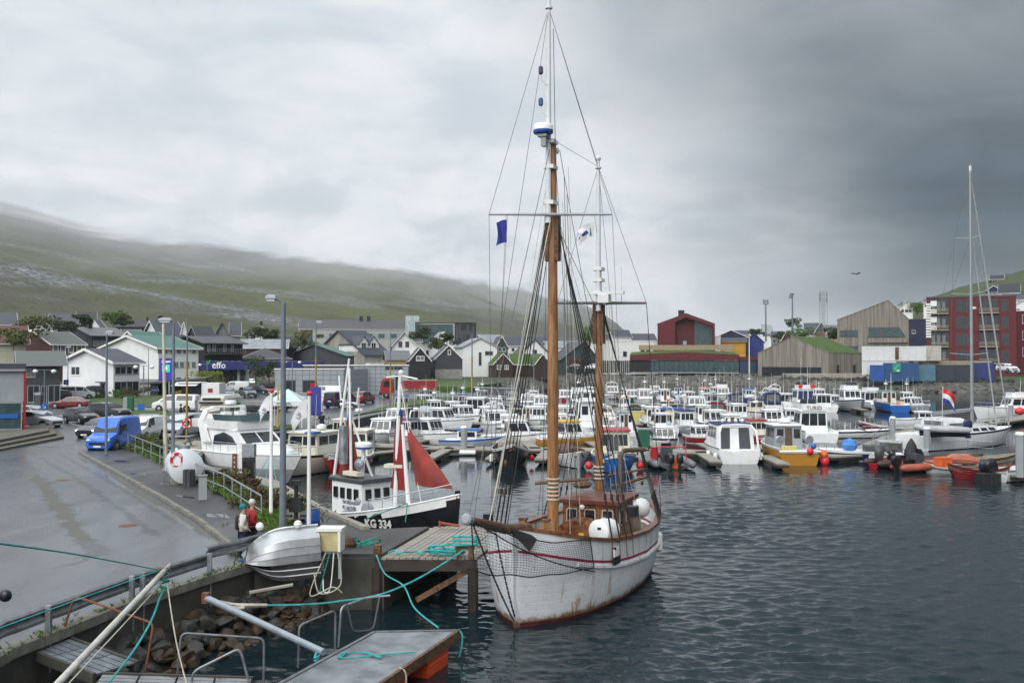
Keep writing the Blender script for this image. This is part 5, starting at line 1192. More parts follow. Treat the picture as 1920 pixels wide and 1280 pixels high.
road_sign(84,790,755,bluep,'round blue road sign with white arrow near the pale silver car')
road_sign(124,748,712,royal,'square blue parking sign against the white house',square=True)
road_sign(265,774,757,bluep,'low blue square sign on the grass strip',square=True,arrow=False)
mb=MB()
def slab_strip(name,pts,m,z,label=None,hgt=.12):
 P=[G(x,y,Q) for x,y in pts];mb=MB();mb.prism([(p.x,p.y) for p in P],Q-.05,Q+hgt);return struct(mb,name,m)
slab_strip('grass_strip',[(150,757),(285,764),(300,752),(385,745),(385,740),(265,742),(150,748)],grassm,Q)
slab_strip('grass_strip',[(212,778),(330,778),(300,771),(222,770)],grassm,Q)
slab_strip('grass_strip',[(663,780),(770,762),(838,752),(868,746),(820,745),(735,759)],grassm,Q)
slab_strip('grass_strip',[(400,826),(470,812),(560,803),(560,797),(470,803),(385,815)],grassm,Q)
slab_strip('planting_bed',[(45,768),(70,764),(110,764),(140,768),(140,758),(60,757)],grassm,Q)
slab_strip('grass_bank',[(795,734),(885,735),(900,731),(940,725),(850,722)],grassm,Q,hgt=.9)
slab_strip('planting_bank',[(395,915),(410,897),(480,908),(545,945),(560,978),(530,1000),(490,982)],grassm,Q,hgt=.18)
slab_strip('planting_bank',[(208,829),(222,812),(262,822),(310,838),(345,852),(372,866),(372,900),(300,870)],grassm,Q,hgt=.18)
DZ=.5
def dock(name,label,pts,w,group='floating docks of the marina',wm=None):
 P=[Vector((p.x,p.y,0)) for p in pts];t=thing(name,label,'dock',(P[0].x,P[0].y,0),0,group);o=P[0]
 for a,b in zip(P,P[1:]):
  BR(a-o+Vector((0,0,DZ-.04)),b-o+Vector((0,0,DZ-.04)),w,.12)('deck',deckw,t)
  BR(a-o+Vector((0,0,DZ-.20)),b-o+Vector((0,0,DZ-.20)),w-.12,.2)('side_beam',dwood,t)
  n=max(1,int((b-a).length/6));d=(b-a)/n;u=d.normalized()
  for i in range(n):
   c=a-o+d*(i+.5);BR(c-u*1.6+Vector((0,0,-.05)),c+u*1.6+Vector((0,0,-.05)),w*.8,.55)('float',wetconc,t)
 return t
def fingers(line,fr,ln,ang,w=.9,group='narrow finger docks between the boats',lab=None):
 for i,f in enumerate(fr):
  L=line[1]-line[0];p=line[0]+L*f;d=Vector((math.cos(R(ang)),math.sin(R(ang)),0))
  dock('finger_dock','narrow finger dock reaching out between moored boats',[p,p+d*ln],w,group)
rowA=[G(836,839,DZ),G(1215,843,DZ),G(1540,853,DZ)]
dock('walkway_dock','front floating walkway running behind the nearest row of boats',rowA,2.4)
dock('walkway_dock','left end of the front walkway leading past the white and red boats',[G(836,839,DZ),G(700,833,DZ),G(560,827,DZ)],2.2)
dock('walkway_dock','wide pale walkway at the right leading out past the big sailing yacht',[G(1540,853,DZ),G(1625,848,DZ),G(1720,859,DZ),G(1935,890,DZ)],2.6)
dock('walkway_dock','walkway branching off behind the blue and white speedboat to the wooden boats',[G(1612,848,DZ),G(1668,824,DZ),G(1735,800,DZ)],2.4)
dock('walkway_dock','dark-sided dock with tyre fenders at the right edge beyond the sailing yacht',[G(1735,803,DZ),G(1850,792,DZ),G(1935,780,DZ)],2.4)
dock('walkway_dock','second floating walkway in the middle of the marina',[G(880,792,DZ),G(1240,794,DZ),G(1500,796,DZ)],2.4)
dock('walkway_dock','third floating walkway in front of the timber terrace',[G(960,757,DZ),G(1290,757,DZ),G(1620,762,DZ)],2.6)
fl=[rowA[0],rowA[1]];fr_=[rowA[1],rowA[2]]
fingers(fl,(.02,.30,.52,.78,.98),8.0,263);fingers(fr_,(.31,.66),7.5,268)
fingers(fl,(.12,.45,.8),8.5,96);fingers(fr_,(.1,.45,.8),8,92)
fingers([G(836,839,DZ),G(560,827,DZ)],(.12,.45,.80),9,235);fingers([G(836,839,DZ),G(560,827,DZ)],(.3,.6),8,75)
fingers([G(880,792,DZ),G(1500,796,DZ)],(.08,.24,.42,.62,.72,.86),8,262);fingers([G(880,792,DZ),G(1500,796,DZ)],(.1,.35,.6,.8),8,88)
fingers([G(960,757,DZ),G(1620,762,DZ)],(.2,.38,.52,.66,.8,.95),9,268)
def pile(px,py,top,label,w=.42,group='grey square service pillars on the docks'):
 p=G(px,py,DZ);h=(py-top)*p.y/FPX;t=thing('dock_pillar',label,'pillar',(p.x,p.y,DZ),R(10),group)
 LA((0,0,0),[(w*.62,0),(w*.62,h-.12)],8)('post',greyp,t);LA((0,0,h-.12),[(w*.7,0),(w*.7,.1),(w*.4,.2)],8)('cap',trimw,t)
for a in((870,840,800,'grey pillar by the blue-roofed boat'),(697,842,806,'grey pillar left of the white cabin boat'),(1206,786,760,'grey pillar by the yellow bins'),(1738,840,802,'tall grey pillar left of the sailing yacht stern'),(1674,818,782,'grey pillar on the dock left of the rubber dinghy'),(1913,894,812,'tallest grey pillar at the right edge of the picture'),(1895,785,758,'grey pillar by the red buoy on the far right dock'),(937,765,742,'grey pillar below the truss gangway'),(945,815,799,'short grey pillar by the black open boat'),(1138,762,740,'grey pillar right of the mizzen mast')):pile(*a)
def dock_rail(pts,label,h=1.0):
 P=[G(x,y,DZ) for x,y in pts];t=thing('handrail',label,'handrail',tuple(P[0]),0,'steel handrails along the docks');o=P[0]
 for a,b in zip(P,P[1:]):
  mb=MB();mb.tube([a-o+Vector((0,0,h)),b-o+Vector((0,0,h))],.03,6);mb.tube([a-o+Vector((0,0,h*.5)),b-o+Vector((0,0,h*.5))],.02,5);mb.build('rail',steel,t)
 for p in P:TU([p-o,p-o+Vector((0,0,h))],.028,6)('post',steel,t)
dock_rail([(1620,838),(1640,832),(1667,818)],'short steel handrail along the walkway left of the dinghy')
dock_rail([(1768,850),(1815,850),(1862,853)],'steel handrail in front of the sailing yacht hull')
dock_rail([(1635,846),(1662,834),(1716,822)],'steel handrail on the near side of the branching walkway')
dock_rail([(1012,832),(1060,833),(1088,836)],'steel handrail by the wooden boat behind the main mast')
dock_rail([(1286,842),(1330,843)],'steel handrail left of the white cabin boat stern')
dock_rail([(1875,800),(1890,798)],'steel handrail on the far right dock')
a=V(885,741,165);b=V(968,745,152);t=thing('gangway','grey steel truss gangway from the grassy shore down to the dock','gangway',tuple(a))
d=b-a
for s_ in(0,1.6):
 o2=Vector((0,s_,0));mb=MB()
 mb.tube([o2+Vector((0,0,1.3)),o2+d+Vector((0,0,1.3))],.09,5);mb.tube([o2,o2+d],.09,5)
 for i in range(9):f=i/8;mb.tube([o2+d*f,o2+d*f+Vector((0,0,1.3))],.06,5);
 for i in range(8):mb.tube([o2+d*(i/8),o2+d*((i+1)/8)+Vector((0,0,1.3))],.05,5)
 mb.build('truss',steel,t)
SLB([(0,0,0),d,d+Vector((0,1.6,0)),(0,1.6,0)],.1)('deck',deckw,t)
BOATS=[]
class Boat:
 def __init__(s,name,label,px,py,head,L,B,fb,cols,style='motor',drop=.25,group='boats moored in the marina',cat='boat',at=None,bowup=.42,rake=.55,flare=.82,z=0,twotone=False):
  h=R(head)
  if at is None:
   e=(abs(math.sin(h))*L+abs(math.cos(h))*B)/2*.92
   Y=G(px,py,0).y+e;at=(XY(px,Y),Y)
  s.L,s.B,s.fb,s.style=L,B,fb,style;s.bowup=bowup
  s.t=thing(name,label,cat,(at[0],at[1],z),h,group);BOATS.append(s.t)
  hullm,bootm,stripem,deckm=cols;s.deckz=fb-drop;s.white=deckm
  n=13;R1=[];R2=[]
  for i in range(n):
   f=i/(n-1);bd=s.half(f);zs=s.sheer(f)
   if style=='double':bw=bd*(.62+.2*(1-abs(2*f-1)));xk=0
   else:bw=bd*lerp(.90,flare-.35*f**3,f)
   xb=(-L/2+L*f)
   def X(z,f=f,xb=xb):
    k=rake*max(0,(f-.55)/.45)**2;r_=xb-k*(1-max(-.3,z)/zs)*1.0
    if style=='double':r_+=rake*.6*max(0,(.45-f)/.45)**2*(1-max(-.3,z)/zs)
    return r_
   zz=[-.42*(1-.7*f**3),-.20,.07,zs*.5,zs-.17,zs]
   ww=[0.001,bw*.72,bw*.96,lerp(bw,bd,.62),bd*.995,bd]
   ring_=[Vector((X(z),-w,z)) for z,w in zip(zz,ww)]
   iw=max(.001,bd-.07)
   ring_+=[Vector((X(zs),-iw,zs+.0)),Vector((X(zs)-.02*f,-iw*.97,zs-drop))]
   R1.append(ring_)
  mb=MB();m=len(R1[0])
  rings=[r+[Vector((p.x,-p.y,p.z)) for p in reversed(r)] for r in R1]
  bands=[1,1,0,2 if twotone else 0,2,3,3]+[3]+[3,3,2,2 if twotone else 0,0,1,1]+[1]
  mb.loft(rings,0,closed=True,cap=True,band=bands);mb.build('hull',[hullm,bootm,stripem,deckm],s.t,smooth=True,ang=35)
  mb=MB()
  for sg in(-1,1):mb.tube([(r[5].x,sg*(-r[5].y+.015),r[5].z-.03) for r in R1],.035,5)
  mb.build('gunwale',MATS['black_rubber'] if hullm in(white,) else stripem,s.t)
 def half(s,f):
  B=s.B
  if s.style=='double':return max(.02,B/2*(1-abs(2*f-1)**2.4))
  if s.style=='pram':return B/2*(.72+.28*math.sin(math.pi*min(1,f*1.1)))
  return max(.02,B/2*(lerp(.92,1,min(1,f/.35))*(1 if f<.42 else 1-((f-.42)/.58)**2.3)))
 def sheer(s,f):
  if s.style=='double':return s.fb*(1+s.bowup*(2*f-1)**2*(1 if f>.5 else.8))
  return s.fb*(1+s.bowup*max(0,f-.15)**1.8)
 def X(s,f):return-s.L/2+s.L*f
 def cabin(s,f0,f1,w,h,m=None,roofm=None,rf=.25,ra=.05,front=3,side=2,aft='door',z0=None,v0=.42,v1=.88,over=.14,gm=None,tumble=.90,name='cabin',rth=.09):
  m=m or s.white;roofm=roofm or m;gm=gm or glassb;t=s.t
  x0,x1=s.X(f0),s.X(f1);w=min(w,2*s.half((f0+f1)/2)-.12);z0=s.deckz if z0 is None else z0;z1=z0+h
  wf=min(w,2*s.half(f1)-.1);wt,wft=w*tumble,wf*tumble
  lo=[Vector((x0,-w/2,z0)),Vector((x1,-wf/2,z0)),Vector((x1,wf/2,z0)),Vector((x0,w/2,z0))]
  hi=[Vector((x0+ra,-wt/2,z1)),Vector((x1-rf,-wft/2,z1)),Vector((x1-rf,wft/2,z1)),Vector((x0+ra,wt/2,z1))]
  mb=MB();mb.add(lo+hi,[(0,1,5,4),(1,2,6,5),(2,3,7,6),(3,0,4,7),(4,5,6,7),(3,2,1,0)]);c=mb.build(name,m,t)
  mb=MB();o=over;rr=[hi[0]+Vector((-o,-o,0)),hi[1]+Vector((o,-o*.6,0)),hi[2]+Vector((o,o*.6,0)),hi[3]+Vector((-o,o,0))]
  ce=sum(rr,Vector())/4
  top=[ce.lerp(p,.93)+Vector((0,0,rth)) for p in rr];crown=[ce.lerp(p,.6)+Vector((0,0,rth*1.5)) for p in rr]
  mb.loft([[p-Vector((0,0,.015)) for p in rr],[p+Vector((0,0,rth*.6)) for p in rr],top,crown],0);mb.build('roof',roofm,t,smooth=True,ang=50)
  S_=[lo[1],lo[0],hi[0],hi[1]];S_=[lo[0],lo[1],hi[1],hi[0]];P_=[lo[2],lo[3],hi[3],hi[2]];F_=[lo[1],lo[2],hi[2],hi[1]];A_=[lo[3],lo[0],hi[0],hi[3]]
  for i in range(front):
   u0=.05+.9*i/front+.02;opening(t,F_,u0,u0+.9/front-.04,v0,v1,.015,gm,'window')
  for i in range(side):
   u0=.07+.86*i/side+.02
   for q in(S_,P_):opening(t,q,u0,u0+.86/side-.05,v0,v1,.015,gm,'window')
  if aft=='door':
   opening(t,A_,.38,.64,.04,.90,.02,mat('brown_door',(.09,.06,.045),.6),'door');opening(t,A_,.08,.32,.48,.86,.015,gm,'window');opening(t,A_,.70,.93,.48,.86,.015,gm,'window')
  elif aft=='open':
   opening(t,A_,.10,.90,.05,.90,.012,mat('dim_cabin_inside',(.06,.065,.07),.7),'doorway');opening(t,A_,.36,.60,.05,.88,.03,m,'door_panel')
  elif aft=='glass':
   for k in range(3):opening(t,A_,.05+.31*k,.33+.31*k,.30,.90,.015,gm,'window')
  elif aft=='two':
   for k in range(2):opening(t,A_,.12+.42*k,.44+.42*k,.42,.86,.015,gm,'window')
  return z1+rth*1.5
 def rail(s,f0=.55,f1=1.0,h=.5,n=6,m=None):
  m=m or stainless
  for sg in(-1,1):
   mb=MB();P=[]
   for i in range(n+1):
    f=lerp(f0,f1,i/n);b=s.half(f)-.06;x=s.X(f)-(.15 if f>.97 else 0);z=s.sheer(f)
    P.append(Vector((x,sg*max(.02,b),z+h)))
    mb.tube([(x,sg*max(.02,b),z-.02),(x,sg*max(.02,b),z+h)],.016,4)
   mb.tube(P,.02,5);mb.build('bow_rail',m,s.t)
 def mast(s,f,z,h,y=0,r=.05,m=None,radar=True,arms=True,stays=True):
  m=m or trimw;x=s.X(f);mb=MB();mb.tube([(x,y,z-.05),(x,y,z+h)],[r,r*.6],6)
  if arms:mb.bar((x,y-.4,z+h*.72),(x,y+.4,z+h*.72),.04)
  o=mb.build('mast',m,s.t)
  if radar:
   LA((x+.05,y,z+h*.5),[(.16,0),(.30,.05),(.30,.17),(.2,.24)],12)('radar_dome',white,o,smooth=True)
  if stays:
   mb=MB();mb.tube([(x,y,z+h*.95),(x+h*.35,y+.3,z)],.015,4);mb.tube([(x,y,z+h*.95),(x-h*.3,y-.3,z)],.015,4);mb.build('stay',wire,o)
 def antenna(s,f,z,h,y=.3):x=s.X(f);TU([(x,y,z-.05),(x-.05*h,y,z+h)],[.018,.008],4)('antenna',trimw,s.t)
 def outboard(s,y=0,m=None,k=1.0,x=None,tilt=0,z=None):
  m=m or black;x=-s.L/2-.18*k if x is None else x;z=s.fb*.75 if z is None else z
  M=Matrix.Translation((x,y,z))@Matrix.Rotation(R(tilt),4,'Y')
  mb=MB();rr=[[M@Vector((a*k,b*k,c*k)) for a,b in((-.34*w,-.17*w),(.22*w,-.19*w),(.28*w,0),(.22*w,.19*w),(-.34*w,.17*w),(-.42*w,0))] for c,w in((.05,.8),(.15,1),(.45,1),(.62,.86),(.70,.45))]
  mb.loft(rr,0);o=mb.build('outboard_motor',m,s.t,smooth=True,ang=50)
  mb=MB();mb.add([M@Vector((a*k,b*k,c*k)) for c in(-.75,.08) for a,b in((-.2,-.06),(.10,-.08),(.10,.08),(-.2,.06))],[(0,1,5,4),(1,2,6,5),(2,3,7,6),(3,0,4,7),(3,2,1,0),(4,5,6,7)]);mb.lathe(M@Vector((-.32*k,0,-.62*k)),[(.02,0),(.10*k,.05*k),(.10*k,.2*k),(.03,.34*k)],8,axis=(1,0,0));mb.build('lower_leg',m,o)
 def fender(s,f,side,m=None,r=.13,ball=False,zz=None):
  m=m or white;y=side*(s.half(f)+r*.9);z=zz if zz is not None else s.sheer(f)*.45;mb=MB()
  if ball:mb.ball((s.X(f),y,z),r,10)
  else:mb.lathe((s.X(f),y,z-.3),[(.03,0),(r,.08),(r,.5),(.03,.6)],8)
  mb.build('fender',m,s.t,smooth=True)
 def canopy(s,f0,f1,w,h,m,z0=None,clear=True,aft=True):
  x0,x1=s.X(f0),s.X(f1);z0=s.deckz+.2 if z0 is None else z0
  prof=[(-w/2,0),(-w/2,h*.6),(-w*.42,h*.88),(-w*.25,h),(w*.25,h),(w*.42,h*.88),(w/2,h*.6),(w/2,0)]
  mb=MB();mb.loft([[Vector((lerp(x0,x1,k),y,z0+zz*(1-.06*k))) for y,zz in prof] for k in(0,.5,1)],0);o=mb.build('canopy',m,s.t,smooth=True,ang=45)
  if clear:
   for sg in(-1,1):
    BX(((x0+x1)/2,sg*(w/2+.01),z0+h*.4),((x1-x0)*.75,.03,h*.42))('clear_panel',curtain,s.t)
   BX((x0-.01,0,z0+h*.48),(.03,w*.72,h*.55))('clear_panel',curtain,s.t)
   BX((x1+.01,0,z0+h*.5),(.03,w*.7,h*.4))('clear_panel',curtain,s.t)
 def arch(s,f,w,h,m=None,z0=None):
  x=s.X(f);z0=s.sheer(f) if z0 is None else z0;mb=MB()
  mb.tube([(x,-w/2,z0),(x-.15,-w/2*.95,z0+h*.8),(x-.2,-w*.35,z0+h),(x-.2,w*.35,z0+h),(x-.15,w/2*.95,z0+h*.8),(x,w/2,z0)],.07,6);mb.build('radar_arch',m or white,s.t)
  LA((x-.2,0,z0+h+.05),[(.2,0),(.28,.05),(.28,.16),(.18,.22)],10)('radar_dome',white,s.t,smooth=True)
 def thwarts(s,n=3,m=None):
  for i in range(n):
   f=lerp(.25,.75,i/max(1,n-1));b=s.half(f)-.08;BX((s.X(f),0,s.deckz+.28),(.24,2*b,.05))('seat',m or deckw,s.t)
 def clutter(s,f0,f1,n=5,seed=0):
  q=random.Random(seed)
  for i in range(n):
   x=s.X(q.uniform(f0,f1));y=q.uniform(-.3,.3)*s.B;mm=q.choice([bluep,paley,greyp,buoyo,ropew,greencan])
   mb=MB()
   if q.random()<.5:mb.box((x,y,s.deckz+.2),(q.uniform(.3,.6),q.uniform(.3,.5),.4),rz=q.random())
   else:mb.lathe((x,y,s.deckz),[(.25,0),(.28,.12),(.2,.2),(.1,.22)],8)
   mb.build('deck_gear',mm,s.t)
 def name_text(s,body,f,z,size,m=None,aft=False,side=-1):
  m=m or navy
  if aft:M=frame((s.X(0)-.03,0,z),(0,-1,0),(-1,0,0))
  else:M=frame((s.X(f),side*(s.half(f)+.02),z),(1,0,0) if side<0 else(-1,0,0),(0,side,0))
  text(body,size,m,M,s.t,'boat_name',.008)
WW=(white,navy,white,white);
def cruiser(label,px,py,head,L,B,cols=WW,roof=None,fly=False,canopy=None,mast=0,h=1.55,fb=.95,ob=None,gm=None,cabm=None,arch=False,front=3,group='boats moored in the marina',**k):
 b=Boat('motor_boat',label,px,py,head,L,B,fb,cols,group=group,**k)
 b.cabin(.55,.86,B*.72,.42,cabm,front=0,side=1,aft=None,rf=.9,v0=.35,v1=.8,over=.02,name='coachroof',rth=.05)
 z=b.cabin(.30,.60,B*.80,h,cabm,roof,rf=.62,ra=.0,front=front,side=2,aft='glass' if not canopy else None,gm=gm)
 b.rail()
 if fly:
  z2=z;x0,x1=b.X(.28),b.X(.52);w=B*.66
  mb=MB();mb.loft([[Vector((x,y,zz)) for y,zz in((-w/2*k2,z2-.05),(-w/2*k2,z2+.5),(w/2*k2,z2+.5),(w/2*k2,z2-.05))] for x,k2 in((x0,1),(x1-.3,1),(x1+.1,.75))],0);mb.build('flybridge',white,b.t)
  SLB([(x1-.1,-w*.38,z2+.5),(x1-.1,w*.38,z2+.5),(x1-.4,w*.36,z2+.95),(x1-.4,-w*.36,z2+.95)],.03)('fly_screen',glassb,b.t);z=z2+.5
 if canopy:b.canopy(.06,.31,B*.82,h*1.02,canopy)
 if arch:b.arch(.28,B*.8,h+.5,z0=b.fb)
 if mast:b.mast(.42,z,mast)
 else:b.antenna(.4,z,1.6)
 b.antenna(.36,z,rnd.uniform(1.2,3),-.4);b.antenna(.33,z,rnd.uniform(1.5,3.4),.5)
 if ob:b.outboard(m=ob)
 return b
def pilot(label,px,py,head,L,B,cols=WW,roof=None,mast=1.8,h=1.9,fb=.85,f0=.34,f1=.60,cabm=None,aft='door',gear=3,style='motor',name='fishing_boat',front=3,wf=.62,bowup=.5,clut=True,group='boats moored in the marina',**k):
 b=Boat(name,label,px,py,head,L,B,fb,cols,style=style,drop=.42,bowup=bowup,group=group,**k)
 z=b.cabin(f0,f1,B*wf,h,cabm,roof,rf=.12,ra=.02,front=front,side=2,aft=aft,v0=.55,v1=.88)
 if mast:b.mast((f0+f1)/2,z,mast,radar=mast>1.2)
 b.rail(.62,1.0,.45,5)
 if clut:b.clutter(.08,f0-.05,gear,seed=int(px))
 b.antenna(f0+.05,z,rnd.uniform(1.8,3.4),.4);b.antenna(f0+.08,z,rnd.uniform(1.2,3),-.5)
 return b
RED=(redp,white,white,white);BLU=(bluep,redp,white,white);NAV=(navy,redp,white,white)
b=Boat('fishing_boat','bulky cream motor boat with boxy cabin left of the red fishing boat',585,898,248,8.6,3.0,1.25,(offwhite,black,black,offwhite),drop=.3,bowup=.15)
b.cabin(.30,.64,2.5,1.75,offwhite,offwhite,rf=.15,front=2,side=2,aft='door',v0=.55);b.rail(.66,1,.55,5);b.antenna(.5,2.9,2.4);b.clutter(.05,.28,4,3)
LA((b.X(.45),.5,2.85),[(.2,0),(.36,.1),(.36,.28),(.1,.4)],10)('liferaft',white,b.t,smooth=True)
BX((b.X(.66),1.0,2.8),(.9,.7,.12))('blue_hatch',bluep,b.t)
b=Boat('fishing_boat','red-hulled double-ended fishing boat with white deck and net hauler',655,893,262,8.0,2.9,1.05,RED,style='double',drop=.35)
b.cabin(.10,.34,1.9,1.9,offwhite,offwhite,rf=.1,front=3,side=1,v0=.6);b.mast(.55,.8,5.0,radar=False);b.mast(.2,2.7,2.4);b.clutter(.4,.8,6,9)
LA((b.X(.72),.4,1.6),[(.28,-.1),(.32,0),(.28,.1)],12,axis=(1,.3,0))('hauler',steel,b.t);TU([(b.X(.72),.4,.7),(b.X(.72),.4,1.6)],.07,6)('hauler_post',greyp,b.t)
cruiser('white cabin boat with dark wraparound windscreen behind the brown-sailed mast',716,838,255,7.0,2.6,roof=white,h=1.5)
cruiser('white sports fisher with a black arch and raked pilothouse on the finger dock',812,838,330,7.6,2.7,roof=white,arch=True,ob=white)
cruiser('grey-bottomed white boat with clear canopy behind the sports fisher',838,808,330,7.0,2.5,canopy=mat('clear_grey_canopy',(.30,.33,.36),.2))
pilot('white wheelhouse boat with a life raft half hidden by the red sail',762,842,250,6.6,2.3,WW,roof=navy,mast=1.2)
b=pilot('small blue-topped boat beside the grey pillar',886,846,345,5.4,2.1,(greyp,white,bluep,white),roof=bluep,mast=0,h=1.25,f0=.28,f1=.62,clut=False,name='cabin_boat',front=2)
pilot('white boat with deep blue hull and blue roof on the outer left dock',868,772,280,7.0,2.5,(royal,redp,white,white),roof=royal,mast=1.4)
cruiser('large white cabin cruiser with square aft window and pulpit rails, left dock',898,790,75,8.5,3.0,h=1.9,fb=1.1,mast=1.6)
pilot('white fishing boat with red net floats at its rail behind the cruiser',850,792,300,6.4,2.3,WW,mast=1.6,gear=5)
cruiser('white half-cabin boat with blue canopy stripe in the second left row',800,772,300,7.0,2.6,roof=white,mast=1.2)
pilot('white boat with blue canopy frame near the grassy shore',755,776,300,6.2,2.3,WW,roof=bluep,mast=.8)
pilot('small cream wheelhouse boat behind the red fishing boat',642,842,250,6.2,2.2,(offwhite,redp,offwhite,offwhite),mast=2.2)
b=Boat('work_boat','dark open rubber workboat moored under the grass bank',700,812,200,6.0,2.2,.6,(rubber,rubber,greyp,dgrey),drop=.2);b.mast(.4,.5,1.4,radar=True);b.clutter(.3,.7,3,5)
b=Boat('open_boat','black-hulled open boat with white rim and a patched canvas screen, bow towards us',957,880,274,7.5,2.7,1.15,(black,black,white,oldwood),style='double',drop=.4,bowup=.55)
b.canopy(.30,.72,1.7,.95,mat('patched_grey_canvas',(.30,.27,.24),.8,var=.6,vs=2.5),z0=.9,clear=False);b.fender(.55,1,buoyr,.2,True);b.fender(.6,-1,white);b.mast(.35,1.1,1.3,radar=False)
cruiser('white streamlined cabin boat with broad dark windscreen behind the black open boat',980,838,10,7.4,2.7,h=1.5,roof=white)
b=Boat('wooden_boat','white clinker-built wooden boat with brown tarpaulin just right of the main mast',1068,880,282,6.4,2.3,.85,(mat('white_clinker',(.60,.61,.61),.5,wave=('Z',2.2,.7)),black,white,oldwood),style='double',drop=.35,bowup=.5)
b.canopy(.25,.75,1.5,.85,mat('brown_tarpaulin',(.11,.055,.045),.8,var=.3),z0=.55,clear=False)
b=cruiser('white cabin boat with yellow roof and ochre hull behind the clinker boat',1080,840,15,6.8,2.4,(ochre,white,white,white),roof=yellow,h=1.5)
b=cruiser('tall white flybridge boat seen from astern with two square windows',1102,818,92,9.0,3.2,(white,navy,maroon,white),h=2.3,fb=1.2,fly=False,mast=0)
b.cabin(.24,.46,2.0,1.0,white,white,z0=b.deckz+2.4,rf=.5,front=3,side=1,aft='two',v0=.35,v1=.85);opening(b.t,[Vector((b.X(.295),1.25,b.deckz)),Vector((b.X(.295),-1.25,b.deckz)),Vector((b.X(.295),-1.15,b.deckz+2.3)),Vector((b.X(.295),1.15,b.deckz+2.3))],.1,.9,.2,.9,.02,white,'aft_panel')
for k in(-.5,.5):BX((b.X(.295)-.05,k,b.deckz+1.5),(.03,.62,.85))('window',glassb,b.t)
b=Boat('fishing_boat','blue clinker fishing boat with cream wheelhouse and red roof behind the mizzen mast',1150,890,268,7.6,3.1,1.15,(mat('blue_clinker',(.015,.15,.50),.45,wave=('Z',2.0,.8),dirt=.2),navy,offwhite,offwhite),style='double',drop=.45,bowup=.4)
b.cabin(.22,.60,2.3,2.0,offwhite,redp,rf=.05,front=2,side=2,aft='door',v0=.5,over=.2);b.fender(.62,-1,buoyr,.28,True,.35);b.fender(.62,1,buoyr,.28,True,.35);b.mast(.35,2.7,1.2);b.clutter(.62,.85,4,8)
BX((b.X(.605),-.1,1.55),(.04,.75,1.6))('door',dgrey,b.t)
LA((b.X(.5),-1.25,1.7),[(.30,-.05),(.36,0),(.30,.05)],14,axis=(0,1,0))('lifebuoy',buoyr,b.t)
cruiser('small white boat with navy bow cover and red hatch behind the inflatable',1246,845,268,5.8,2.2,(white,navy,navy,white),h=1.2,fb=.8,cabm=white)
def rib(label,px,py,head,L,B,m,obs=2,cover=None,cons=True,deck=dgrey,group='rubber boats and skiffs along the docks',ob=black,tilt=0,at=None):
 h=R(head);e=(abs(math.sin(h))*L+abs(math.cos(h))*B)/2*.9;Y=G(px,py,0).y+e
 t=thing('inflatable_boat',label,'inflatable boat',(XY(px,Y),Y,0) if at is None else at,h,group)
 P=[(-L/2-.25,-B/2+.25,.36)]+[(-L/2+L*k,-B/2+.25,.36+.1*k) for k in(0,.3,.55)]+[(L*.28,-B*.34,.47),(L*.42,-B*.18,.55),(L/2-.1,0,.6),(L*.42,B*.18,.55),(L*.28,B*.34,.47)]+[(-L/2+L*k,B/2-.25,.36+.1*k) for k in(.55,.3,0)]+[(-L/2-.25,B/2-.25,.36)]
 n=len(P);TU(P,[.1]+[.26]*(n-2)+[.1],10)('inflated_tube',m,t,smooth=True)
 mb=MB();mb.loft([[Vector((x,-w,.28)),Vector((x,0,-.25+.3*max(0,x/L))),Vector((x,w,.28)),Vector((x,0,.3))] for x,w in((-L/2,B*.36),(L*.2,B*.33),(L*.42,.12))],0);mb.build('hull',deck,t)
 class _:pass
 o=_();o.t=t;o.L=L;o.fb=.6
 for i in range(obs):Boat.outboard(o,((i-(obs-1)/2)*.62),ob,1.05,x=-L/2-.15,z=.45,tilt=tilt)
 if cons:
  BX((-.2,0,.8),(.6,.8,.9))('console',dgrey,t);SLB([(.1,-.38,1.2),(.1,.38,1.2),(-.1,.36,1.6),(-.1,-.36,1.6)],.02)('screen',glassb,t)
  for k in(-1.0,-1.6):BX((k*L/6,0,.62),(.5,.5,.5))('seat',black,t)
 return t
t=rib('large grey rubber boat with two black outboards and an orange seat between them',1248,880,92,6.6,3.0,mat('grey_hypalon',(.17,.18,.19),.6,var=.2),2)
BX((-3.2,0,.5),(.3,.4,.75))('orange_pad',buoyo,t);BX((-2.3,1.25,1.1),(.3,.5,.8))('red_tank',redp,t)
TU([(-2.0,-1.1,.4),(-2.1,-1.0,1.5),(-2.1,1.0,1.5),(-2.0,1.1,.4)],.05,6)('frame_bar',buoyr,t)
b=Boat('motor_boat','white cabin boat seen squarely from astern with open doorway and white fenders',1362,869,91,8.2,3.3,1.15,(white,navy,white,white),drop=.25,bowup=.25)
z=b.cabin(.16,.66,2.9,1.85,white,navycan,rf=.6,ra=.25,front=3,side=3,aft='open',v0=.45,over=.06);b.rail(.66,1,.5,5)
for sg in(-1,1):TU([(b.X(.02),sg*1.42,1.1),(b.X(.06),sg*1.36,2.3),(b.X(.12),sg*1.1,2.75),(b.X(.12),0,2.82)],.08,6)('aft_frame',white,b.t)
for f,sd in((.06,-1),(.06,1),(.3,-1),(.3,1)):b.fender(f,sd,white,.16,zz=.5)
for k in range(4):BA((b.X(.35),-.9+.5*k,z+.12),.16,8)('roof_light',white,b.t)
BX((b.X(0)-.012,-.95,.62),(.02,.72,.72))('transom_hatch',trimw,b.t)
b=pilot('red-hulled cream boat between the square white stern and the ochre boat',1418,838,275,6.8,2.6,(redp,white,white,offwhite),roof=redp,cabm=offwhite,mast=2.8,h=1.7)
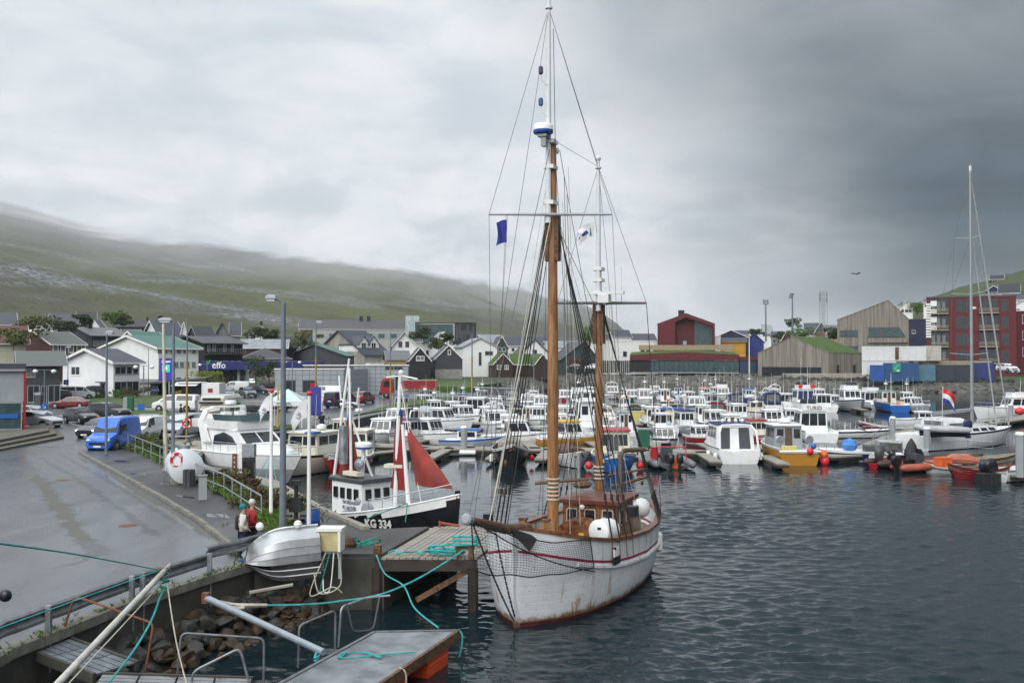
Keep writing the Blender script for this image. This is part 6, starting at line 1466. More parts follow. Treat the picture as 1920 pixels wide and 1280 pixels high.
b=Boat('fishing_boat','white and ochre fishing boat with orange buoys and yellow ropes, stern towards us',1468,872,92,7.8,3.1,1.25,(ochre,dgrey,white,white),drop=.35,bowup=.2)
z=b.cabin(.34,.66,2.2,1.8,greyp,white,rf=.1,front=3,side=2,aft='door',v0=.5,over=.2)
LA((b.X(.45),0,z),[(.3,0),(.5,.1),(.5,.3),(.2,.42)],12)('liferaft',white,b.t,smooth=True);b.mast(.55,z,1.6,radar=False)
TU([(b.X(0)-.04,-1.5,1.02),(b.X(0)-.04,1.5,1.02)],.10,6)('white_band',white,b.t)
for k in range(5):LA((b.X(.06),.2+.22*k,1.0),[(.05,0),(.16,.05),(.14,.35),(.06,.4)],7)('yellow_coil',paley,b.t)
for y,zz,mm,r in((-.7,1.05,MATS['red_buoy'],.26),(-.95,1.4,bluep,.22),(-1.95,.75,buoyo,.32),(-2.0,.25,buoyr,.36)):BA((b.X(.0)-.1 if y>-1.5 else b.X(.08),y,zz),r,10)('buoy',mm,b.t,smooth=True)
for y in(-1.2,.95):mb=MB();mb.lathe((b.X(.2),y,1.75),[(.3,-.12),(.12,-.05),(.12,.05),(.3,.12)],12,axis=(1,0,0));mb.tube([(b.X(.2),y,1.0),(b.X(.2),y,1.75)],.06,5);mb.build('hauler',steel,b.t)
b=cruiser('white flybridge cruiser lettered TURID, stern towards us',1515,830,88,9.5,3.3,(white,maroon,white,white),h=1.9,fb=1.1,fly=True)
text('TURID',.5,maroon,frame((b.X(.28)-.04,0,3.05),(0,-1,0),(-1,0,0)),b.t,'boat_name',.01)
b=Boat('speed_boat','white and navy speedboat with a bright blue tarpaulin bundle, bow to the left',1580,866,168,6.0,2.2,.75,(navy,white,white,white),drop=.2,bowup=.35,rake=1.2)
BA((b.X(.42),0,1.15),.62,9,sc=(1,1.1,.85))('tarpaulin',mat('blue_tarpaulin',(.06,.22,.58),.6,var=.3,vs=4,bump=.6,bs=6),b.t);b.outboard(0,black,1.15);b.rail(.62,1,.35,4)
BX((b.X(.15),0,.9),(1.2,1.7,.45))('engine_well',dgrey,b.t)
b=Boat('motor_boat','white outboard boat with clear windscreen and a large tilted grey engine',1668,876,60,5.6,2.2,.75,(white,navy,white,white),drop=.3,bowup=.35)
SLB([(.5,-.8,.8),(.5,.8,.8),(.1,.75,1.5),(.1,-.75,1.5)],.03)('windscreen',curtain,b.t);mb=MB();mb.tube([(-.6,-.95,.8),(-.5,-.9,1.7),(-.5,.9,1.7),(-.6,.95,.8)],.05,6);mb.tube([(.4,-.8,.8),(-.1,-.8,1.6),(-.1,.8,1.6),(.4,.8,.8)],.04,6);mb.build('canopy_frame',steel,b.t)
b.outboard(.2,dgrey,1.5,tilt=-25);b.outboard(-.6,black,1.1)
t=rib('red and black rubber boat with a black hooded console, right of the tilted outboard',1712,880,12,6.4,2.2,mat('black_red_tube',(.035,.02,.022),.5),0,deck=redp)
LA((-.2,0,.35),[(.62,0),(.5,.7),(.28,1.35),(.05,1.7)],9)('hooded_cover',rubber,t);BX((-.2,0,.5),(4.6,1.3,.12))('red_floor',redp,t)
t=rib('orange and black inflatable raft moored between the wooden skiffs',1722,888,15,3.2,1.6,mat('faded_orange_tube',(.36,.10,.055),.55,var=.2),1)
def skiff(label,px,py,head,L,B,cols,fb=.5,**k):
 b=Boat('rowing_boat',label,px,py,head,L,B,fb,cols,style='double',drop=.38,bowup=.6,group='rubber boats and skiffs along the docks',**k);b.thwarts();return b
skiff('white rowing boat with dark gear aboard, bow to the left',1782,888,186,4.6,1.6,(white,white,trimw,oldwood),fb=.55)
skiff('deep red pointed rowing boat with draped rope, bow to the left',1836,901,190,4.6,1.7,(mat('red_clinker',(.22,.012,.02),.35,wave=('Z',2.6,.6)),maroon,maroon,oldwood),fb=.65)
skiff('long bare timber skiff with high black stem behind the white rowing boat',1832,876,18,7.5,1.6,(deckw,black,oldwood,deckw),fb=.5)
skiff('pale timber skiff lying along the walkway behind the orange box',1775,872,12,6.0,1.5,(deckw,black,oldwood,oldwood),fb=.45)
skiff('long wooden skiff full of gear nearest the right-hand walkway',1880,890,14,6.5,1.5,(deckw,black,oldwood,oldwood),fb=.45)
b=Boat('motor_boat','white outboard boat with black engine cut by the right edge',1922,905,20,5.0,2.0,.75,(white,navy,white,white),drop=.3);b.outboard(0,black,1.3,tilt=-20);b.outboard(.7,navy,1.0)
t=thing('float_box','black ribbed plastic float beside the red rowing boat','float',tuple(G(1852,905,0)));BX((0,0,.2),(1.3,.8,.8))('block',rubber,t)
for k in range(5):BX((-.52+.26*k,-.42,.2),(.12,.08,.8))('rib',rubber,t)
t=thing('fish_box','orange plastic box standing in the skiff below the life raft','box',tuple(G(1768,872,.75)));BX((0,0,.2),(.9,.7,.55),rz=.4)('box',buoyo,t);BX((0,0,.5),(.94,.74,.06),rz=.4)('lid',buoyo,t)
t=thing('life_raft','faded orange inflatable bundle lying on a skiff','life raft',tuple(G(1800,868,.7)));TU([(-1.3,0,.1),(-.5,.1,.3),(.5,0,.28),(1.3,.1,.1)],[.15,.34,.36,.15],8)('bundle',mat('salmon_fabric',(.42,.14,.09),.7,bump=.5,bs=5),t,smooth=True)
b=Boat('wooden_boat','slender traditional wooden boat with a high dark red bow left of the grey pillar',1690,812,178,9.0,1.9,.6,(maroon,black,white,deckw),style='double',drop=.3,bowup=1.1);b.thwarts(4)
pilot('small white cabin boat with yellow crates left of the sailing yacht',1722,800,0,6.0,2.2,WW,mast=0,h=1.2,f0=.45,f1=.72)
b=Boat('motor_boat','long low white speedboat lying side-on behind the branching walkway',1610,822,5,8.0,2.2,.65,(white,navy,navy,white),drop=.15);SLB([(.4,-.8,.7),(.4,.8,.7),(0,.7,1.05),(0,-.7,1.05)],.03)('windscreen',glassb,b.t);b.rail(.6,1,.3,4)
cruiser('white flybridge fishing cruiser with outriggers at the far right dock',1895,784,180,10,3.4,(white,white,white,white),fly=True,h=1.7,fb=1.2)
t=thing('mooring_buoy','red mooring buoy on the far right dock','buoy',tuple(G(1912,778,DZ)));BA((0,0,.5),.6,12,sc=(1.1,.9,.8))('float',buoyr,t,smooth=True);TU([(0,0,-.1),(0,0,1.05)],.06,6)('eye',steel,t)
second=[('white boat with pale aft cabin right of the mizzen shrouds',1225,800,268,7.0,2.5,dict(mast=1.5)),('white boat with dark blue hull and boxy aft canopy by the yellow bins',1190,790,92,7.4,2.6,dict(cols=NAV,mast=1.2,aft='door')),]
pilot('white wheelhouse boat with black sheerline and tall mast among the mizzen shrouds',1222,806,92,7.0,2.6,(black,redp,white,white),mast=2.6)
pilot('light blue cabined boat with three small square windows behind the yellow bins',1266,792,5,7.0,2.5,(navy,redp,palebl,palebl),roof=bluep,cabm=palebl,mast=1.0,f0=.15,f1=.62,h=1.2,front=2)
cruiser('white cruiser with pale hull and arched three-pane windscreen, bow to us',1306,782,265,8.5,3.0,(greyp,navy,navy,white),h=1.5,fb=1.2)
b=cruiser('white pilothouse boat with radar and flat blue-trimmed roof behind the mizzen',1210,762,270,9.0,3.0,WW,roof=white,h=1.9,mast=1.9)
cruiser('white boat with maroon canvas canopy and clear windows',1338,790,85,7.6,2.8,WW,canopy=maroon,h=1.5)
b=pilot('white ketch-bowed motor boat with blue hull and tall bow mast',1388,800,275,8.0,2.8,(royal,redp,white,white),mast=0,f0=.22,f1=.5);b.mast(.6,1.0,3.2,radar=False)
pilot('cream wheelhouse boat with dark roof and windows right of the maroon canopy',1412,785,180,7.2,2.6,(white,navy,navy,offwhite),roof=navycan,cabm=offwhite,mast=1.6)
cruiser('white boat with navy blue canvas canopy, third row',1374,768,88,7.6,2.7,WW,canopy=navycan,h=1.6)
cruiser('white boat with rounded blue windscreen cover and hardtop arch',1437,768,90,8.5,3.1,WW,canopy=navycan,h=1.7,arch=True)
cruiser('compact white cabin boat with square aft window left of the dark-windowed cruiser',1470,768,92,6.8,2.6,WW,h=1.6)
b=cruiser('white hardtop cruiser with dark glass aft bulkhead, lifebuoys and two tall aerials',1503,770,92,9.0,3.4,WW,h=2.1,fb=1.2,fly=True,gm=navycan)
for k in(-.9,.9):LA((b.X(.27)-.05,k,b.deckz+2.6),[(.24,-.04),(.32,0),(.24,.04)],12,axis=(1,0,0))('lifebuoy',buoyr,b.t)
b.antenna(.3,3.3,4.5,.8);b.antenna(.3,3.3,4.5,-.6)
cruiser('white rounded-roof cabin boat with sliding aft door',1537,772,95,7.0,2.8,WW,h=1.7)
pilot('small white wheelhouse boat squeezed left of the big white bow',1564,768,270,6.5,2.3,WW,mast=1.2,h=1.6,clut=False)
cruiser('large white motor cruiser bow-on with a tall raked screen',1596,772,268,9.5,3.3,(greyp,navy,navy,white),h=1.9,fb=1.4,fly=True)
cruiser('white two-decked boat with paired square windows left of the bright blue boat',1626,766,92,9.0,3.0,WW,h=1.8,fly=True)
b=Boat('fishing_boat','bright blue fishing boat with pale wheelhouse, the farthest right of the row',1663,772,92,9.0,3.4,1.35,(bluep,redp,offwhite,offwhite),drop=.4,bowup=.25)
z=b.cabin(.42,.66,2.2,1.9,offwhite,teal,front=3,side=2);b.mast(.35,1.0,4.5,radar=False);b.mast(.55,z,1.6);b.clutter(.05,.38,6,2);b.fender(.1,-1,buoyo,.25,True)
pilot('grey and white fishing boat with red rail and gantry right of the blue boat',1700,762,265,7.5,2.6,(greyp,redp,redp,white),mast=2.2,h=1.7)
cruiser('white cuddy boat with grey hull at the end of the row',1716,774,285,6.5,2.5,(greyp,navy,white,white),h=1.3)
cruiser('white half-cabin with dinghy engine and steel arch behind the red-trimmed boat',1238,815,95,6.8,2.5,WW,h=1.3,ob=palebl,arch=True)
b=Boat('open_boat','small white open boat with black outboard in the gap of the second row',1312,814,95,4.8,1.9,.6,(white,navy,white,white),drop=.3);b.outboard(0,black,1.1,tilt=-20);b.thwarts(2)
cruiser('small white and red cabin boat left of the white stern',1318,838,280,5.6,2.1,(redp,white,white,white),h=1.1,fb=.75)
pilot('white boat with radar and curved rail behind the main mast',1010,806,270,7.0,2.6,WW,mast=1.8)
pilot('cream-cabined boat with black trim and blue roof by the second dock',968,806,272,6.6,2.4,WW,roof=navycan,cabm=offwhite,mast=1.0)
cruiser('white low cruiser with long foredeck between the masts, second row',1060,800,275,7.5,2.7,WW,h=1.4)
cruiser('white aft-cockpit boat with grey canvas beside the third walkway',1015,775,270,7.5,2.8,WW,canopy=mat('pale_grey_canvas',(.38,.39,.41),.7),h=1.5)
cruiser('white sedan cruiser seen from the bow under the gangway',990,770,265,7.8,2.8,WW,h=1.5,roof=white)
pilot('small turquoise-sterned boat on the far side of the marina',1000,752,92,6.0,2.5,(teal,teal,white,white),mast=.8,h=1.3)
cruiser('white upright trawler-style yacht with stacked cabins behind the mast shrouds',1085,772,268,9.0,3.2,WW,fly=True,h=1.8,fb=1.2,mast=1.2)
cruiser('white boat with red sheer and cream deck in the far row',1060,758,268,7.5,2.7,(redp,white,white,white),h=1.5)
pilot('orange-decked white work boat among the mizzen rigging',1170,778,270,6.8,2.5,WW,roof=buoyo,mast=1.8)
cruiser('white boat with green hull line in the far row right of the mizzen',1185,757,270,7.2,2.7,(greencan,white,white,white),h=1.5)
pilot('dark-hulled boat with grey wheelhouse in the far row',1245,757,90,7.5,2.7,(dgrey,redp,white,white),mast=2.0)
pilot('white boat with low wide white awning in the far row',1288,755,90,7.5,2.9,WW,roof=white,f0=.1,f1=.6,h=1.4,mast=.9)
pilot('white and orange-roofed boat with lamp mast in the far row',1322,752,268,7.0,2.6,WW,roof=buoyo,mast=2.0)
cruiser('white cruiser with bow pulpit and spotlights in the far row',1355,752,268,8.0,2.8,WW,h=1.6,fly=True)
pilot('bright blue-roofed boat left of the hardtop arch in the far row',1405,756,268,7.5,2.7,(royal,redp,white,white),roof=bluep,mast=3.0)
pilot('grey net boat with tall tripod mast between the second and third walkway',1330,770,180,7.0,2.4,(greyp,redp,greyp,greyp),mast=2.6,roof=greyp,cabm=greyp)
cruiser('white narrow cuddy boat by the truss gangway',930,776,280,6.5,2.4,WW,h=1.3)
pilot('white double-ended boat beside the grassy groyne',905,760,300,6.2,2.3,WW,style='double',mast=1.5)
cruiser('white weekender with blue stripe at the inner left dock',740,805,255,6.6,2.4,(white,navy,royal,white),h=1.3)
pilot('white stern-cabin boat under the lorry, inner dock',815,788,290,6.6,2.4,WW,mast=1.4)
for lb,px,py,hd,k,mst in(('white cuddy boat tucked behind the black open boat',932,818,280,1,0),('small white wheelhouse boat left of the main mast, second row',955,824,270,0,0),('white half-deck boat just right of the main mast, second row',1045,826,275,1,0),('white boat with aft rails behind the blue clinker boat',1135,828,272,1,0),('white pilothouse boat behind the red-roofed cabin',1168,818,95,0,1),('white angling boat right of the green bin',1285,818,275,0,1),('low white cruiser between the yellow tubs and the maroon canopy',1345,815,280,1,0),('white boat with small cabin behind the square white stern',1368,828,92,0,0),('white cabin boat behind the ochre boat wheelhouse',1450,812,270,1,0),('white launch beside the flybridge cruiser lettered TURID',1482,806,268,0,0),('white sloop-bowed boat left of the maroon canopy',1316,800,90,0,1),('white boat in the farthest row by the mizzen mast',1148,748,268,1,0),('small white boat in the farthest row between the masts',1105,750,90,0,0),('white boat in the farthest row below the glass hall',1228,745,268,1,0),('white boat with lamp mast under the middle of the glass hall',1270,745,90,0,1),('white wheelhouse boat below the red fascia end',1342,746,270,0,1),('white launch in front of the terrace steps',1448,756,90,1,0),('white cruiser at the outer end of the second left finger',918,802,285,1,0),('white fishing launch beside the cream-cabined boat',990,796,88,0,1),('white day boat at the inner end of the second walkway',872,800,300,1,0),('white boat with high bow under the grassy point',960,762,280,0,0),('white harbour launch left of the large bow-on cruiser',1535,756,268,0,0)):
 q_=rnd.uniform(.9,1.12);cl=rnd.choice([WW,WW,(greyp,navy,white,white),(white,maroon,royal,white),(white,black,black,white)])
 if k:cruiser(lb,px,py,hd,7*q_,2.6*q_,cl,h=rnd.uniform(1.3,1.7),arch=rnd.random()<.35)
 else:pilot(lb,px,py,hd,6.8*q_,2.5*q_,cl,h=rnd.uniform(1.5,1.95),mast=2.6 if mst else 1.2,roof=rnd.choice([white,white,navycan,greyp]),f0=rnd.uniform(.22,.38),f1=.62)
for px,py,w,mm,lb in((1197,789,1.6,paley,'pale yellow fish tub between the boats, left of the grey pillar'),(1275,789,3.2,paley,'long pair of pale yellow fish tubs on the walkway'),(1140,792,1.4,paley,'pale yellow tub seen through the mizzen shrouds')):
 p=G(px,py,DZ);t=thing('fish_tub',lb,'tub',tuple(p),0,'yellow fish tubs on the docks');BX((0,0,.55),(w,1.0,1.0))('tub',mm,t);BX((0,0,1.08),(w+.08,1.08,.1))('rim',mm,t)
p=G(1207,838,DZ);t=thing('refuse_bin','dark green wheeled bin with grey lid on the front walkway','bin',tuple(p));BX((0,0,.75),(.9,.7,1.4))('body',greencan,t);BX((0,0,1.5),(1.0,.8,.12))('lid',greyp,t)
t=thing('float_cylinder','white cylindrical float hanging on the front dock side','float',tuple(G(877,848,.25)));LA((-.7,0,0),[(.05,0),(.2,.08),(.2,1.3),(.05,1.38)],10,axis=(1,0,0))('cylinder',white,t,smooth=True)
for i,(x,y) in enumerate(((1758,803),(1775,801),(1800,799),(1815,797),(1850,795),(1865,793),(1880,790))):
 t=thing('tyre_fender','black tyre fender on the far right dock side, '+('first','second','third','fourth','fifth','sixth','seventh')[i]+' from the left','tyre',tuple(G(x,y+2,.25)),0,'tyre fenders on the far right dock');LA((0,-.0,0),[(.22,-.12),(.42,-.1),(.45,0),(.42,.1),(.22,.12)],12,axis=(.25,1,0))('tyre',tyre,t)
b=Boat('sailing_yacht','large white sailing yacht with a navy stripe and grey mast, stern to the left',1795,838,30,13.5,3.9,1.35,(white,navy,navy,white),drop=.12,bowup=.25,rake=1.2,group=None,cat='sailing yacht',at=tuple(G(1800,846,0))[:2] if False else(XY(1806,87.5),87.5))
b.cabin(.36,.78,2.3,.55,white,white,rf=.9,front=0,side=4,aft=None,v0=.3,v1=.8,over=.02,name='coachroof',rth=.06)
b.canopy(.20,.40,2.6,1.15,mat('white_sprayhood',(.66,.67,.68),.7),z0=1.5,clear=True)
sm=mat('silver_mast',(.40,.42,.43),.35,.6,var=.08)
def yz(py):return ZY(py,88.5)
mx=b.X(.585);mtop=yz(322)
m_=TU([(mx,0,1.4),(mx,0,mtop)],[.15,.10],8)('mast',sm,b.t,smooth=True)
TU([(mx-.1,0,3.2),(mx-5.3,0,3.0)],.16,8)('boom',sm,b.t,smooth=True)
for py_,w in((448,1.4),(552,1.7),(665,1.9)):
 for sg in(-1,1):TU([(mx,0,yz(py_)),(mx-.4,sg*w,yz(py_)+.15)],.035,5)('spreader',sm,m_)
LA((mx+.25,0,yz(580)),[(.1,0),(.28,.03),(.28,.16),(.2,.2)],10)('radar_dome',white,m_,smooth=True)
TU([(b.X(.97),0,1.7),(lerp(b.X(.97),mx,.5),0,lerp(1.7,mtop,.5)),(mx+.1,0,mtop-.6)],[.05,.09,.05],6)('furled_sail',mat('furled_grey_sail',(.36,.375,.39),.7),b.t)
TU([(b.X(.84),0,1.7),(mx+.2,0,yz(445))],[.07,.05],6)('furled_sail',MATS['furled_grey_sail'],b.t)
for pts in([(b.X(0),.0,1.5),(mx,0,mtop)],):TU(pts,.014,4)('backstay',wire,b.t)
for sg in(-1,1):
 for w,py_ in((1.4,448),(1.7,552)):
  TU([(mx-.3,sg*1.85,1.5),(mx-.4,sg*1.8,yz(665)),(mx-.4,sg*w,yz(py_)+.15),(mx,0,mtop-.3 if w<1.5 else yz(448))],.014,4)('shroud',wire,b.t)
b.rail(.05,.99,.6,11)
mb=MB();mb.tube([(mx,0,mtop),(mx,0,mtop+.7)],.012,4);mb.box((mx,0,mtop+.2),(.15,.15,.5));mb.build('masthead_gear',white,m_)
BX((b.X(0)-.01,0,.85),(.03,1.6,.9))('bathing_platform_door',trimw,b.t)
def flag(name,label,pole_top,d,w,h,stripes,parent=None,sag=.55,wave=.12,vertical=False,cat='flag'):
 """cloth hanging from a point, built as a rippled sheet; stripes = list of (v0, v1, material)"""
 o=Vector(pole_top);d=Vector(d).normalized();nx,ny=14,9;t=thing(name,label,cat,tuple(o)) if parent is None else parent
 nrm=Vector((-d.y,d.x,0))
 def P(u,v):return d*(w*u*(1-.12*math.sin(v*3)))+Vector((0,0,-h*v-sag*w*u*u))+nrm*(wave*math.sin(u*7+v*3)*(u+.1))
 for k,(v0,v1,m) in enumerate(stripes):
  mb=MB();n2=max(2,int(ny*(v1-v0)+1))
  vs=[P(i/nx,lerp(v0,v1,j/n2)) for j in range(n2+1) for i in range(nx+1)]
  mb.add(vs,[(j*(nx+1)+i,j*(nx+1)+i+1,(j+1)*(nx+1)+i+1,(j+1)*(nx+1)+i) for j in range(n2) for i in range(nx)])
  off=Vector((0,0,0));mb.add([p+nrm*.012 for p in vs],[(j*(nx+1)+i,(j+1)*(nx+1)+i,(j+1)*(nx+1)+i+1,j*(nx+1)+i+1) for j in range(n2) for i in range(nx)])
  mb.build('cloth',m,t,smooth=True)
 return t
p=V(1768,728,83);flag('ensign','red white and blue striped ensign hanging at the yacht stern',p,(1,.1,0),1.15,1.2,[(0,.33,buoyr),(.33,.66,flagw),(.66,1,flagb)],sag=.75)
t=thing('flagstaff','thin staff carrying the striped ensign','flagstaff',(p.x,p.y,1.3));TU([(-.15,0,-.2),(0,0,p.z-1.3+.1)],.022,6)('staff',trimw,t);BA((0,0,p.z-1.2),.045,8)('ball',trimw,t)
t=rib('pale grey rubber dinghy hanging across the yacht stern',1755,838,178,4.0,1.7,mat('pale_grey_tube',(.40,.42,.43),.55),1,cons=False,at=(XY(1762,81.5),81.5,1.55),ob=navy)
seen={}
for o in[k for k in bpy.data.objects if k.get('label','').startswith('narrow finger dock')]:
 ch=[c for c in bpy.data.objects if c.parent==o and c.name.startswith('deck')][0];mid=o.location+sum((Vector(v) for v in ch.bound_box),Vector())/8
 for bt in sorted(BOATS,key=lambda k:(k.location-mid).length):
  w=bt['label'].split();lab='finger dock beside the '+' '.join(w[:12]).rstrip(',')
  while lab.split()[-1] in('with','and','the','in','of','by','a','at','left','right','behind','its','from','on','to','an','beside','between'):lab=' '.join(lab.split()[:-1])
  if lab not in seen:seen[lab]=1;o['label']=lab;break
JL,JR,JY0,JY1=G(725,1046,Q).x,G(886,1046,Q).x,G(760,1046,Q).y,G(840,988,Q).y
jt=thing('jetty','timber jetty of grey planks on dark piles beside the white sailing ship','jetty',(JL,JY0,0))
n=15;W=(JR-JL+.35)/n
for i in range(n):
 x0=-.2+i*W;sk=.22
 y1=JY1-JY0+(rnd.uniform(-.04,.04));y0=rnd.uniform(-.05,.03)
 mb=MB();z=Q+.03+rnd.uniform(-.008,.008)
 mb.slab([(x0+.012,y0,z),(x0+W-.012,y0,z),(x0+W-.012+sk*y1,y1,z),(x0+.012+sk*y1,y1,z)],.07);mb.build('plank',deckw,jt)
BX(((JR-JL)/2-.1,.06,Q-.22),(JR-JL+.5,.22,.34))('front_beam',dwood,jt)
BX(((JR-JL)/2+1.0,JY1-JY0-.1,Q-.22),(JR-JL+.4,.22,.34))('rear_beam',dwood,jt)
for k in range(3):BR((.2+1.1*k,.2,Q-.2),(.2+1.1*k+.22*(JY1-JY0),JY1-JY0-.2,Q-.2),.18,.25)('joist',dwood,jt)
for px,y in((-.3,.02),(JR-JL+.02,-.02),(JR-JL+1.1,JY1-JY0-.3),(1.4,JY1-JY0-.3)):
 TU([(px,y,-2),(px,y,Q-.3)],.17,9)('pile',dwood,jt)
BR((.9,.3,.25),(JR-JL-.05,.1,Q-.35),.16)('brace',oldwood,jt)
TU([(-.28,-.02,Q),(-.28,-.02,Q+.42)],.13,8)('bollard',oldwood,jt)
for x in(JR-JL-.42,JR-JL-.05):BX((x,.0,Q+.22),(.16,.18,.42))('bollard_post',oldwood,jt)
BX((JR-JL-.23,.0,Q+.34),(.6,.12,.12))('bollard_bar',oldwood,jt)
a=G(692,999,Q);b=G(540,933,Q);kt=thing('edge_timber','long grey kerb timber along the quay edge beside the black fishing boat','kerb timber',tuple(a));BR((-.1,0,.12),(b-a)+Vector((-.1,0,.12)),.24,.24)('beam',deckw,kt)
def rope(name,label,pts,r,m,cat='rope',sub=8,sag=0.0,group=None):
 P=[Vector(p) for p in pts];out=[]
 for i in range(len(P)-1):
  p0,p1,p2,p3=P[max(0,i-1)],P[i],P[i+1],P[min(len(P)-1,i+2)]
  for k in range(sub):
   t=k/sub;q=.5*((2*p1)+(p2-p0)*t+(2*p0-5*p1+4*p2-p3)*t*t+(3*p1-p0-3*p2+p3)*t**3)
   if sag:q=q-Vector((0,0,sag*4*t*(1-t)))
   out.append(q)
 out.append(P[-1]);mb=MB();o=Vector(P[0]);mb.tube([q-o for q in out],r,6);ob=mb.build(name,m,None,smooth=True);ob.location=o
 return tag(ob,label,cat,group)
def coil(c,rx,ry,turns,seed,z=.04):
 q=random.Random(seed);return[Vector((c[0]+rx*(1+.18*q.uniform(-1,1))*math.cos(t*.9),c[1]+ry*(1+.18*q.uniform(-1,1))*math.sin(t*.9),c[2]+z+.012*t*q.random())) for t in range(int(turns*7))]
c1=G(690,1029,Q);rope('rope_coil','dark green rope coiled on the jetty left of the wooden bollard',coil(c1,.42,.24,5,3),.025,ropeg,sub=3)
c2=G(800,1040,Q+.05);rope('rope_coil','turquoise rope heaped along the front edge of the jetty planks',[Vector((c2.x-1.2+.17*i,c2.y+.12*math.sin(i*1.9),Q+.12+.05*(i%2))) for i in range(15)]+coil((c2.x+.5,c2.y,Q),.42,.16,4,5,.12),.035,ropet,sub=4)
hb=Vector((JR-.2,JY0,Q+.3));rope('rope_coil','turquoise mooring rope wound round the paired bollard at the jetty corner',[hb+Vector((.42*math.cos(i*.8),.2*math.sin(i*.8),.05+.016*i)) for i in range(22)],.035,ropet,sub=3)
rope('mooring_rope','long turquoise mooring rope from the jetty corner across to the rocks',[hb,V(755,1098,28.2),V(640,1126,27.5),V(500,1134,26.4)],.028,ropet,sag=.02)
rope('mooring_rope','turquoise rope hanging from the jetty bollard and dropping to the pontoon',[V(706,1040,29.0),V(722,1075,28.6),V(757,1098,28.2),V(778,1140,26.8),V(822,1176,25.2)],.022,ropet)
rope('rope_tail','frayed white rope ends lying over the rocks beside the wall',[V(412,1128,25.8),V(440,1133,26),V(470,1134,26.1),V(500,1134,26.4)],.05,ropew)
rope('rope_tail','second frayed white rope end beside the first on the rocks',[V(420,1136,25.7),V(445,1140,25.9),V(458,1138,26.0)],.05,ropew)
def gthing(name,label,cat,px,py,z=Q+.11,rz=0):p=G(px,py,z);return thing(name,label,cat,(p.x,p.y,z),R(rz)),p.y/FPX
t,k=gthing('meter_cabinet','white cabinet with yellowed front on a post at the quay corner','cabinet',621,1058,Q,-4)
BX((0,0,.75),(.68,.5,.60))('box',mat('yellowed_cabinet',(.52,.45,.24),.5,var=.22,vs=3,dirt=.4,dirtc=(.6,.58,.5)),t)
mb=MB();mb.box((0,.0,1.08),(.76,.6,.09));mb.box((.31,-.02,.75),(.08,.56,.62));mb.build('lid',trimw,t)
mb=MB();mb.box((.28,-.05,.1),(.09,.09,1.0));mb.box((-.28,.1,.2),(.08,.08,.8));mb.build('post',greyp,t)
LA((-.47,-.1,.78),[(.16,-.1),(.2,-.06),(.12,0),(.2,.06),(.16,.1)],12,axis=(1,0,0))('hose_reel',offwhite,t)
p0=G(621,1058,Q)
for i in range(4):rope('hose',['pale hose looping down the quay wall below the cabinet','white cable drooping from the cabinet to the wall foot','green hose hanging straight down under the cabinet','thin white cable hanging left of the cabinet post'][i],[p0+Vector((.25-.12*i,-.3,.4)),p0+Vector((.35-.3*i,-.42,-.5-.1*i)),p0+Vector((-.25+.12*i,-.45,-.75+.06*i)),p0+Vector((-.45+.28*i,-.36,-.15-.2*i))],.018,(ropew,trimw,ropeg,ropew)[i],cat='hose')
t,k=gthing('barrel','bright blue plastic barrel standing behind the white flagpole','barrel',586,990);LA((0,0,0),[(.24,0),(.27,.08),(.27,.28),(.28,.3),(.27,.32),(.27,.62),(.22,.68)],14)('drum',mat('blue_plastic',(.015,.10,.42),.4),t,smooth=True);LA((0,0,.66),[(.2,0),(.2,.05)],12)('lid',black,t)
t,k=gthing('stone_block','large rough stone block beside the flagpole base on the quay','stone',552,985);o=share('rock',RM['g'][2],t);o.scale=(.75,.6,.42);o.location=(0,0,.3)
t,k=gthing('winch','old black upright winch with hoses standing on the stone block','winch',555,972,Q+.6);mb=MB();mb.tube([(0,0,0),(0,0,1.25)],.07,8);mb.box((0,0,1.25),(.28,.2,.16));mb.box((0,0,.5),(.42,.3,.5));mb.build('column',rubber,t)
for sg in(-1,1):TU([(sg*.2,0,.7),(sg*.45,.1,.5),(sg*.4,.1,.1),(sg*.15,0,.1)],.05,6)('hose',rubber,t)
t,k=gthing('net_heap','small heap of brown and orange nets behind the white cabinet','net heap',650,1024);BA((0,0,.1),.34,9,sc=(1,.8,.75))('net',mat('brown_netting',(.10,.05,.035),.95,var=.6,vs=12,bump=1,bs=30),t)
t,k=gthing('bent_pipe','rusty red pipe lying at the far edge of the jetty under the black bow','pipe',838,988,Q+.15);TU([(-.25,0,.0),(-.25,0,.22),(-.2,0,.15),(.45,.05,.04)],.05,7)('pipe',mat('red_rust_pipe',(.28,.07,.035),.7),t)
ctr=V(531,1049,29.5);bx_=Vector((-.95,-.28,-.06)).normalized();up_=Vector((-.22,.92,.30));up_=(up_-bx_*up_.dot(bx_)).normalized();sd_=up_.cross(bx_)
M=Matrix.Identity(4)
for i in range(3):M[i][0],M[i][1],M[i][2],M[i][3]=bx_[i],sd_[i],up_[i],ctr[i]
t=thing('aluminium_boat','upturned aluminium dinghy leaning on its side against the quay wall','dinghy',tuple(ctr))
rings=[];Lb=2.15
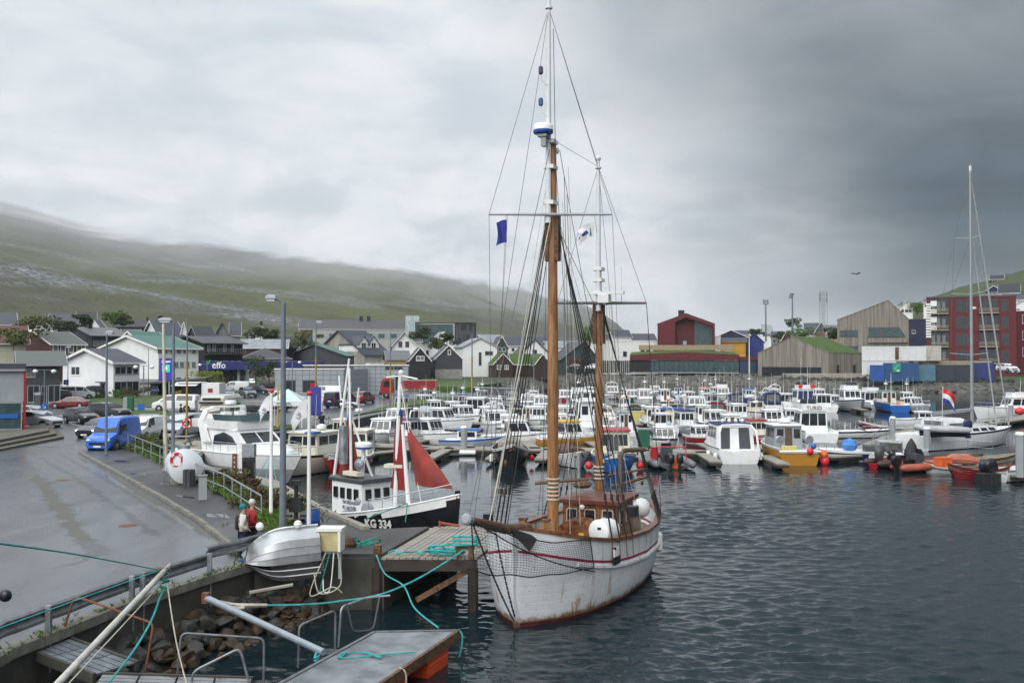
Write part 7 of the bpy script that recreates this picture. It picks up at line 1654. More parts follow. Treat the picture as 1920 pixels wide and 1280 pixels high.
for i in range(13):
 f=i/12;b=.72*(1-max(0,(f-.35)/.65)**2.6);kz=-.30+.34*max(0,(f-.6)/.4)**2;x=-Lb/2+Lb*f;cz=-.10+.30*max(0,(f-.55)/.45)**2
 half=[Vector((x,0,kz)),Vector((x,b*.30,lerp(kz,cz,.30)-.0)),Vector((x,b*.33,lerp(kz,cz,.33)-.03)),Vector((x,b*.62,lerp(kz,cz,.62))),Vector((x,b*.65,lerp(kz,cz,.65)-.03)),Vector((x,b*.92,cz)),Vector((x,b*.98,cz+.07)),Vector((x+.1*f,b*1.06,.42+.16*f*f)),Vector((x+.1*f,b*1.1,.44+.16*f*f))]
 rings.append([M@p for p in half]+[M@Vector((p.x,-p.y,p.z)) for p in reversed(half[1:])])
mb=MB();mb.loft(rings,0,closed=False,cap=False);n0=len(rings[0]);mb.f.append(list(range(n0)));mb.m.append(0);h=mb.build('hull',alu,t,smooth=True,world=True,ang=25)
for sg in(-1,1):
 TU([M@Vector((-Lb/2+Lb*i/12,sg*(.72*(1-max(0,(i/12-.35)/.65)**2.6)*1.1+.01),.44+.16*(i/12)**2)) for i in range(13)],.035,6)('gunwale',steel,t,world=True)
TU([M@Vector((Lb/2-.02+.04,0,z)) for z in(.0,.25,.55)],.03,6)('stem_bar',steel,t,world=True)
for q_ in((.6,.85,.62),(-.5,.85,.5)):BA(M@Vector(q_),.13,9)('white_buoy',white,t,smooth=True,world=True)
rope('rope','dark rope looped round the bow of the aluminium dinghy',[M@Vector(p) for p in((1.2,.35,.5),(1.0,.5,.1),(1.15,.1,-.1),(1.4,-.1,.2),(1.2,.3,.45))],.014,blackrig)
t=thing('grey_board','grey board lying on the rocks under the aluminium dinghy','board',tuple(V(505,1110,27.6)));BR((-.55,0,0),(.6,.25,.16),.16,.05)('board',deckw,t)
GR=[g(-60,1262),g(0,1225),g(120,1178),g(240,1130),g(385,1083),g(478,1056)]
gt=thing('guardrail','long dented steel crash barrier along the top of the sea wall','guardrail',tuple(GR[1]))
def wbeam(pts,name):
 rs=[]
 for i,p in enumerate(pts):
  d=(pts[min(i+1,len(pts)-1)]-pts[max(0,i-1)]);d.z=0;d.normalize();nn=Vector((d.y,-d.x,0));dz=.03*math.sin(i*1.7)
  prof=[(0,.70),(.07,.66),(.07,.60),(0,.53),(0,.50),(.07,.43),(.07,.37),(0,.33),(-.02,.33),(.05,.38),(.05,.42),(-.02,.49),(-.02,.54),(.05,.61),(.05,.65),(-.02,.70)]
  rs.append([p+nn*(u+.06+dz)+Vector((0,0,v+dz*.6)) for u,v in prof])
 mb=MB();mb.loft(rs,0);return mb.build(name,galvrust,gt,world=True)
def sub(P,n):
 out=[]
 for a,b in zip(P,P[1:]):out+=[a.lerp(b,i/n) for i in range(n)]
 return out+[P[-1]]
wbeam(sub(GR[:5],5),'beam');wbeam(sub([GR[4]+Vector((-.05,.1,.17)),GR[5]+Vector((0,0,.17))],5),'beam')
for f_,(a,b) in((.35,(0,1)),(.62,(1,2)),(.1,(3,4)),(.98,(3,4)),(.9,(4,5)),(.95,(2,3))):
 p=GR[a].lerp(GR[b],f_);d=(GR[b]-GR[a]);d.z=0;d.normalize();nn=Vector((d.y,-d.x,0))
 mb=MB();c=p+nn*.19;mb.bar(c+Vector((0,0,-.75)),c+Vector((0,0,.72)),.10,.12);mb.build('post',steel,gt,world=True)
mb=MB()
cw=[Vector((p.x,p.y,0)) for p in GR]
wallc=thing('sea_wall','weathered concrete sea wall below the crash barrier with a mossy coping','wall',tuple(GR[1]))
for a,b in zip(sub(GR,2),sub(GR,2)[1:]):
 d=(b-a).normalized();nn=Vector((d.y,-d.x,0));mb=MB()
 q0,q1=a+d*.015,b-d*.015
 mb.slab([q0+nn*.30+Vector((0,0,.12)),q1+nn*.30+Vector((0,0,.12)),q1-nn*.06+Vector((0,0,.12)),q0-nn*.06+Vector((0,0,.12))],.22);mb.build('coping_stone',kerbm,wallc,world=True)
 SLB([a+nn*.24+Vector((0,0,-2.6)),b+nn*.24+Vector((0,0,-2.6)),b+nn*.24+Vector((0,0,-.1)),a+nn*.24+Vector((0,0,-.1))],.2)('wall_face',wetconc,wallc,world=True)
def tufts(name,pts,n,h,seed,m,label,spread=.15):
 q=random.Random(seed);mb=MB()
 for i in range(n):
  k=q.randrange(len(pts)-1);p=pts[k].lerp(pts[k+1],q.random())+Vector((q.gauss(0,spread),q.gauss(0,spread),0))
  for b in range(4):
   a=q.uniform(0,6.28);l=h*q.uniform(.5,1.2);d=Vector((math.cos(a),math.sin(a),0));w=d.cross(Vector((0,0,1)))*.018*(1+h)
   mb.add([p-w,p+w,p+d*l*.35+Vector((0,0,l*.7)),p+d*l*.75+Vector((0,0,l*.95))],[(0,1,2),(0,2,3)])
 o=mb.build(name,m);o['kind']='stuff';o['label']=label;return o
leafg=mat('bright_leaf_green',(.075,.135,.014),.7,var=.4,vs=8);leafd=mat('dark_leaf_green',(.035,.062,.014),.75,var=.5,vs=4);leafb=mat('dry_brown_green_leaf',(.085,.058,.026),.8,var=.5,vs=4);leafy=mat('yellow_green_leaf',(.17,.22,.010),.7,var=.35,vs=4);leafo=mat('olive_leaf',(.095,.105,.025),.75,var=.45,vs=4)
tufts('wall_grass',[p+Vector((.16,-.12,.1)) for p in GR],150,.11,5,leafg,'grass tufts growing on the wall coping')
PVI=[p+Vector((.25,.25,.15)) for p in PV_IN]
tufts('verge_grass',PVI,1500,.30,6,leafg,'rough grass along the railing foot',.22)
tufts('bank_grass',[g(400,905),g(470,930),g(540,968),g(520,995)],1500,.34,8,leafo,'rough grass on the planted bank',.5)
tufts('road_grass',[g(440,1034),g(452,1046)],40,.2,9,leafg,'weeds at the end of the kerb',.1)
def leaf_cloud(q,n,rx,ry,rz,size,lump=7,hollow=.35):
 mb=MB();cs=[(Vector((q.gauss(0,.42)*rx,q.gauss(0,.42)*ry,q.uniform(-.6,.75)*rz)),q.uniform(.28,.52)) for _ in range(lump)]
 for i in range(n):
  c,r=q.choice(cs);d=Vector((q.gauss(0,1),q.gauss(0,1),q.gauss(0,1))).normalized()*q.uniform(hollow,1)**.5
  p=c+Vector((d.x*rx*r,d.y*ry*r,d.z*rz*r));s=size*q.uniform(.6,1.4)
  a=Vector((q.gauss(0,1),q.gauss(0,1),q.gauss(0,1)+.4)).normalized();b=a.orthogonal().normalized();c2=a.cross(b)
  mb.add([p-b*s,p+c2*s*.55,p+b*s,p-c2*s*.55],[(0,1,2,3)])
 return mb
def plant(name,label,p,rx,ry,h,n,size,m,cat='shrub',trunk=0,seed=1,group=None,wood=oldwood):
 q=random.Random(seed);t=thing(name,label,cat,tuple(p),q.uniform(0,6),group)
 mb=leaf_cloud(q,n,rx,ry,h*.5*(1 if not trunk else.8),size,lump=9 if h<3 else 14)
 for v in mb.v:v.z+=(h*.5 if not trunk else trunk+h*.42)
 mb.build('foliage' if not trunk else 'crown',m,t)
 mb=MB();th=h*.7 if not trunk else trunk+h*.5
 mb.tube([(0,0,-.3),(.05,0,th*.4),(-.04,.05,th)],[max(.03,h*.03),max(.02,h*.022),.01],6)
 for i in range(5):
  a=i*1.3;mb.tube([(0,0,th*(.3+.1*i)),(math.cos(a)*rx*.45,math.sin(a)*ry*.45,th*(.62+.08*i))],[h*.012+.01,.006],4)
 mb.build('stem' if not trunk else 'trunk',wood,t);return t
sp=[(405,903,.9,'dry reddish shrub at the left end of the planted bank',leafb),(425,908,1.0,'green shrub beside the grey service pillar',leafo),(448,918,1.05,'brown-green shrub in the middle of the bank',leafb),(470,932,1.0,'olive shrub behind the railing, left of the two walkers',leafo),(492,948,1.1,'russet shrub at the foot of the first white flagpole',leafb),(515,962,1.1,'brown shrub between the flagpole and the tall lamp post',leafb),(538,960,.9,'olive shrub right of the tall lamp post',leafo),(505,985,.6,'low bright green plants under the flagpole',leafg),(418,925,.5,'bright green low plant inside the railing',leafg),(228,828,1.5,'dark brown-red shrub by the blue van at the railing head',mat('red_brown_leaf',(.075,.030,.020),.8,var=.4,vs=4)),(252,834,1.3,'green shrub second along the railing',leafd),(275,840,1.4,'olive shrub third along the railing',leafo),(295,852,1.4,'dense green shrub left of the cream flagpole',leafd),(262,846,1.0,'low olive shrub under the railing',leafo),(322,862,.9,'green shrub between the flagpole and the tank',leafo)]
for i,(px,py,h,lb,m) in enumerate(sp):plant('shrub',lb,G(px,py,Q+.1),.62*h+.3,.5*h+.25,h*.68,800,.065,m,seed=20+i,group='shrubs on the planted bank')
for i,(px,Y,py,h,rx,m,lb) in enumerate(((395,172,728,3.4,3.4,leafy,'bright yellow-green bush in front of the filling station'),(180,150,748,1.4,1.6,leafg,'low hedge before the white house, left'),(222,150,746,1.6,1.8,leafg,'rounded hedge bush before the white house, right'),(250,152,742,1.5,2.0,leafb,'bare brown bush by the white house corner'),(480,176,716,5.5,2.4,leafd,'small dark tree under the blue canopy'),(505,182,716,4.5,2.0,leafd,'second small dark tree right of the canopy column'),(60,235,628,5,4.5,leafo,'pale green tree before the white hip-roofed house, upper left'),(25,205,652,4.5,4.5,leafo,'olive tree over the cream house at the left edge'),(112,262,622,3.5,4.0,leafd,'dark bush left of the charcoal house roof'),(160,262,612,3.5,3.2,leafd,'round dark tree above the charcoal house'),(212,300,612,5,4.0,leafg,'bright green tree on the upper left skyline'),(230,296,618,5,4.2,leafd,'dark green tree beside the bright one'),(488,300,640,4.5,4.0,leafd,'dark shrubbery below the white hip roof house'),(510,300,640,4,3.5,leafd,'dark bush right of the hip roof house'),(567,285,660,6.5,5.0,leafo,'large olive rounded tree behind the green-roofed shed'),(795,300,645,6,3.6,leafd,'dark tree between the white gables'),(822,300,660,5,3.2,leafo,'olive bush before the steep white gable'),(838,300,650,4.5,3.0,leafd,'dark bush above the charcoal boathouse'),(1105,325,650,9,4.0,leafg,'green tree behind the dark green gable building'),(1465,430,640,5,4.5,leafd,'dark tree between the floodlight masts'),(1508,410,635,5,7,leafg,'wide green tree mass above the turf roof'),(1485,455,618,6,3.5,leafd,'pointed dark conifer on the skyline'),(1562,330,640,5,2.6,leafd,'dark shrub left of the timber block'),(1415,430,632,4,3.5,leafd,'dark bush behind the blue house'),(800,245,722,1.8,4.0,leafg,'lush green bank plants below the black shed'),(345,152,742,1.0,1.2,mat('yellow_flowers',(.34,.25,.02),.8,var=.4,vs=6),'bed of yellow flowers by the kiosk'),(1720,405,590,6,7,leafg,'green bushes on the hill left of the apartment block'))):
 plant('tree' if h>3 else 'bush',lb,Vector((XY(px,Y),Y,ZY(py,Y)-.2)),rx,rx*.8,h,1500 if h>3 else 600,.30 if Y>200 else.15,m,'tree' if h>3 else 'bush',trunk=.6 if h>3 else 0,seed=60+i)
RP=[g(203,829),g(240,845),g(300,873),g(340,892)],[g(350,905),g(420,936),g(490,985)]
for P,lb in((RP[0],'grey steel pavement railing running from the blue van to the lamp post'),(RP[1],'grey steel pavement railing from the tank down to the walkers')):
 t=thing('railing',lb,'railing',tuple(P[0]));hh=1.0;PP=sub(P,4)
 TU([p+Vector((0,0,hh+.1)) for p in PP],.035,6)('top_rail',steel,t,world=True)
 TU([p+Vector((0,0,hh*.55)) for p in PP],.025,6)('mid_rail',steel,t,world=True)
 for p in PP:TU([p+Vector((0,0,.05)),p+Vector((0,0,hh+.1))],.03,6)('post',steel,t,world=True)
t,k=gthing('fuel_tank','white cylindrical fuel tank lying beside the pavement railing','tank',345,908,Q,-66)
LA((-.95,0,.95),[(.05,-.2),(.55,-.14),(.82,0),(.82,1.9),(.55,2.04),(.05,2.1)],22,axis=(1,0,0))('shell',mat('white_tank',(.66,.69,.73),.35,var=.05,dirt=.12,dirtc=(.4,.4,.38)),t,smooth=True);LA((-.1,0,1.74),[(.3,0),(.3,.16)],12)('manhole',steel,t)
for x in(-.6,.6):BX((x,0,.2),(.2,1.3,.4))('saddle',concrete,t)
TU([(-.3,-.9,0),(-.3,-.9,2.0)],.03,5)('vent_pipe',steel,t)
t,k=gthing('service_pillar','square grey service pillar with a sloped cap beside the railing','pillar',380,936);BX((0,0,.5),(.34,.3,1.0),rz=.3)('case',greyp,t);BX((0,0,1.02),(.4,.36,.06),rz=.3)('cap',steel,t)
t,k=gthing('litter_bin','dark slatted litter bin behind the railing below the tank','bin',354,912)
for i in range(9):a=i*.7;BX((.25*math.cos(a),.25*math.sin(a),.4),(.15,.04,.8),rz=a+1.57)('slat',dgrey,t)
LA((0,0,.05),[(.22,0),(.22,.7)],10)('liner',black,t)
t,k=gthing('fuel_pump','fuel pump with a grey upper box and shiny black body by the motor yacht','pump',467,912,1.2);BX((0,0,.75),(.56,.45,1.5))('body',mat('pump_black',(.02,.02,.022),.18,coat=.5),t);BX((0,0,1.85),(.62,.5,.66))('head',steel,t);BX((-.42,0,.9),(.16,.2,1.8))('white_post',trimw,t);TU([(.2,-.24,1.2),(.35,-.3,.4),(.25,-.3,.1),(.5,-.4,.02)],.025,5)('hose',rubber,t)
t,k=gthing('mooring_post','short dark drilled mooring post left of the fuel pump','post',440,903,1.2);BX((0,0,.75),(.24,.14,1.5))('post',oldwood,t)
for i in range(5):LA((0,-.075,.3+.25*i),[(.035,0),(.035,.02)],8,axis=(0,-1,0))('bolt',trimw,t)
def lifebuoy(px,py,Y,label):
 p=V(px,py,Y);t=thing('lifebuoy',label,'lifebuoy',tuple(p),R(20),'red lifebuoys on posts');t.scale=(.8,.8,.85)
 n_=20;mb=MB();rs=[]
 for i in range(n_+1):
  a=i/n_*6.283;c=Vector((.30*math.cos(a),0,.36*math.sin(a)));o=c.normalized();rs.append([c+o*(.085*math.cos(b*1.047))+Vector((0,.07*math.sin(b*1.047),0)) for b in range(6)])
 mb.loft(rs,0,cap=False);mb.build('ring',buoyr,t,smooth=True)
 for a in(.8,2.36,3.93,5.5):mb=MB();c=Vector((.30*math.cos(a),0,.36*math.sin(a)));mb.box(c,(.10,.19,.19),M=Matrix.Rotation(-a,4,'Y'));mb.build('band',trimw,t)
lifebuoy(350,793,66,'red lifebuoy on the pole behind the picnic table');lifebuoy(331,862,47.6,'red lifebuoy on the lamp post beside the white tank')
t,k=gthing('picnic_table','weathered wooden picnic table on the timber platform','picnic table',334,838,Q,-6)
for y in(-.28,-.09,.1,.29):BX((0,y,.75),(1.9,.17,.05))('plank',deckw,t)
for y in(-.75,.75):BX((0,y,.45),(1.9,.26,.05))('seat',deckw,t)
for x in(-.7,.7):
 mb=MB();mb.bar((x,-.15,.72),(x,-.6,0),.09);mb.bar((x,.15,.72),(x,.6,0),.09);mb.bar((x,-.8,.4),(x,.8,.4),.07,.09);mb.build('leg',deckw,t)
mb=MB();P=[g(300,848),g(352,862),g(390,843),g(400,828),g(330,826)];mb.prism([(p.x,p.y) for p in P],Q-.3,Q+.06);tag(mb.build('timber_platform',deckw),'pale timber platform carrying the picnic table','platform')
P=[G(385,872,1.2),G(378,880,1.2),G(478,922,1.2),G(592,962,1.2),G(600,945,1.2),G(520,900,1.2)];mb=MB();mb.prism([(p.x,p.y) for p in P],-.5,1.2);tag(mb.build('landing_dock',[deckw]),'low timber landing along the quay beside the motor yacht','landing')
t,k=gthing('picnic_table','small table with a seated figure by the blue banner','picnic table',604,795,Q,10);BX((0,0,.74),(1.6,.8,.06))('top',deckw,t)
for y in(-.7,.7):BX((0,y,.45),(1.6,.25,.05))('seat',deckw,t)
for x in(-.6,.6):mb=MB();mb.bar((x,-.6,.0),(x,.1,.72),.08);mb.bar((x,.6,.0),(x,-.1,.72),.08);mb.build('leg',deckw,t)
def pole(name,label,px,py,top,r,m,z=Q+.1,cat='lamp post',group='poles and lamp posts',head=None,r2=None,band=None,Y=None,lean=0):
 p=G(px,py,z) if Y is None else V(px,py,Y);h=ZY(top,p.y)-p.z
 t=thing(name,label,cat,tuple(p),0,group);mb=MB();rr=r2 or r*.62
 mb.lathe((0,0,-.02),[(r*1.35,0),(r*1.35,.12),(r*1.02,.16),(lerp(r,rr,.5),h*.5),(rr,h)],12);
 if lean:
  for v in mb.v:v.x+=lean*v.z/h
 mb.build('pole',m,t,smooth=True,ang=30)
 if band:LA((0,0,h*band[0]),[(r*1.04,0),(r*.98,h*(band[1]-band[0]))],12)('painted_band',mat('mustard_paint',(.30,.20,.045),.6),t,smooth=True)
 if head:
  d,w,two=head
  for sg in((-1,1) if two else(1,)):
   if d:TU([(lean,0,h-.05),(lean+sg*d*.4,0,h+.10),(lean+sg*d,0,h+.12)],.045,6)('arm',m,t)
   x=lean+sg*d
   mb=MB();mb.loft([[Vector((x-w/2*k,-.16*k,h+.08+dz)),Vector((x+w/2*k,-.16*k,h+.08+dz)),Vector((x+w/2*k,.16*k,h+.08+dz)),Vector((x-w/2*k,.16*k,h+.08+dz))] for k,dz in((.8,0),(1,.05),(.9,.14),(.55,.19))],0);hd=mb.build('lamp_head',greyp,t)
   BX((x,0,h+.07),(w*.75,.26,.04))('lens',lampg,hd)
 return t,h
pole('street_lamp','tall grey street lamp between the white flagpoles with its head to the left',530,1004,567,.125,polegrey,head=(-.42,.36,False))
pole('street_lamp','grey street lamp with a wide head beside the cream flagpole',324,905,606,.10,polegrey,head=(-.40,.66,False))
pole('street_lamp','slim grey street lamp at the head of the pavement railing',199,852,628,.09,polegrey,head=(.18,.5,False))
pole('flagpole','cream wooden flagpole without a flag left of the double-headed lamp',311,882,606,.12,mat('cream_pole',(.52,.50,.40),.5),cat='flagpole',lean=-.18)
t1,h1=pole('flagpole','white flagpole with red ball beside the tall lamp post',508,976,736,.07,trimw,cat='flagpole',r2=.06)
t2,h2=pole('flagpole','white flagpole with red ball beside the blue barrel',579,1000,741,.075,trimw,cat='flagpole',r2=.06)
for t_,h_ in((t1,h1),(t2,h2)):BA((0,0,h_+.07),.11,10,sc=(1,1,.75))('finial',MATS['red_buoy'],t_,smooth=True)
p=t1.location;f1=flag('flag','white banner with dark lettering drooping from the left flagpole',(p.x-.07,p.y,p.z+h1-.12),(-1,-.1,0),.38,.55,[(0,1,flagw)],sag=1.4,wave=.07)
p=t2.location;f2=flag('flag','white banner with dark lettering drooping from the right flagpole',(p.x-.08,p.y,p.z+h2-.15),(-1,-.15,0),.55,.62,[(0,1,flagw)],sag=1.35,wave=.08)
pole('lamp_mast','grey mast with yellow lower half behind the silver van',350,822,592,.08,polegrey,band=(.02,.62))
pole('lamp_mast','grey lamp mast with yellow foot in the car park before the supermarket',592,775,606,.10,polegrey,band=(.02,.62),head=(.35,.7,False))
pole('lamp_mast','thin mast rising behind the red lorry',732,755,622,.10,polegrey,band=(.02,.5))
pole('lamp_mast','mast with yellow lower half on the green shore left of the main rigging',885,742,625,.13,polegrey,band=(.1,.62))
pole('lamp_mast','pale mast behind the shrouds of the sailing ship',1001,722,590,.16,polegrey,Y=255)
pole('lamp_mast','tall grey chimney-like mast right of the main mast',1058,690,560,.30,polegrey,Y=320)
pole('lamp_mast','white slender mast on the quay before the blue house',1405,706,632,.18,trimw,Y=285)
pole('street_lamp','white-headed street lamp against the white house gable',127,744,652,.08,polegrey,head=(.1,.75,False))
pole('street_lamp','slim lamp right of the white house',278,740,654,.08,polegrey,head=(.2,.6,False))
pole('marker_post','yellow marker post by the tall lamp post',521,800,720,.09,mat('signal_yellow',(.55,.34,.02),.5),cat='post')
def globes(px,py,top,label,sp=1.0):
 p=G(px,py,Q);h=ZY(top,p.y)-Q;t=thing('globe_lamp',label,'street lamp',tuple(p),0,'twin globe street lamps');w=15*p.y/FPX*sp
 TU([(0,0,0),(0,0,h+.2)],.07,8)('post',polegrey,t);TU([(-w,0,h+.15),(w,0,h+.15)],.03,5)('arm',polegrey,t)
 for sg in(-1,1):BA((sg*w,0,h),.30,12,sc=(1,1,.72))('globe',lampg,t,smooth=True)
globes(269,770,688,'twin globe lamp right of the white house');globes(83,772,696,'twin globe lamp before the dark grey office',1.15);globes(388,738,684,'twin globe lamp by the blue filling station canopy',.9);globes(548,745,679,'twin globe lamp at the supermarket roofline',.9)
for px,top,bpy_,kind,lb in((1436,563,640,0,'floodlight mast with a bank of six lamps facing us'),(1486,551,640,1,'taller floodlight mast with stacked lamps turned aside')):
 Y=420;t,h=pole('floodlight_mast',lb,px,bpy_,top+8,.42,polegrey,Y=Y,cat='floodlight mast',group='floodlight masts of the sports ground',r2=.28)
 for i in range(3):
  for j in(-1,1):BX((j*.75*(1 if kind==0 else.6)+(0 if kind==0 else-.6+.25*i),0,h+.3+.75*i),(.75,.5,.45))('floodlight',dgrey,t)
 TU([(0,0,h-.2),(0,0,h+1.9)],.12,5)('bracket',dgrey,t)
Y=470;p=V(1544,628,Y);h=ZY(546,Y)-p.z;t=thing('lattice_tower','pale lattice radio tower with antenna drums at its top on the skyline','radio tower',tuple(p),R(12));w=1.35
mb=MB();C_=[(-w,-w),(w,-w),(w,w),(-w,w)]
for x,y in C_:mb.tube([(x,y,-8),(x,y,h)],.085,4)
nb=13
for i in range(nb):
 for(a,b) in zip(C_,C_[1:]+C_[:1]):mb.tube([(*a,h*i/nb),(*b,h*(i+1)/nb)],.035,3);mb.tube([(*a,h*(i+1)/nb),(*b,h*(i+1)/nb)],.03,3)
mb.tube([(0,0,-8),(0,0,h)],.08,4);mb.build('lattice',steel,t)
for i in range(7):a=i*2.1;BX((1.7*math.cos(a),1.7*math.sin(a),h*(.80 if i%2 else.93)+.3*math.sin(i)),(.35,.5,2.1),rz=a)('antenna',greyp,t)
t,k=gthing('banner_board','blue banner board on a pole behind the white flag','banner',592,792);w=14*k;BX((0,0,2.0),(2*w*.7,.06,2.7))('banner',mat('banner_blue',(.03,.04,.26),.6),t);TU([(w*.75,.05,0),(w*.75,.05,3.5)],.04,6)('post',trimw,t)
PZ=.72
PA,PB,PC,PD=G(702,1184,PZ),G(860,1181,PZ),G(702,1288,PZ),G(512,1288,PZ)
dl=(PD-PA);dr_=(PC-PB);PD2,PC2=PA+dl*1.8,PB+dr_*1.8
pt=thing('pontoon','floating pontoon with steel grating deck on orange floats, bottom centre','pontoon',tuple(PA))
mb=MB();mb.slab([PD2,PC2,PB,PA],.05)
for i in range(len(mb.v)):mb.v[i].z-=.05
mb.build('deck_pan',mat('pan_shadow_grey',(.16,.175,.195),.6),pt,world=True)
mb=MB();nb=120
for i in range(nb):
 f=(i+.5)/nb;a=PA.lerp(PD2,f);b=PB.lerp(PC2,f);mb.bar(a+Vector((.05,0,-.02)),b+Vector((-.05,0,-.02)),.022,.03)
for j in range(24):
 f=(j+.5)/24;mb.bar(PA.lerp(PB,f)+Vector((0,0,-.03)),PD2.lerp(PC2,f)+Vector((0,0,-.03)),.012,.03)
o=mb.build('grating_bars',mat('grating_steel',(.33,.355,.385),.5,.4,var=.3,vs=1.5,dirt=.3,dirtc=(.35,.36,.37)),pt,world=True);o['kind']='stuff'
for a,b in((PA,PD2),(PB,PC2),(PA,PB)):BR(a+Vector((0,0,-.1)),b+Vector((0,0,-.1)),.09,.24)('edge_beam',galvrust if a is not PB else oldwood,pt,world=True)
for f in(.10,.62,1.2):
 for s0 in(.16,.80):
  c=PA.lerp(PB,s0)+dl*(f+.12);mb=MB()
  M=Matrix.Translation((c.x,c.y,.28))@Matrix.Rotation(math.atan2(dl.y,dl.x),4,'Z')
  mb.loft([[M@Vector((x,y,z)) for x,y in((-.62*k,-.36*k),(.62*k,-.36*k),(.62*k,.36*k),(-.62*k,.36*k))] for z,k in((-.55,.92),(-.2,.98),(.0,1),(.02,.96),(.04,1),(.24,1))],0);mb.build('float',orange,pt,world=True)
rope('rope','turquoise rope lying in loops on the pontoon grating',[PA.lerp(PB,.12)+dl*.5+Vector((.16*i*(.5+.5*math.cos(i)),.25*math.sin(i*1.7),.05)) for i in range(13)],.018,ropet)
rope('rope','turquoise rope tied at the far right corner of the pontoon',[PB+Vector((0,0,.03)),PB+Vector((.1,-.05,-.15)),PB+Vector((.06,-.1,-.5)),PB+Vector((.02,-.12,-.65))],.025,ropet)
rope('rope','pale rope hanging over the right edge of the pontoon',[PB.lerp(PC,.72)+Vector((-.05,0,.04)),PB.lerp(PC,.72)+Vector((.1,0,-.1)),PB.lerp(PC,.72)+Vector((.1,0,-.6))],.02,ropew)
def hoop(label,pts,m=galvrust,r=.028,group='bent pipe handrails along the gangways'):
 P=[V(*q) for q in pts];o=P[0];t=thing('handrail',label,'handrail',tuple(o),0,group);out=[]
 for i,p in enumerate(P):
  if 0<i<len(P)-1:
   a,b=P[i-1],P[i+1];ra=min(.14,(p-a).length*.3);rb=min(.14,(b-p).length*.3);p0=p+(a-p).normalized()*ra;p1=p+(b-p).normalized()*rb
   out+=[p0.lerp(p,k).lerp(p.lerp(p1,k),k) for k in(0,.33,.66,1)]
  else:out.append(p)
 TU([p-o for p in out],r,8)('pipe',m,t,smooth=True)
hoop('rusty bent pipe handrail nearest the crash barrier, sloping down to the rocks',[(115,1198,22.6),(136,1126,22.7),(150,1120,22.7),(288,1168,22.2),(272,1262,22.0)],rust,.026)
hoop('pipe handrail with rusty top bar over the lower gangway',[(333,1262,21.8),(340,1186,21.9),(495,1196,22.4),(494,1285,22.3)])
hoop('grey tilted pipe hoop at the bottom of the lower gangway',[(358,1290,20.6),(362,1258,20.6),(450,1214,20.9),(470,1290,20.8)])
hoop('rust-topped pipe hoop at the left edge of the pontoon',[(559,1250,23.3),(561,1172,23.4),(629,1143,24.4),(628,1216,24.3)])
hoop('tall grey pipe hoop behind the pontoon',[(634,1212,24.4),(640,1137,24.5),(688,1120,25.4),(731,1116,25.6)],steel)
hoop('bent dark pipe sagging onto the pontoon corner',[(650,1130,24.6),(662,1184,24.5),(700,1180,24.8),(712,1118,25.4)],dgrey,.022)
def gangway(label,a,b,w,n,m):
 a,b=Vector(a),Vector(b);t=thing('gangway',label,'gangway',tuple(a));d=b-a;s_=Vector((-d.y,d.x,0)).normalized()*w
 for i in range(n):
  p0=a+d*(i/n)+d.normalized()*.02;p1=a+d*((i+1)/n)-d.normalized()*.02
  for j in range(5):
   q0,q1=s_*(-.5+j/5+.02),s_*(-.5+(j+1)/5-.02);SLB([p0+q0,p1+q0,p1+q1,p0+q1],.04)('tread_plate',m,t,world=True)
 for sg in(-1,1):BR(a+s_*.53*sg-Vector((0,0,.08)),b+s_*.53*sg-Vector((0,0,.08)),.07,.22)('side_beam',wetconc,t,world=True)
 return t
ribp=mat('ribbed_grating',(.24,.27,.30),.45,.5,var=.25,vs=3,dirt=.5,dirtc=(.12,.08,.05),wave=('X',9,.6))
gangway('short ramp of ribbed steel plates leading from the crash barrier down to the rocks',V(92,1205,22.3),V(218,1252,20.9),.95,3,ribp)
gangway('lower flat gangway with rust patches along the bottom edge',V(180,1279,20.0),V(470,1287,20.6),1.1,4,mat('rusty_plate',(.27,.28,.29),.5,.4,var=.25,vs=2,dirt=.9,dirtc=(.13,.055,.03)))
def spar(name,label,a,b,r0,r1,m,cat='pole'):
 a,b=V(*a),V(*b);t=thing(name,label,cat,tuple(a));TU([Vector((0,0,0)),(b-a)*.5,b-a],[r0,(r0+r1)/2,r1],10)('tube',m,t,smooth=True);return t,a,b
t,a,b=spar('spar','pale slanting pole rising from the bottom left with ropes at its tip',(95,1295,18.6),(308,1070,21.6),.075,.06,mat('pale_spar',(.42,.41,.38),.45,var=.25,vs=3,dirt=.3,dirtc=(.2,.18,.15)))
TU([(b-a),(b-a)+(b-a).normalized()*.22],.045,8)('tip',greyp,t)
for k in(-.1,.08):LA((b-a)*(1+.0)+Vector((k,0,.02)),[(.05,-.012),(.07,0),(.05,.012)],10,axis=(.3,1,.2),cap=False)('ring',rust,t)
tip=b
rope('guy_rope','taut turquoise rope running from the spar tip to the left edge across the road',[tip+Vector((-.1,0,.02)),V(150,1040,15),V(-20,1016,10)],.012,ropet)
rope('guy_rope','taut turquoise rope from the spar tip down along the crash barrier',[tip+Vector((-.1,0,.02)),V(150,1122,19.5),V(-20,1184,17)],.012,ropet)
rope('rope','knotted green rope wrapped round the spar tip',[tip+Vector((.1*math.cos(i*1.5),.08*math.sin(i*1.5),-.04-.04*i)) for i in range(9)],.03,ropeg)
rope('rope','green and black rope curving down from the spar tip to the lower gangway',[tip+Vector((.06,0,-.3)),V(300,1120,21.4),V(284,1162,21),V(250,1220,20.4),V(195,1290,19.6)],.022,ropet)
rope('rope','pale rope descending left from the spar tip',[tip+Vector((0,0,-.2)),V(230,1172,20.6),V(120,1290,19.2)],.014,ropew)
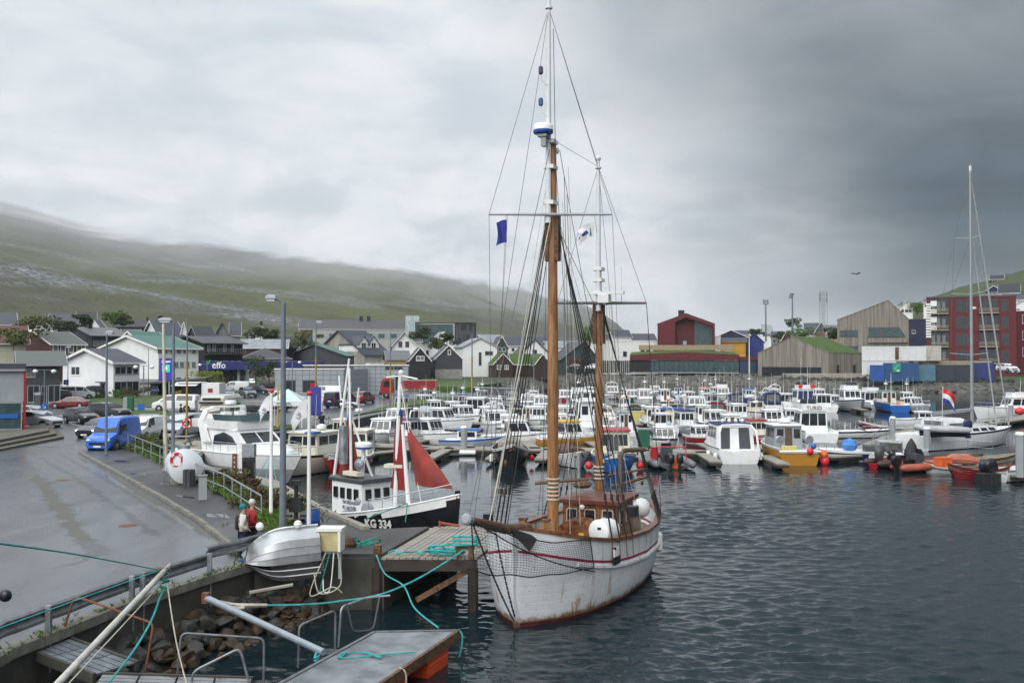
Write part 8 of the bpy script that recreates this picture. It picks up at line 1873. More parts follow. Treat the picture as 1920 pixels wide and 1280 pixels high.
rope('rope','pale rope descending right from the spar tip to the lower gangway',[tip+Vector((.06,0,-.25)),V(330,1200,21),V(352,1290,20.4)],.014,ropew)
t,a,b=spar('boom_pole','thick grey boom pole from the sea wall out to the pontoon',(386,1120,25.2),(607,1222,22.4),.085,.08,mat('grey_blue_pipe',(.27,.31,.35),.4,.3,var=.15,vs=3));BX((0,0,0),(.16,.2,.25))('bracket',rust,t)
rope('rope','turquoise lashing at the outer end of the grey boom pole',[b+Vector((-.15+.05*math.cos(i*1.6),.08*math.sin(i*1.6),.05*math.sin(i*2.1)-.03*i)) for i in range(8)],.025,ropet)
p=V(10,1116,7.0);t=thing('mirror','black mirror housing on a thin arm reaching in at the left edge','mirror',tuple(p));BA((0,0,0),.055,12,sc=(.85,.6,.80))('housing',black,t,smooth=True);TU([(-.03,0,-.01),(-.25,0,-.09)],.008,6)('arm',steel,t)
def skin(name,verts,edges,radii,m,parent,sub=2,root=0):
 me=bpy.data.meshes.new(name);me.from_pydata(verts,edges,[]);me.materials.append(m)
 o=bpy.data.objects.new(name,me);COL.objects.link(o);o.parent=parent
 md=o.modifiers.new('skin','SKIN');md.use_smooth_shade=True
 for i,r in enumerate(radii):me.skin_vertices[0].data[i].radius=(r,r) if not isinstance(r,tuple) else r
 me.skin_vertices[0].data[root].use_root=True
 o.modifiers.new('subdivision','SUBSURF').levels=sub;o.modifiers['subdivision'].render_levels=sub
 return o
skinm=mat('skin',(.42,.25,.18),.55,var=.08)
def person(label,p,rz,H,jacket,trousers,hair,shoes,hands='pocket',hat=None,pack=None,walk=.08,sit=False,group=None):
 t=thing('person',label,'person',tuple(p),R(rz),group);k=H/1.72
 S_=lambda x,y,z:(x*k,y*k,z*k)
 if sit:hipz,kn,ft=.48,[(.42,.1,.50),(.42,-.1,.50)],[(.44,.1,.08),(.44,-.1,.08)]
 else:hipz,kn,ft=.92,[(.03+walk,.10,.50),(.02-walk,-.10,.50)],[(walk,.10,.07),(-walk*1.3,-.10,.07)]
 dz=hipz-.92
 V_=[S_(0,0,hipz),S_(0,0,1.15+dz),S_(.01,0,1.34+dz),S_(.0,0,1.44+dz),S_(.02,0,1.52+dz),S_(.03,0,1.60+dz),S_(.03,0,1.66+dz)]
 E_=[(0,1),(1,2),(2,3),(3,4),(4,5),(5,6)];Rr=[.13,.125,.14,.07,.06,.092,.07]
 for i,sg in enumerate((1,-1)):
  b=len(V_);V_+=[S_(0,sg*.10,hipz-.06),S_(*kn[i]),S_(*ft[i]),S_(ft[i][0]+.14,ft[i][1],.045)];E_+=[(0,b),(b,b+1),(b+1,b+2),(b+2,b+3)];Rr+=[.10,.062,.042,.035]
  b=len(V_)
  el=(-.06,sg*.27,1.12+dz);hd=(.14,sg*.20,1.0+dz) if hands=='pocket' else(.24,sg*.10,1.24+dz)
  V_+=[S_(0,sg*.17,1.38+dz),S_(*el),S_(*hd)];E_+=[(2,b),(b,b+1),(b+1,b+2)];Rr+=[.065,.046,.034]
  for f in range(5):
   c=len(V_);V_+=[S_(hd[0]+.05,hd[1]-sg*(.035-.017*f),hd[2]-.02+(.02 if f==0 else 0)),S_(hd[0]+.085-.012*(f==0),hd[1]-sg*(.04-.018*f),hd[2]-.05-.01*(f%2))];E_+=[(b+2,c),(c,c+1)];Rr+=[.011,.009]
 skin('body',[Vector(v)*.995 for v in V_],E_,[r*k*.93 for r in Rr],skinm,t)
 A=[S_(0,0,hipz-.04),S_(0,0,1.12+dz),S_(.01,0,1.34+dz),S_(.0,0,1.45+dz)];EA=[(0,1),(1,2),(2,3)];RA=[(.19,.205),(.185,.195),(.19,.17),(.09,.09)]
 for sg in(1,-1):
  b=len(A);el=(-.06,sg*.27,1.12+dz);hd=(.13,sg*.20,1.01+dz) if hands=='pocket' else(.22,sg*.11,1.23+dz)
  A+=[S_(0,sg*.18,1.39+dz),S_(*el),S_(*hd)];EA+=[(2,b),(b,b+1),(b+1,b+2)];RA+=[.098,.08,.058]
 skin('jacket',A,EA,[(r[0]*k,r[1]*k) if isinstance(r,tuple) else r*k for r in RA],jacket,t)
 A=[S_(0,0,hipz)];EA=[];RA=[.15]
 for i,sg in enumerate((1,-1)):
  b=len(A);A+=[S_(0,sg*.10,hipz-.08),S_(*kn[i]),S_(ft[i][0],ft[i][1],.12)];EA+=[(0,b),(b,b+1),(b+1,b+2)];RA+=[.118,.082,.066]
 skin('trousers',A,EA,[r*k for r in RA],trousers,t)
 for i in range(2):BA(S_(ft[i][0]+.07,ft[i][1],.05),.06*k,8,sc=(2.1,.85,.85))('shoe',shoes,t,smooth=True)
 hz=1.63+dz;BA(S_(.125,0,hz-.01),.018*k,6,sc=(1.2,.8,1.4))('nose',skinm,t,smooth=True)
 for sg in(-1,1):BA(S_(.105,sg*.034,hz+.02),.011*k,6)('eye',black,t);BA(S_(.03,sg*.095,hz),.022*k,6,sc=(.7,.5,1.3))('ear',skinm,t)
 BX(S_(.113,0,hz-.055),(.01,.045*k,.01))('mouth',maroon,t)
 BA(S_(.0,0,hz+.045),.112*k,12,sc=(1,.95,.92))('hat' if hat else 'hair',hat or hair,t,smooth=True)
 if hat:LA(S_(.005,0,hz+.03),[(.112*k,0),(.118*k,.03)],14,cap=False)('hat_band',hat,t)
 if pack:
  mb=MB();mb.loft([[Vector(S_(x,y,z+dz)) for x,y in((-.13*q-.10,-.13*q),(-.11,-.15*q),(-.11,.15*q),(-.13*q-.10,.13*q))] for z,q in((.98,.8),(1.02,1),(1.32,1),(1.42,.75))],0);mb.build('backpack',pack,t,smooth=True,ang=60)
  for sg in(-1,1):TU([S_(-.10,sg*.10,1.42+dz),S_(.06,sg*.12,1.47+dz),S_(.145,sg*.11,1.33+dz),S_(.06,sg*.17,1.08+dz),S_(-.1,sg*.12,1.02+dz)],.014*k,5)('strap',pack,t)
 return t
jw=mat('off_white_jacket',(.55,.53,.48),.8,var=.12,vs=5,bump=.3,bs=12);jr=mat('red_jacket',(.33,.012,.022),.75,var=.2,vs=5,bump=.3,bs=12);den=mat('dark_blue_jeans',(.018,.026,.06),.85,var=.3,vs=8);blk=mat('black_cloth',(.012,.012,.014),.85,var=.3)
teal_h=mat('teal_knit_hat',(.02,.16,.22),.9,var=.3,vs=30);greyh=mat('silver_hair',(.48,.47,.45),.7);bluesh=mat('blue_shoes',(.03,.16,.30),.6)
person('person in an off-white jacket, teal knitted hat and dark backpack walking by the barrier',g(455,1058)+Vector((0,0,.11)),18,1.66,jw,den,greyh,bluesh,hat=teal_h,pack=mat('dark_backpack',(.03,.015,.017),.8))
person('silver-haired person in a red jacket beside the one in white',g(467,1052)+Vector((.05,.12,.11)),28,1.72,jr,blk,greyh,bluesh,walk=-.06)
person('person dressed all in black standing by the white minibus',g(339,793),200,1.78,blk,blk,mat('dark_hair',(.02,.015,.012),.7),blk,walk=.02)
person('seated person in dark clothes at the small table by the blue banner',g(603,799)+Vector((0,0,0)),90,1.7,blk,den,mat('brown_hair',(.05,.03,.02),.7),blk,sit=True,hands='table')
K0=G(965,1178);KA=R(248)
ship=thing('sailing_ship','old white wooden two-masted ketch with varnished wheelhouse and brown masts moored at the jetty','sailing ship',tuple(K0),KA)
KM=Matrix.Translation(K0)@Matrix.Rotation(KA,4,'Z')
def kp(t,b,z):return Vector((-t,b,z))
def kpx(px,py,t,b=0):
 p=KM@kp(t,b,0);return ZY(py,p.y)
BD=[(0,.06),(.25,.42),(.7,.95),(1.4,1.45),(2.2,1.80),(3.2,2.02),(4.6,2.18),(6.5,2.25),(8.5,2.14),(10.2,1.82),(11.4,1.35),(12.2,.82),(12.6,.30)]
BW=[(0,.03),(.25,.22),(.66,.60),(1.4,1.18),(2.2,1.55),(3.2,1.82),(4.6,2.03),(6.5,2.08),(8.5,1.92),(10.2,1.30),(11.2,.55),(12.0,.12),(12.6,.05)]
SH=[(0,2.86),(1.0,2.56),(1.8,2.36),(3,2.14),(4.2,2.01),(6.5,1.86),(9,1.84),(11,1.93),(12.6,2.06)]
def khull_mat():
 m,t,b=base('white_ship_paint')
 tc=N(t,'ShaderNodeTexCoord');v=tc.outputs['Object']
 n1=NOISE(t,v,.9,6,.65);col=MIXC(t,SMOOTH(t,n1,.3,.7),(.60,.62,.64),(.70,.71,.72))
 mp=N(t,'ShaderNodeMapping');mp.inputs['Scale'].default_value=(2.2,2.2,.22);t.links.new(v,mp.inputs[0])
 n2=NOISE(t,mp.outputs[0],1.25,7,.72,.2);n3=NOISE(t,v,.55,3,.5)
 col=MIXC(t,MA(t,'MULTIPLY',SMOOTH(t,n2,.54,.63),SMOOTH(t,n3,.42,.52)),col,(.33,.17,.07))
 n4=NOISE(t,v,7,6,.75);col=MIXC(t,MA(t,'MULTIPLY',SMOOTH(t,n4,.55,.64),.5),col,(.33,.32,.30))
 sep=N(t,'ShaderNodeSeparateXYZ');t.links.new(v,sep.inputs[0])
 n5=NOISE(t,v,3.0,5,.7);wl=MA(t,'ADD',sep.outputs[2],MA(t,'MULTIPLY',n5,-.5))
 col=MIXC(t,SMOOTH(t,wl,.10,-.12),col,(.16,.085,.045))
 t.links.new(col,b.inputs['Base Color']);b.inputs['Roughness'].default_value=.42
 w=N(t,'ShaderNodeTexWave');w.bands_direction='Z';w.inputs['Scale'].default_value=1.35;w.inputs['Distortion'].default_value=.6;w.inputs['Detail'].default_value=1;t.links.new(v,w.inputs[0])
 hh=MA(t,'ADD',MA(t,'MULTIPLY',SMOOTH(t,w.outputs['Fac'],.0,.12),.5),MA(t,'MULTIPLY',n1,.8))
 bp=N(t,'ShaderNodeBump');bp.inputs['Strength'].default_value=.22;bp.inputs['Distance'].default_value=.02;t.links.new(hh,bp.inputs['Height']);t.links.new(bp.outputs[0],b.inputs['Normal'])
 return m
kw=khull_mat();kred=mat('red_antifouling',(.075,.012,.014),.6,var=.35,vs=2,dirt=.4,dirtc=(.03,.02,.015));kstripe=mat('crimson_stripe',(.28,.012,.05),.5,dirt=.2)
zs=lambda t:interp(SH,t);bd=lambda t:interp(BD,t);bw=lambda t:interp(BW,t)
TS=[0,.12,.25,.45,.7,1.0,1.4,1.8,2.2,2.7,3.2,3.9,4.6,5.5,6.5,7.5,8.5,9.4,10.2,10.8,11.4,11.8,12.2,12.45,12.6]
rings=[]
for t in TS:
 s_=zs(t);st=s_-.62;sec=[]
 for z,w in((-.9,.01),(-.5,bw(t)*.6),(.0,bw(t)*.97),(.13,bw(t)),(st*.45,lerp(bw(t),bd(t),.58)),(st-.06,lerp(bw(t),bd(t),.93)),(st+.02,lerp(bw(t),bd(t),.95)),(s_,bd(t))):
  x=-t;
  if t>10:x+=(t-10)**1.4*.22*max(0,1-z/s_)
  if t<.5:x+=.0
  sec.append(Vector((x-.10*(1-t/.5 if t<.5 else 0)*(1-min(1,max(0,z))/1.0),-w,z)))
 iw=max(.01,bd(t)-.13);sec+=[Vector((-t,-iw,s_)),Vector((-t,-iw,s_-.75)),Vector((-t,-.001,s_-.70))]
 rings.append(sec+[Vector((p.x,-p.y,p.z)) for p in reversed(sec[1:])])
mb=MB();bn=[1,1,1,0,0,2,0,3,0,4];mb.loft(rings,0,band=bn+[4]+list(reversed(bn)));mb.build('hull',[kw,kred,kstripe,oldwood,mat('grey_brown_deck',(.15,.115,.085),.75,var=.3,vs=3,wave=('Y',2.6,.4))],ship,smooth=True,ang=42)
rails=[(t,bd(t)+.02,zs(t)+.04) for t in TS]
mb=MB()
for sg in(-1,1):mb.loft([[kp(t,sg*(b+.05),z-.05),kp(t,sg*(b-.19),z-.05),kp(t,sg*(b-.19),z+.05),kp(t,sg*(b+.05),z+.05)] for t,b,z in rails],0)
mb.build('cap_rail',mat('varnished_rail',(.19,.075,.03),.45,var=.4,vs=3,coat=.2,grain=(8,(.09,.035,.015))),ship)
for sg in(-1,1):
 mb=MB();mb.loft([[kp(t,sg*(lerp(bw(t),bd(t),.94)+d),zs(t)-.62-.17+dz) for d,dz in((-.02,-.05),(.065,-.04),(.065,.04),(-.02,.05))] for t in TS[6:-3]],0);mb.build('rubbing_strake',kw,ship)
mb=MB();mb.loft([[Vector((.10-.14*(1-z/2.9)+dx,dy,z)) for dx,dy in((.05,0),(-.12,.11),(-.12,-.11))] for z in(-.6,.3,1.2,2.1,2.8)],0);mb.build('stem',kw,ship)
for b_,z_,w in((1.0,1.62,.09),(-1.0,1.62,.09)):
 LA((-.95,math.copysign(.98,b_),1.95),[(.06,-.02),(.14,0),(.14,.07),(.07,.08)],12,axis=(.5,math.copysign(1,b_),.0))('hawse_pipe',offwhite,ship)
t_=3.35;mb=MB();y_=lerp(bw(t_),bd(t_),.96)
for dx,dz,w,h,m in((0,-.62,.55,.2,black),(.12,-.35,.3,.24,trimw),(-.12,-.36,.28,.26,kw),(.2,-.22,.12,.07,black),(-.26,-.48,.1,.3,oldwood),(-.16,-.02,.13,.12,oldwood)):BX((-t_+dx,y_+.05,zs(t_)+dz),(w,.06,h),rz=-.10)('freeing_port',m,ship)
wm=mat('white_mast_paint',(.68,.69,.70),.35,var=.05,dirt=.1,dirtc=(.4,.4,.4))
TM,TZ=3.28,8.3
ztop,zcap,zyard=kpx(0,2,TM),kpx(0,262,TM),kpx(0,402,TM);zt2,zc2,zy2=kpx(0,302,TZ),kpx(0,500,TZ),kpx(0,568,TZ)
def mastset(t,z0,zlow,zy,ztop,r,side,nm):
 mo=TU([kp(t,0,z0),kp(t,0,lerp(z0,zlow,.5)),kp(t,0,zlow)],[r,r*.93,r*.62],14)('lower_mast',varnish,ship,smooth=True)
 tm=TU([kp(t-.26,side*.06,zy-.3),kp(t-.24,side*.06,lerp(zy,ztop,.6)),kp(t-.22,side*.05,ztop)],[.095,.085,.055],10)('topmast',wm,ship,smooth=True)
 for zz in(zy+.35,lerp(zy,zlow,.62),zlow-.1):BX(kp(t-.12,side*.03,zz),(.46,.34,.12))('mast_band',trimw,ship)
 for sg in(-1,1):
  BX(kp(t,sg*r*.9,zy-.75),(.26,.13,1.5))('hound_cheek',oldwood,ship)
 LA(kp(t-.22,side*.05,ztop-.35),[(.07,0),(.12,.03),(.12,.08),(.06,.1),(.05,.3),(.09,.34),(.1,.42),(.02,.5)],10)('masthead_cap',wm,tm,smooth=True)
 return mo,tm
mm_,mt_=mastset(TM,1.3,zcap,zyard,ztop,.185,-1,'main');zm_,zt_=mastset(TZ,1.2,zc2,zy2,zt2,.15,1,'mizzen')
def yard(t,z,py,x0,x1,r,m,nm='yard',dz=0):
 P=[V(x,py,(KM@kp(t-.35,0,0)).y) for x in(x0,x1)];TU([P[0]+Vector((0,0,-dz)),P[0].lerp(P[1],.5),P[1]+Vector((0,0,dz))],[r*.7,r,r*.7],8)(nm,m,ship,world=True,smooth=True);return P
Y1=yard(TM,zyard,402,917,1148,.05,mat('grey_yard',(.33,.34,.37),.5));Y2=yard(TZ,zy2,568,1045,1212,.06,mat('brown_grey_yard',(.13,.11,.12),.6))
for f in(.45,.6,.72):mb=MB();c=Y2[0].lerp(Y2[1],f)+Vector((0,0,.05));mb.tube([c,c+Vector((0,0,.32+.9*(f==.72)))],.02,5);mb.build('aerial',wm,ship,world=True)
c=kp(TM-.55,-.12,kpx(0,258,TM));LA(c,[(.2,0),(.30,.02),(.32,.06),(.32,.12)],18)('radar_blue_band',royal,ship,smooth=True,ang=30);rd_=LA(c,[(.318,.121),(.318,.26),(.26,.32),(.05,.33)],18)('radar_dome',white,ship,smooth=True,ang=50)
mb=MB();mb.box(c+Vector((0,.02,-.06)),(.4,.3,.08));mb.box(c+Vector((.05,.05,-.25)),(.2,.16,.3));mb.bar(c+Vector((0,0,-.08)),c+Vector((-.5,.1,-.35)),.06);mb.build('radar_bracket',greyp,ship)
c2=kp(TZ-.35,.3,kpx(0,551,TZ));mb=MB();mb.box(c2,(.16,1.5,.09));mb.box(c2+Vector((0,0,-.2)),(.25,.4,.3));mb.box(c2+Vector((-.2,-.2,-.34)),(.3,.5,.14));mb.build('radar_scanner',white,ship)
for py,m in((133,mat('dark_lamp',(.05,.04,.10),.3)),(192,mat('blue_lamp',(.02,.10,.25),.3))):
 o=V(1014,py,(KM@kp(TM-.3,0,0)).y);lo=LA(o,[(.04,-.12),(.075,-.08),(.075,.1),(.05,.14)],10)('navigation_lamp',m,ship,world=True);TU([o+Vector((0,0,-.12)),o+Vector((.02,0,-.3)),o+Vector((.22,0,-.45))],.018,5)('lamp_bracket',wm,ship,world=True)
for a,b,r in(((TZ+.1,.25,kpx(0,892,TZ)),(TZ+1.0,1.55,kpx(0,880,TZ)),.06),((TZ+.3,.3,kpx(0,915,TZ)),(TZ+1.2,1.5,kpx(0,897,TZ)),.07),((TM-.3,-.5,kpx(0,905,TM)),(TM+.5,1.2,kpx(0,897,TM)),.06)):TU([kp(*a),kp(*b)],[r,r*.7],7)('furled_spar',oldwood,ship)
mb=MB()
for k in range(6):mb.lathe(kp(TM,0,3.25+.13*k),[(.17,0),(.215,.02),(.215,.05),(.17,.07)],14,cap=False)
mb.build('mast_lashing',ropew,ship)
mb=MB()
for k in range(4):mb.lathe(kp(TZ,0,3.35+.14*k),[(.15,0),(.20,.02),(.20,.05),(.15,.07)],12,cap=False)
mb.build('mast_lashing',ropew,ship)
btip=kp(-3.25,0,3.62);TU([kp(1.2,-.05,2.70),kp(-.6,0,2.95),btip],[.15,.15,.10],10)('bowsprit',oldwood,ship,smooth=True);LA(btip+Vector((-.1,0,-.02)),[(.10,-.02),(.15,0),(.15,.22),(.1,.27)],12,axis=(1,0,.2))('bowsprit_cap',greyp,ship)
def chain(a,b,r=.028,sag=.12,m=rust):
 a,b=Vector(a),Vector(b);n=int((b-a).length/.09);mb=MB()
 for i in range(n):f=(i+.5)/n;p=a.lerp(b,f)-Vector((0,0,sag*4*f*(1-f)));d=(b-a).normalized()*.055;s_=Vector((0,.018,0)) if i%2 else Vector((0,0,.018));mb.bar(p-d+s_,p+d+s_,.016);mb.bar(p-d-s_,p+d-s_,.016);mb.bar(p-d-s_,p-d+s_,.014)
 o=mb.build('bobstay_chain',m,ship);o['kind']='stuff'
chain((3.0,.02,3.5),(.12,.03,.25),m=blackrig);chain((1.6,.05,3.15),(.13,.06,.35),m=blackrig)
nw,nh=44,15;A0,B0,C0,D0=btip+Vector((0,.1,0)),kp(1.75,1.72,2.40),kp(1.95,1.78,1.52),kp(-3.1,.12,2.25)
mb=MB()
for j in range(nh+1):
 for i in range(nw+1):
  u,v=i/nw,j/nh;p=A0.lerp(B0,u).lerp(D0.lerp(C0,u),v);p.z-=.30*math.sin(math.pi*u)*(1-.4*v)+.04*math.sin(u*21+v*5)*(1-u);p.y+=.10*math.sin(math.pi*u)*math.sin(math.pi*v);mb.v.append(p)
mb.f=[(j*(nw+1)+i,j*(nw+1)+i+1,(j+1)*(nw+1)+i+1,(j+1)*(nw+1)+i) for j in range(nh) for i in range(nw)];mb.m=[0]*len(mb.f)
net=mb.build('bowsprit_net',blackrig,ship);md=net.modifiers.new('strands','WIREFRAME');md.thickness=.009;md.use_replace=True
for P in([mb.v[i] for i in range(nw+1)],[mb.v[nh*(nw+1)+i] for i in range(nw+1)],[mb.v[j*(nw+1)] for j in range(nh+1)],[mb.v[j*(nw+1)+nw] for j in range(nh+1)],[A0.lerp(C0+Vector((-.1,0,-.15)),k/8)-Vector((0,0,.25*math.sin(math.pi*k/8))) for k in range(9)]):m2=MB();m2.tube(P,.019,5);m2.build('net_edge_rope',blackrig,ship)
m2=MB();m2.loft([[p+Vector((0,y,0)) for y in(-.05,.05)]+[p+Vector((0,0,-h))] for p,h in((kp(-1.0,.25,3.0),.06),(kp(-.5,.35,2.9),.28),(kp(-.1,.5,2.75),.5),(kp(.1,.6,2.6),.1))],0);m2.build('furled_jib',mat('dark_sail_bundle',(.06,.055,.055),.9,var=.4),ship)
WH0,WH1,WZ0,WZ1,WB=5.55,7.6,1.15,2.86,.95
kw_=kp;kp=lambda t,b,z:Vector((-t,b+.5,z))
q=[kp(WH1,-WB,WZ0),kp(WH0,-WB,WZ0),kp(WH0,WB,WZ0),kp(WH1,WB,WZ0)];mb=MB();mb.add(q+[p+Vector((0,0,WZ1-WZ0)) for p in q],[(0,1,5,4),(1,2,6,5),(2,3,7,6),(3,0,4,7),(4,5,6,7),(3,2,1,0)]);wh=mb.build('wheelhouse',varnd,ship)
mb=MB();o=.18;mb.loft([[kp(WH1+o*k,-(WB+o)*k,z),kp(WH0-o*k,-(WB+o)*k,z),kp(WH0-o*k,(WB+o)*k,z),kp(WH1+o*k,(WB+o)*k,z)] for k,z in((.99,WZ1),(1,WZ1+.05),(1,WZ1+.13))]+[[kp(WH1-.3,-.6,WZ1+.20),kp(WH0+.3,-.6,WZ1+.20),kp(WH0+.3,.6,WZ1+.20),kp(WH1-.3,.6,WZ1+.20)]],0);mb.build('wheelhouse_roof',mat('red_brown_roof_paint',(.15,.045,.03),.4,var=.25,vs=2),wh)
def shipwin(c,w,h,n):
 n=Vector(n);e=Vector((0,0,1)).cross(n).normalized();pts=[]
 for sx,sy in((1,1),(-1,1),(-1,-1),(1,-1)):
  for k in range(4):
   a=math.atan2(sy,sx)-math.pi/4+k*math.pi/6;pts.append((sx*(w/2-.06)+.06*math.cos(a),sy*(h/2-.06)+.06*math.sin(a)))
 f=lambda s,d:[Vector(c)+e*(x*s)+Vector((0,0,y*(1-(1-s)*w/h)))+n*d for x,y in pts]
 fr=SLB(f(1.0,.03),.05)('window',mat('pale_window_rim',(.52,.48,.38),.5),wh);SLB(f(.82,.036),.03)('pane',glassb,fr)
for y in(-.62,.02,.64):shipwin(kp(WH0,y,2.40),.40,.58,(1,0,0))
for x in(6.1,6.9):
 for sg in(-1,1):shipwin(kp(x,sg*WB,2.4),.45,.55,(0,sg,0))
for y in(-.31,.33):BX(kp(WH0-.02,y,2.1),(.04,.05,1.6))('panel_batten',varnish,wh)
BX(kp(WH0-.03,-.6,1.7),(.05,.6,.9))('panel_board',varnish,wh)
LA(kp(WH0-.03,-.62,1.85),[(.06,0),(.10,.01),(.10,.05),(.05,.06)],12,axis=(1,0,0))('bell',steel,wh)
LA(kp(WH0-.1,-.22,2.76),[(.05,-.05),(.09,0),(.09,.06),(.03,.1)],10,axis=(1,0,0))('deck_lamp',trimw,wh)
kp=kw_
pr=[(-.55,1.3),(-.58,1.95),(-.5,2.25),(-.3,2.42),(.0,2.47),(.3,2.42),(.5,2.25),(.58,1.95),(.55,1.3)]
mb=MB();mb.loft([[kp(t,.35+y*1.05,z) for y,z in pr] for t in(5.3,4.35)],0);mb.build('companion_hatch',varnd,ship,smooth=True,ang=50)
BX(kp(4.33,.6,2.0),(.02,.16,.16))('yellow_sign',mat('warning_yellow',(.55,.55,.04),.5),ship)
BX(kp(9.3,.1,1.7),(1.8,1.9,1.0))('aft_cabin',varnd,ship)
for y in(-.42,.32):BX(kp(1.75,y,2.35),(.2,.2,1.0))('mooring_bitt',varnish,ship);BX(kp(1.75,y,2.87),(.24,.24,.06))('bitt_cap',oldwood,ship)
lr_=kp(4.25,1.42,2.22);ax=Vector((-.92,.25,-.06)).normalized();lo=LA(lr_-ax*.42,[(.05,-.03),(.30,0),(.38,.06),(.385,.18),(.37,.2),(.385,.22),(.385,.36),(.37,.38),(.385,.40),(.385,.54),(.37,.56),(.385,.58),(.38,.76),(.30,.82),(.05,.85)],24,axis=ax)('life_raft_canister',white,ship,smooth=True,ang=35)
LA(lr_-ax*.02,[(.37,-.02),(.425,-.012),(.425,.012),(.37,.02)],24,axis=Vector((.25,.92,.1)),cap=False)('canister_seam',white,lo);BX(lr_+Vector((.46,-.04,.14)),(.02,.12,.07))('emblem',navy,lo)
BA(kp(9.6,1.25,2.2),.34,12,sc=(1,1,1.1))('white_drum',white,ship,smooth=True)
for k in range(3):LA(kp(7.2+.25*k,1.55,1.25+.05*k),[(.15,0),(.27,.05),(.27,.13),(.16,.17)],10,cap=False)('rope_pile',ropet,ship)
BA(kp(6.3,.0,3.4),.3,9,sc=(1.4,1.2,.5))('rope_heap',mat('brown_rope',(.12,.075,.045),.95,var=.5,vs=20,bump=1,bs=40),ship)
TU([kp(7.0,-.35,3.2),kp(7.0,-.35,4.4)],.075,8)('exhaust_pipe',steel,ship);pp=[V(1163,1020,33),V(1163,850,33),V(1170,842,33),V(1210,842,33)]
TU([(KM.inverted()@p) for p in(V(1163,990,35),V(1163,853,35),V(1170,844,35),V(1210,842,35.5))],.085,8)('davit',mat('brown_davit',(.10,.075,.06),.6),ship,smooth=True)
BX(kp(5.4,2.05,2.72),(.4,.3,.34))('light_box',black,ship);LA(kp(9.4,1.95,.75),[(.03,-.1),(.14,0),(.14,.55),(.03,.65)],10)('fender',white,ship,smooth=True)
BX(kp(.5,-1.05,3.05),(.42,.3,.26),rz=.4)('dark_lantern_box',black,ship)
W2=lambda px,py,t,b=0:KM.inverted()@V(px,py,(KM@kp(t,b,0)).y)
def line(nm,pts,r=.012,m=wire):TU(pts,r,5)(nm,m,ship)
top=kp(TM-.22,-.05,ztop-.3);h1=zyard-.25;y1=[KM.inverted()@p for p in Y1];y2=[KM.inverted()@p for p in Y2];ztp=kp(TZ-.2,.05,zt2-.25)
for i in range(4):
 for sg in(-1,1):
  tt=3.0+.55*i;foot=kp(tt,sg*(bd(tt)+.06),zs(tt)+.05);hd=kp(TM+.03*i-.03,sg*.22,h1-.12*i);k=foot.lerp(hd,.13)
  line('shroud',[k,hd],.019,blackrig);line('lanyard',[foot,k],.03,blackrig);BX(k,(.08,.07,.18))('deadeye',blackrig,ship)
  line('chainplate',[foot,foot+Vector((0,sg*.03,-.6))],.014,rust)
  tt=TZ+.1+.5*i;foot=kp(tt,sg*(bd(tt)+.05),zs(tt)+.05);hd=kp(TZ+.03*i-.03,sg*.2,zy2-.3-.12*i);k=foot.lerp(hd,.12)
  line('shroud',[k,hd],.016,blackrig);line('lanyard',[foot,k],.026,blackrig);BX(k,(.07,.06,.15))('deadeye',blackrig,ship)
for a,b,r,m in((top,y1[0],.008,wire),(top,y1[1],.008,wire),(top,ztp,.008,wire),(kp(TM-.2,0,zcap),ztp,.007,wire),(top,kp(-2.9,0,3.5),.008,wire),(kp(TM-.2,0,zcap-.2),btip,.011,wire),(kp(TM-.1,.02,zyard+.1),kp(-1.9,0,3.25),.016,ropew),(kp(TM-.1,.02,zyard-.3),kp(-.6,0,2.95),.014,blackrig),(y1[0],kp(1.4,-1.3,2.6),.008,wire),(y1[1],kp(4.4,2.1,2.1),.007,wire),(ztp,y2[1],.009,wire),(ztp,y2[0],.008,wire),(y2[1],kp(10.6,1.75,1.95),.013,blackrig),(y2[0],kp(7.5,-2.1,1.9),.010,wire),(ztp,kp(12.3,0,2.2),.008,wire),(kp(TM+.2,.1,zyard-.4),kp(TZ-.2,0,zy2-.3),.010,wire),(kp(TM+.25,.15,zcap-.3),kp(5.2,1.9,2.1),.011,wire),(kp(TM+.2,.15,zyard-.2),kp(6.5,2.1,2.0),.009,ropew),(y1[0].lerp(y1[1],.14),kp(.9,-1.1,2.8),.007,wire),(kp(TM-.2,-.1,zcap-1.2),kp(1.0,-1.1,2.9),.010,ropew),(kp(TM-.2,-.1,zcap-2.2),kp(2.4,-1.85,2.5),.010,ropew)):line('stay',[a,b],r,m)
for i in range(7):line('halyard',[kp(TM+.1+.05*i,(-.24 if i%3==0 else.26)+.03*i,lerp(zyard,zcap,(i*.37)%1)-.5),kp(TM+.15+.1*i,(-.42 if i%3==0 else.45)+.05*i,1.9+.1*i)],.010,ropew if i%2 else wire)
for i in range(4):line('halyard',[kp(TZ+.1,.18+.08*i,zy2-.2+.2*i),kp(TZ+.25,.4+.22*i,2.2)],.009,ropew)
line('halyard',[kp(TM-.26,.12,ztop-1.0),kp(TM-.30,.20,zcap-.6)],.012,wire);line('halyard',[kp(TM-.30,.20,zcap-.6),kp(TM+.35,.75,2.3)],.010,wire)
for px,py,t in((945,925,3.2),(1204,905,9.5),(1031,272,TM),(1045,283,TM),(948,868,2.6)):mb=MB();c=W2(px,py,t);mb.ball(c,.085,8,sc=(.7,.7,1.25));mb.build('pulley_block',oldwood if t!=TM else greyp,ship)
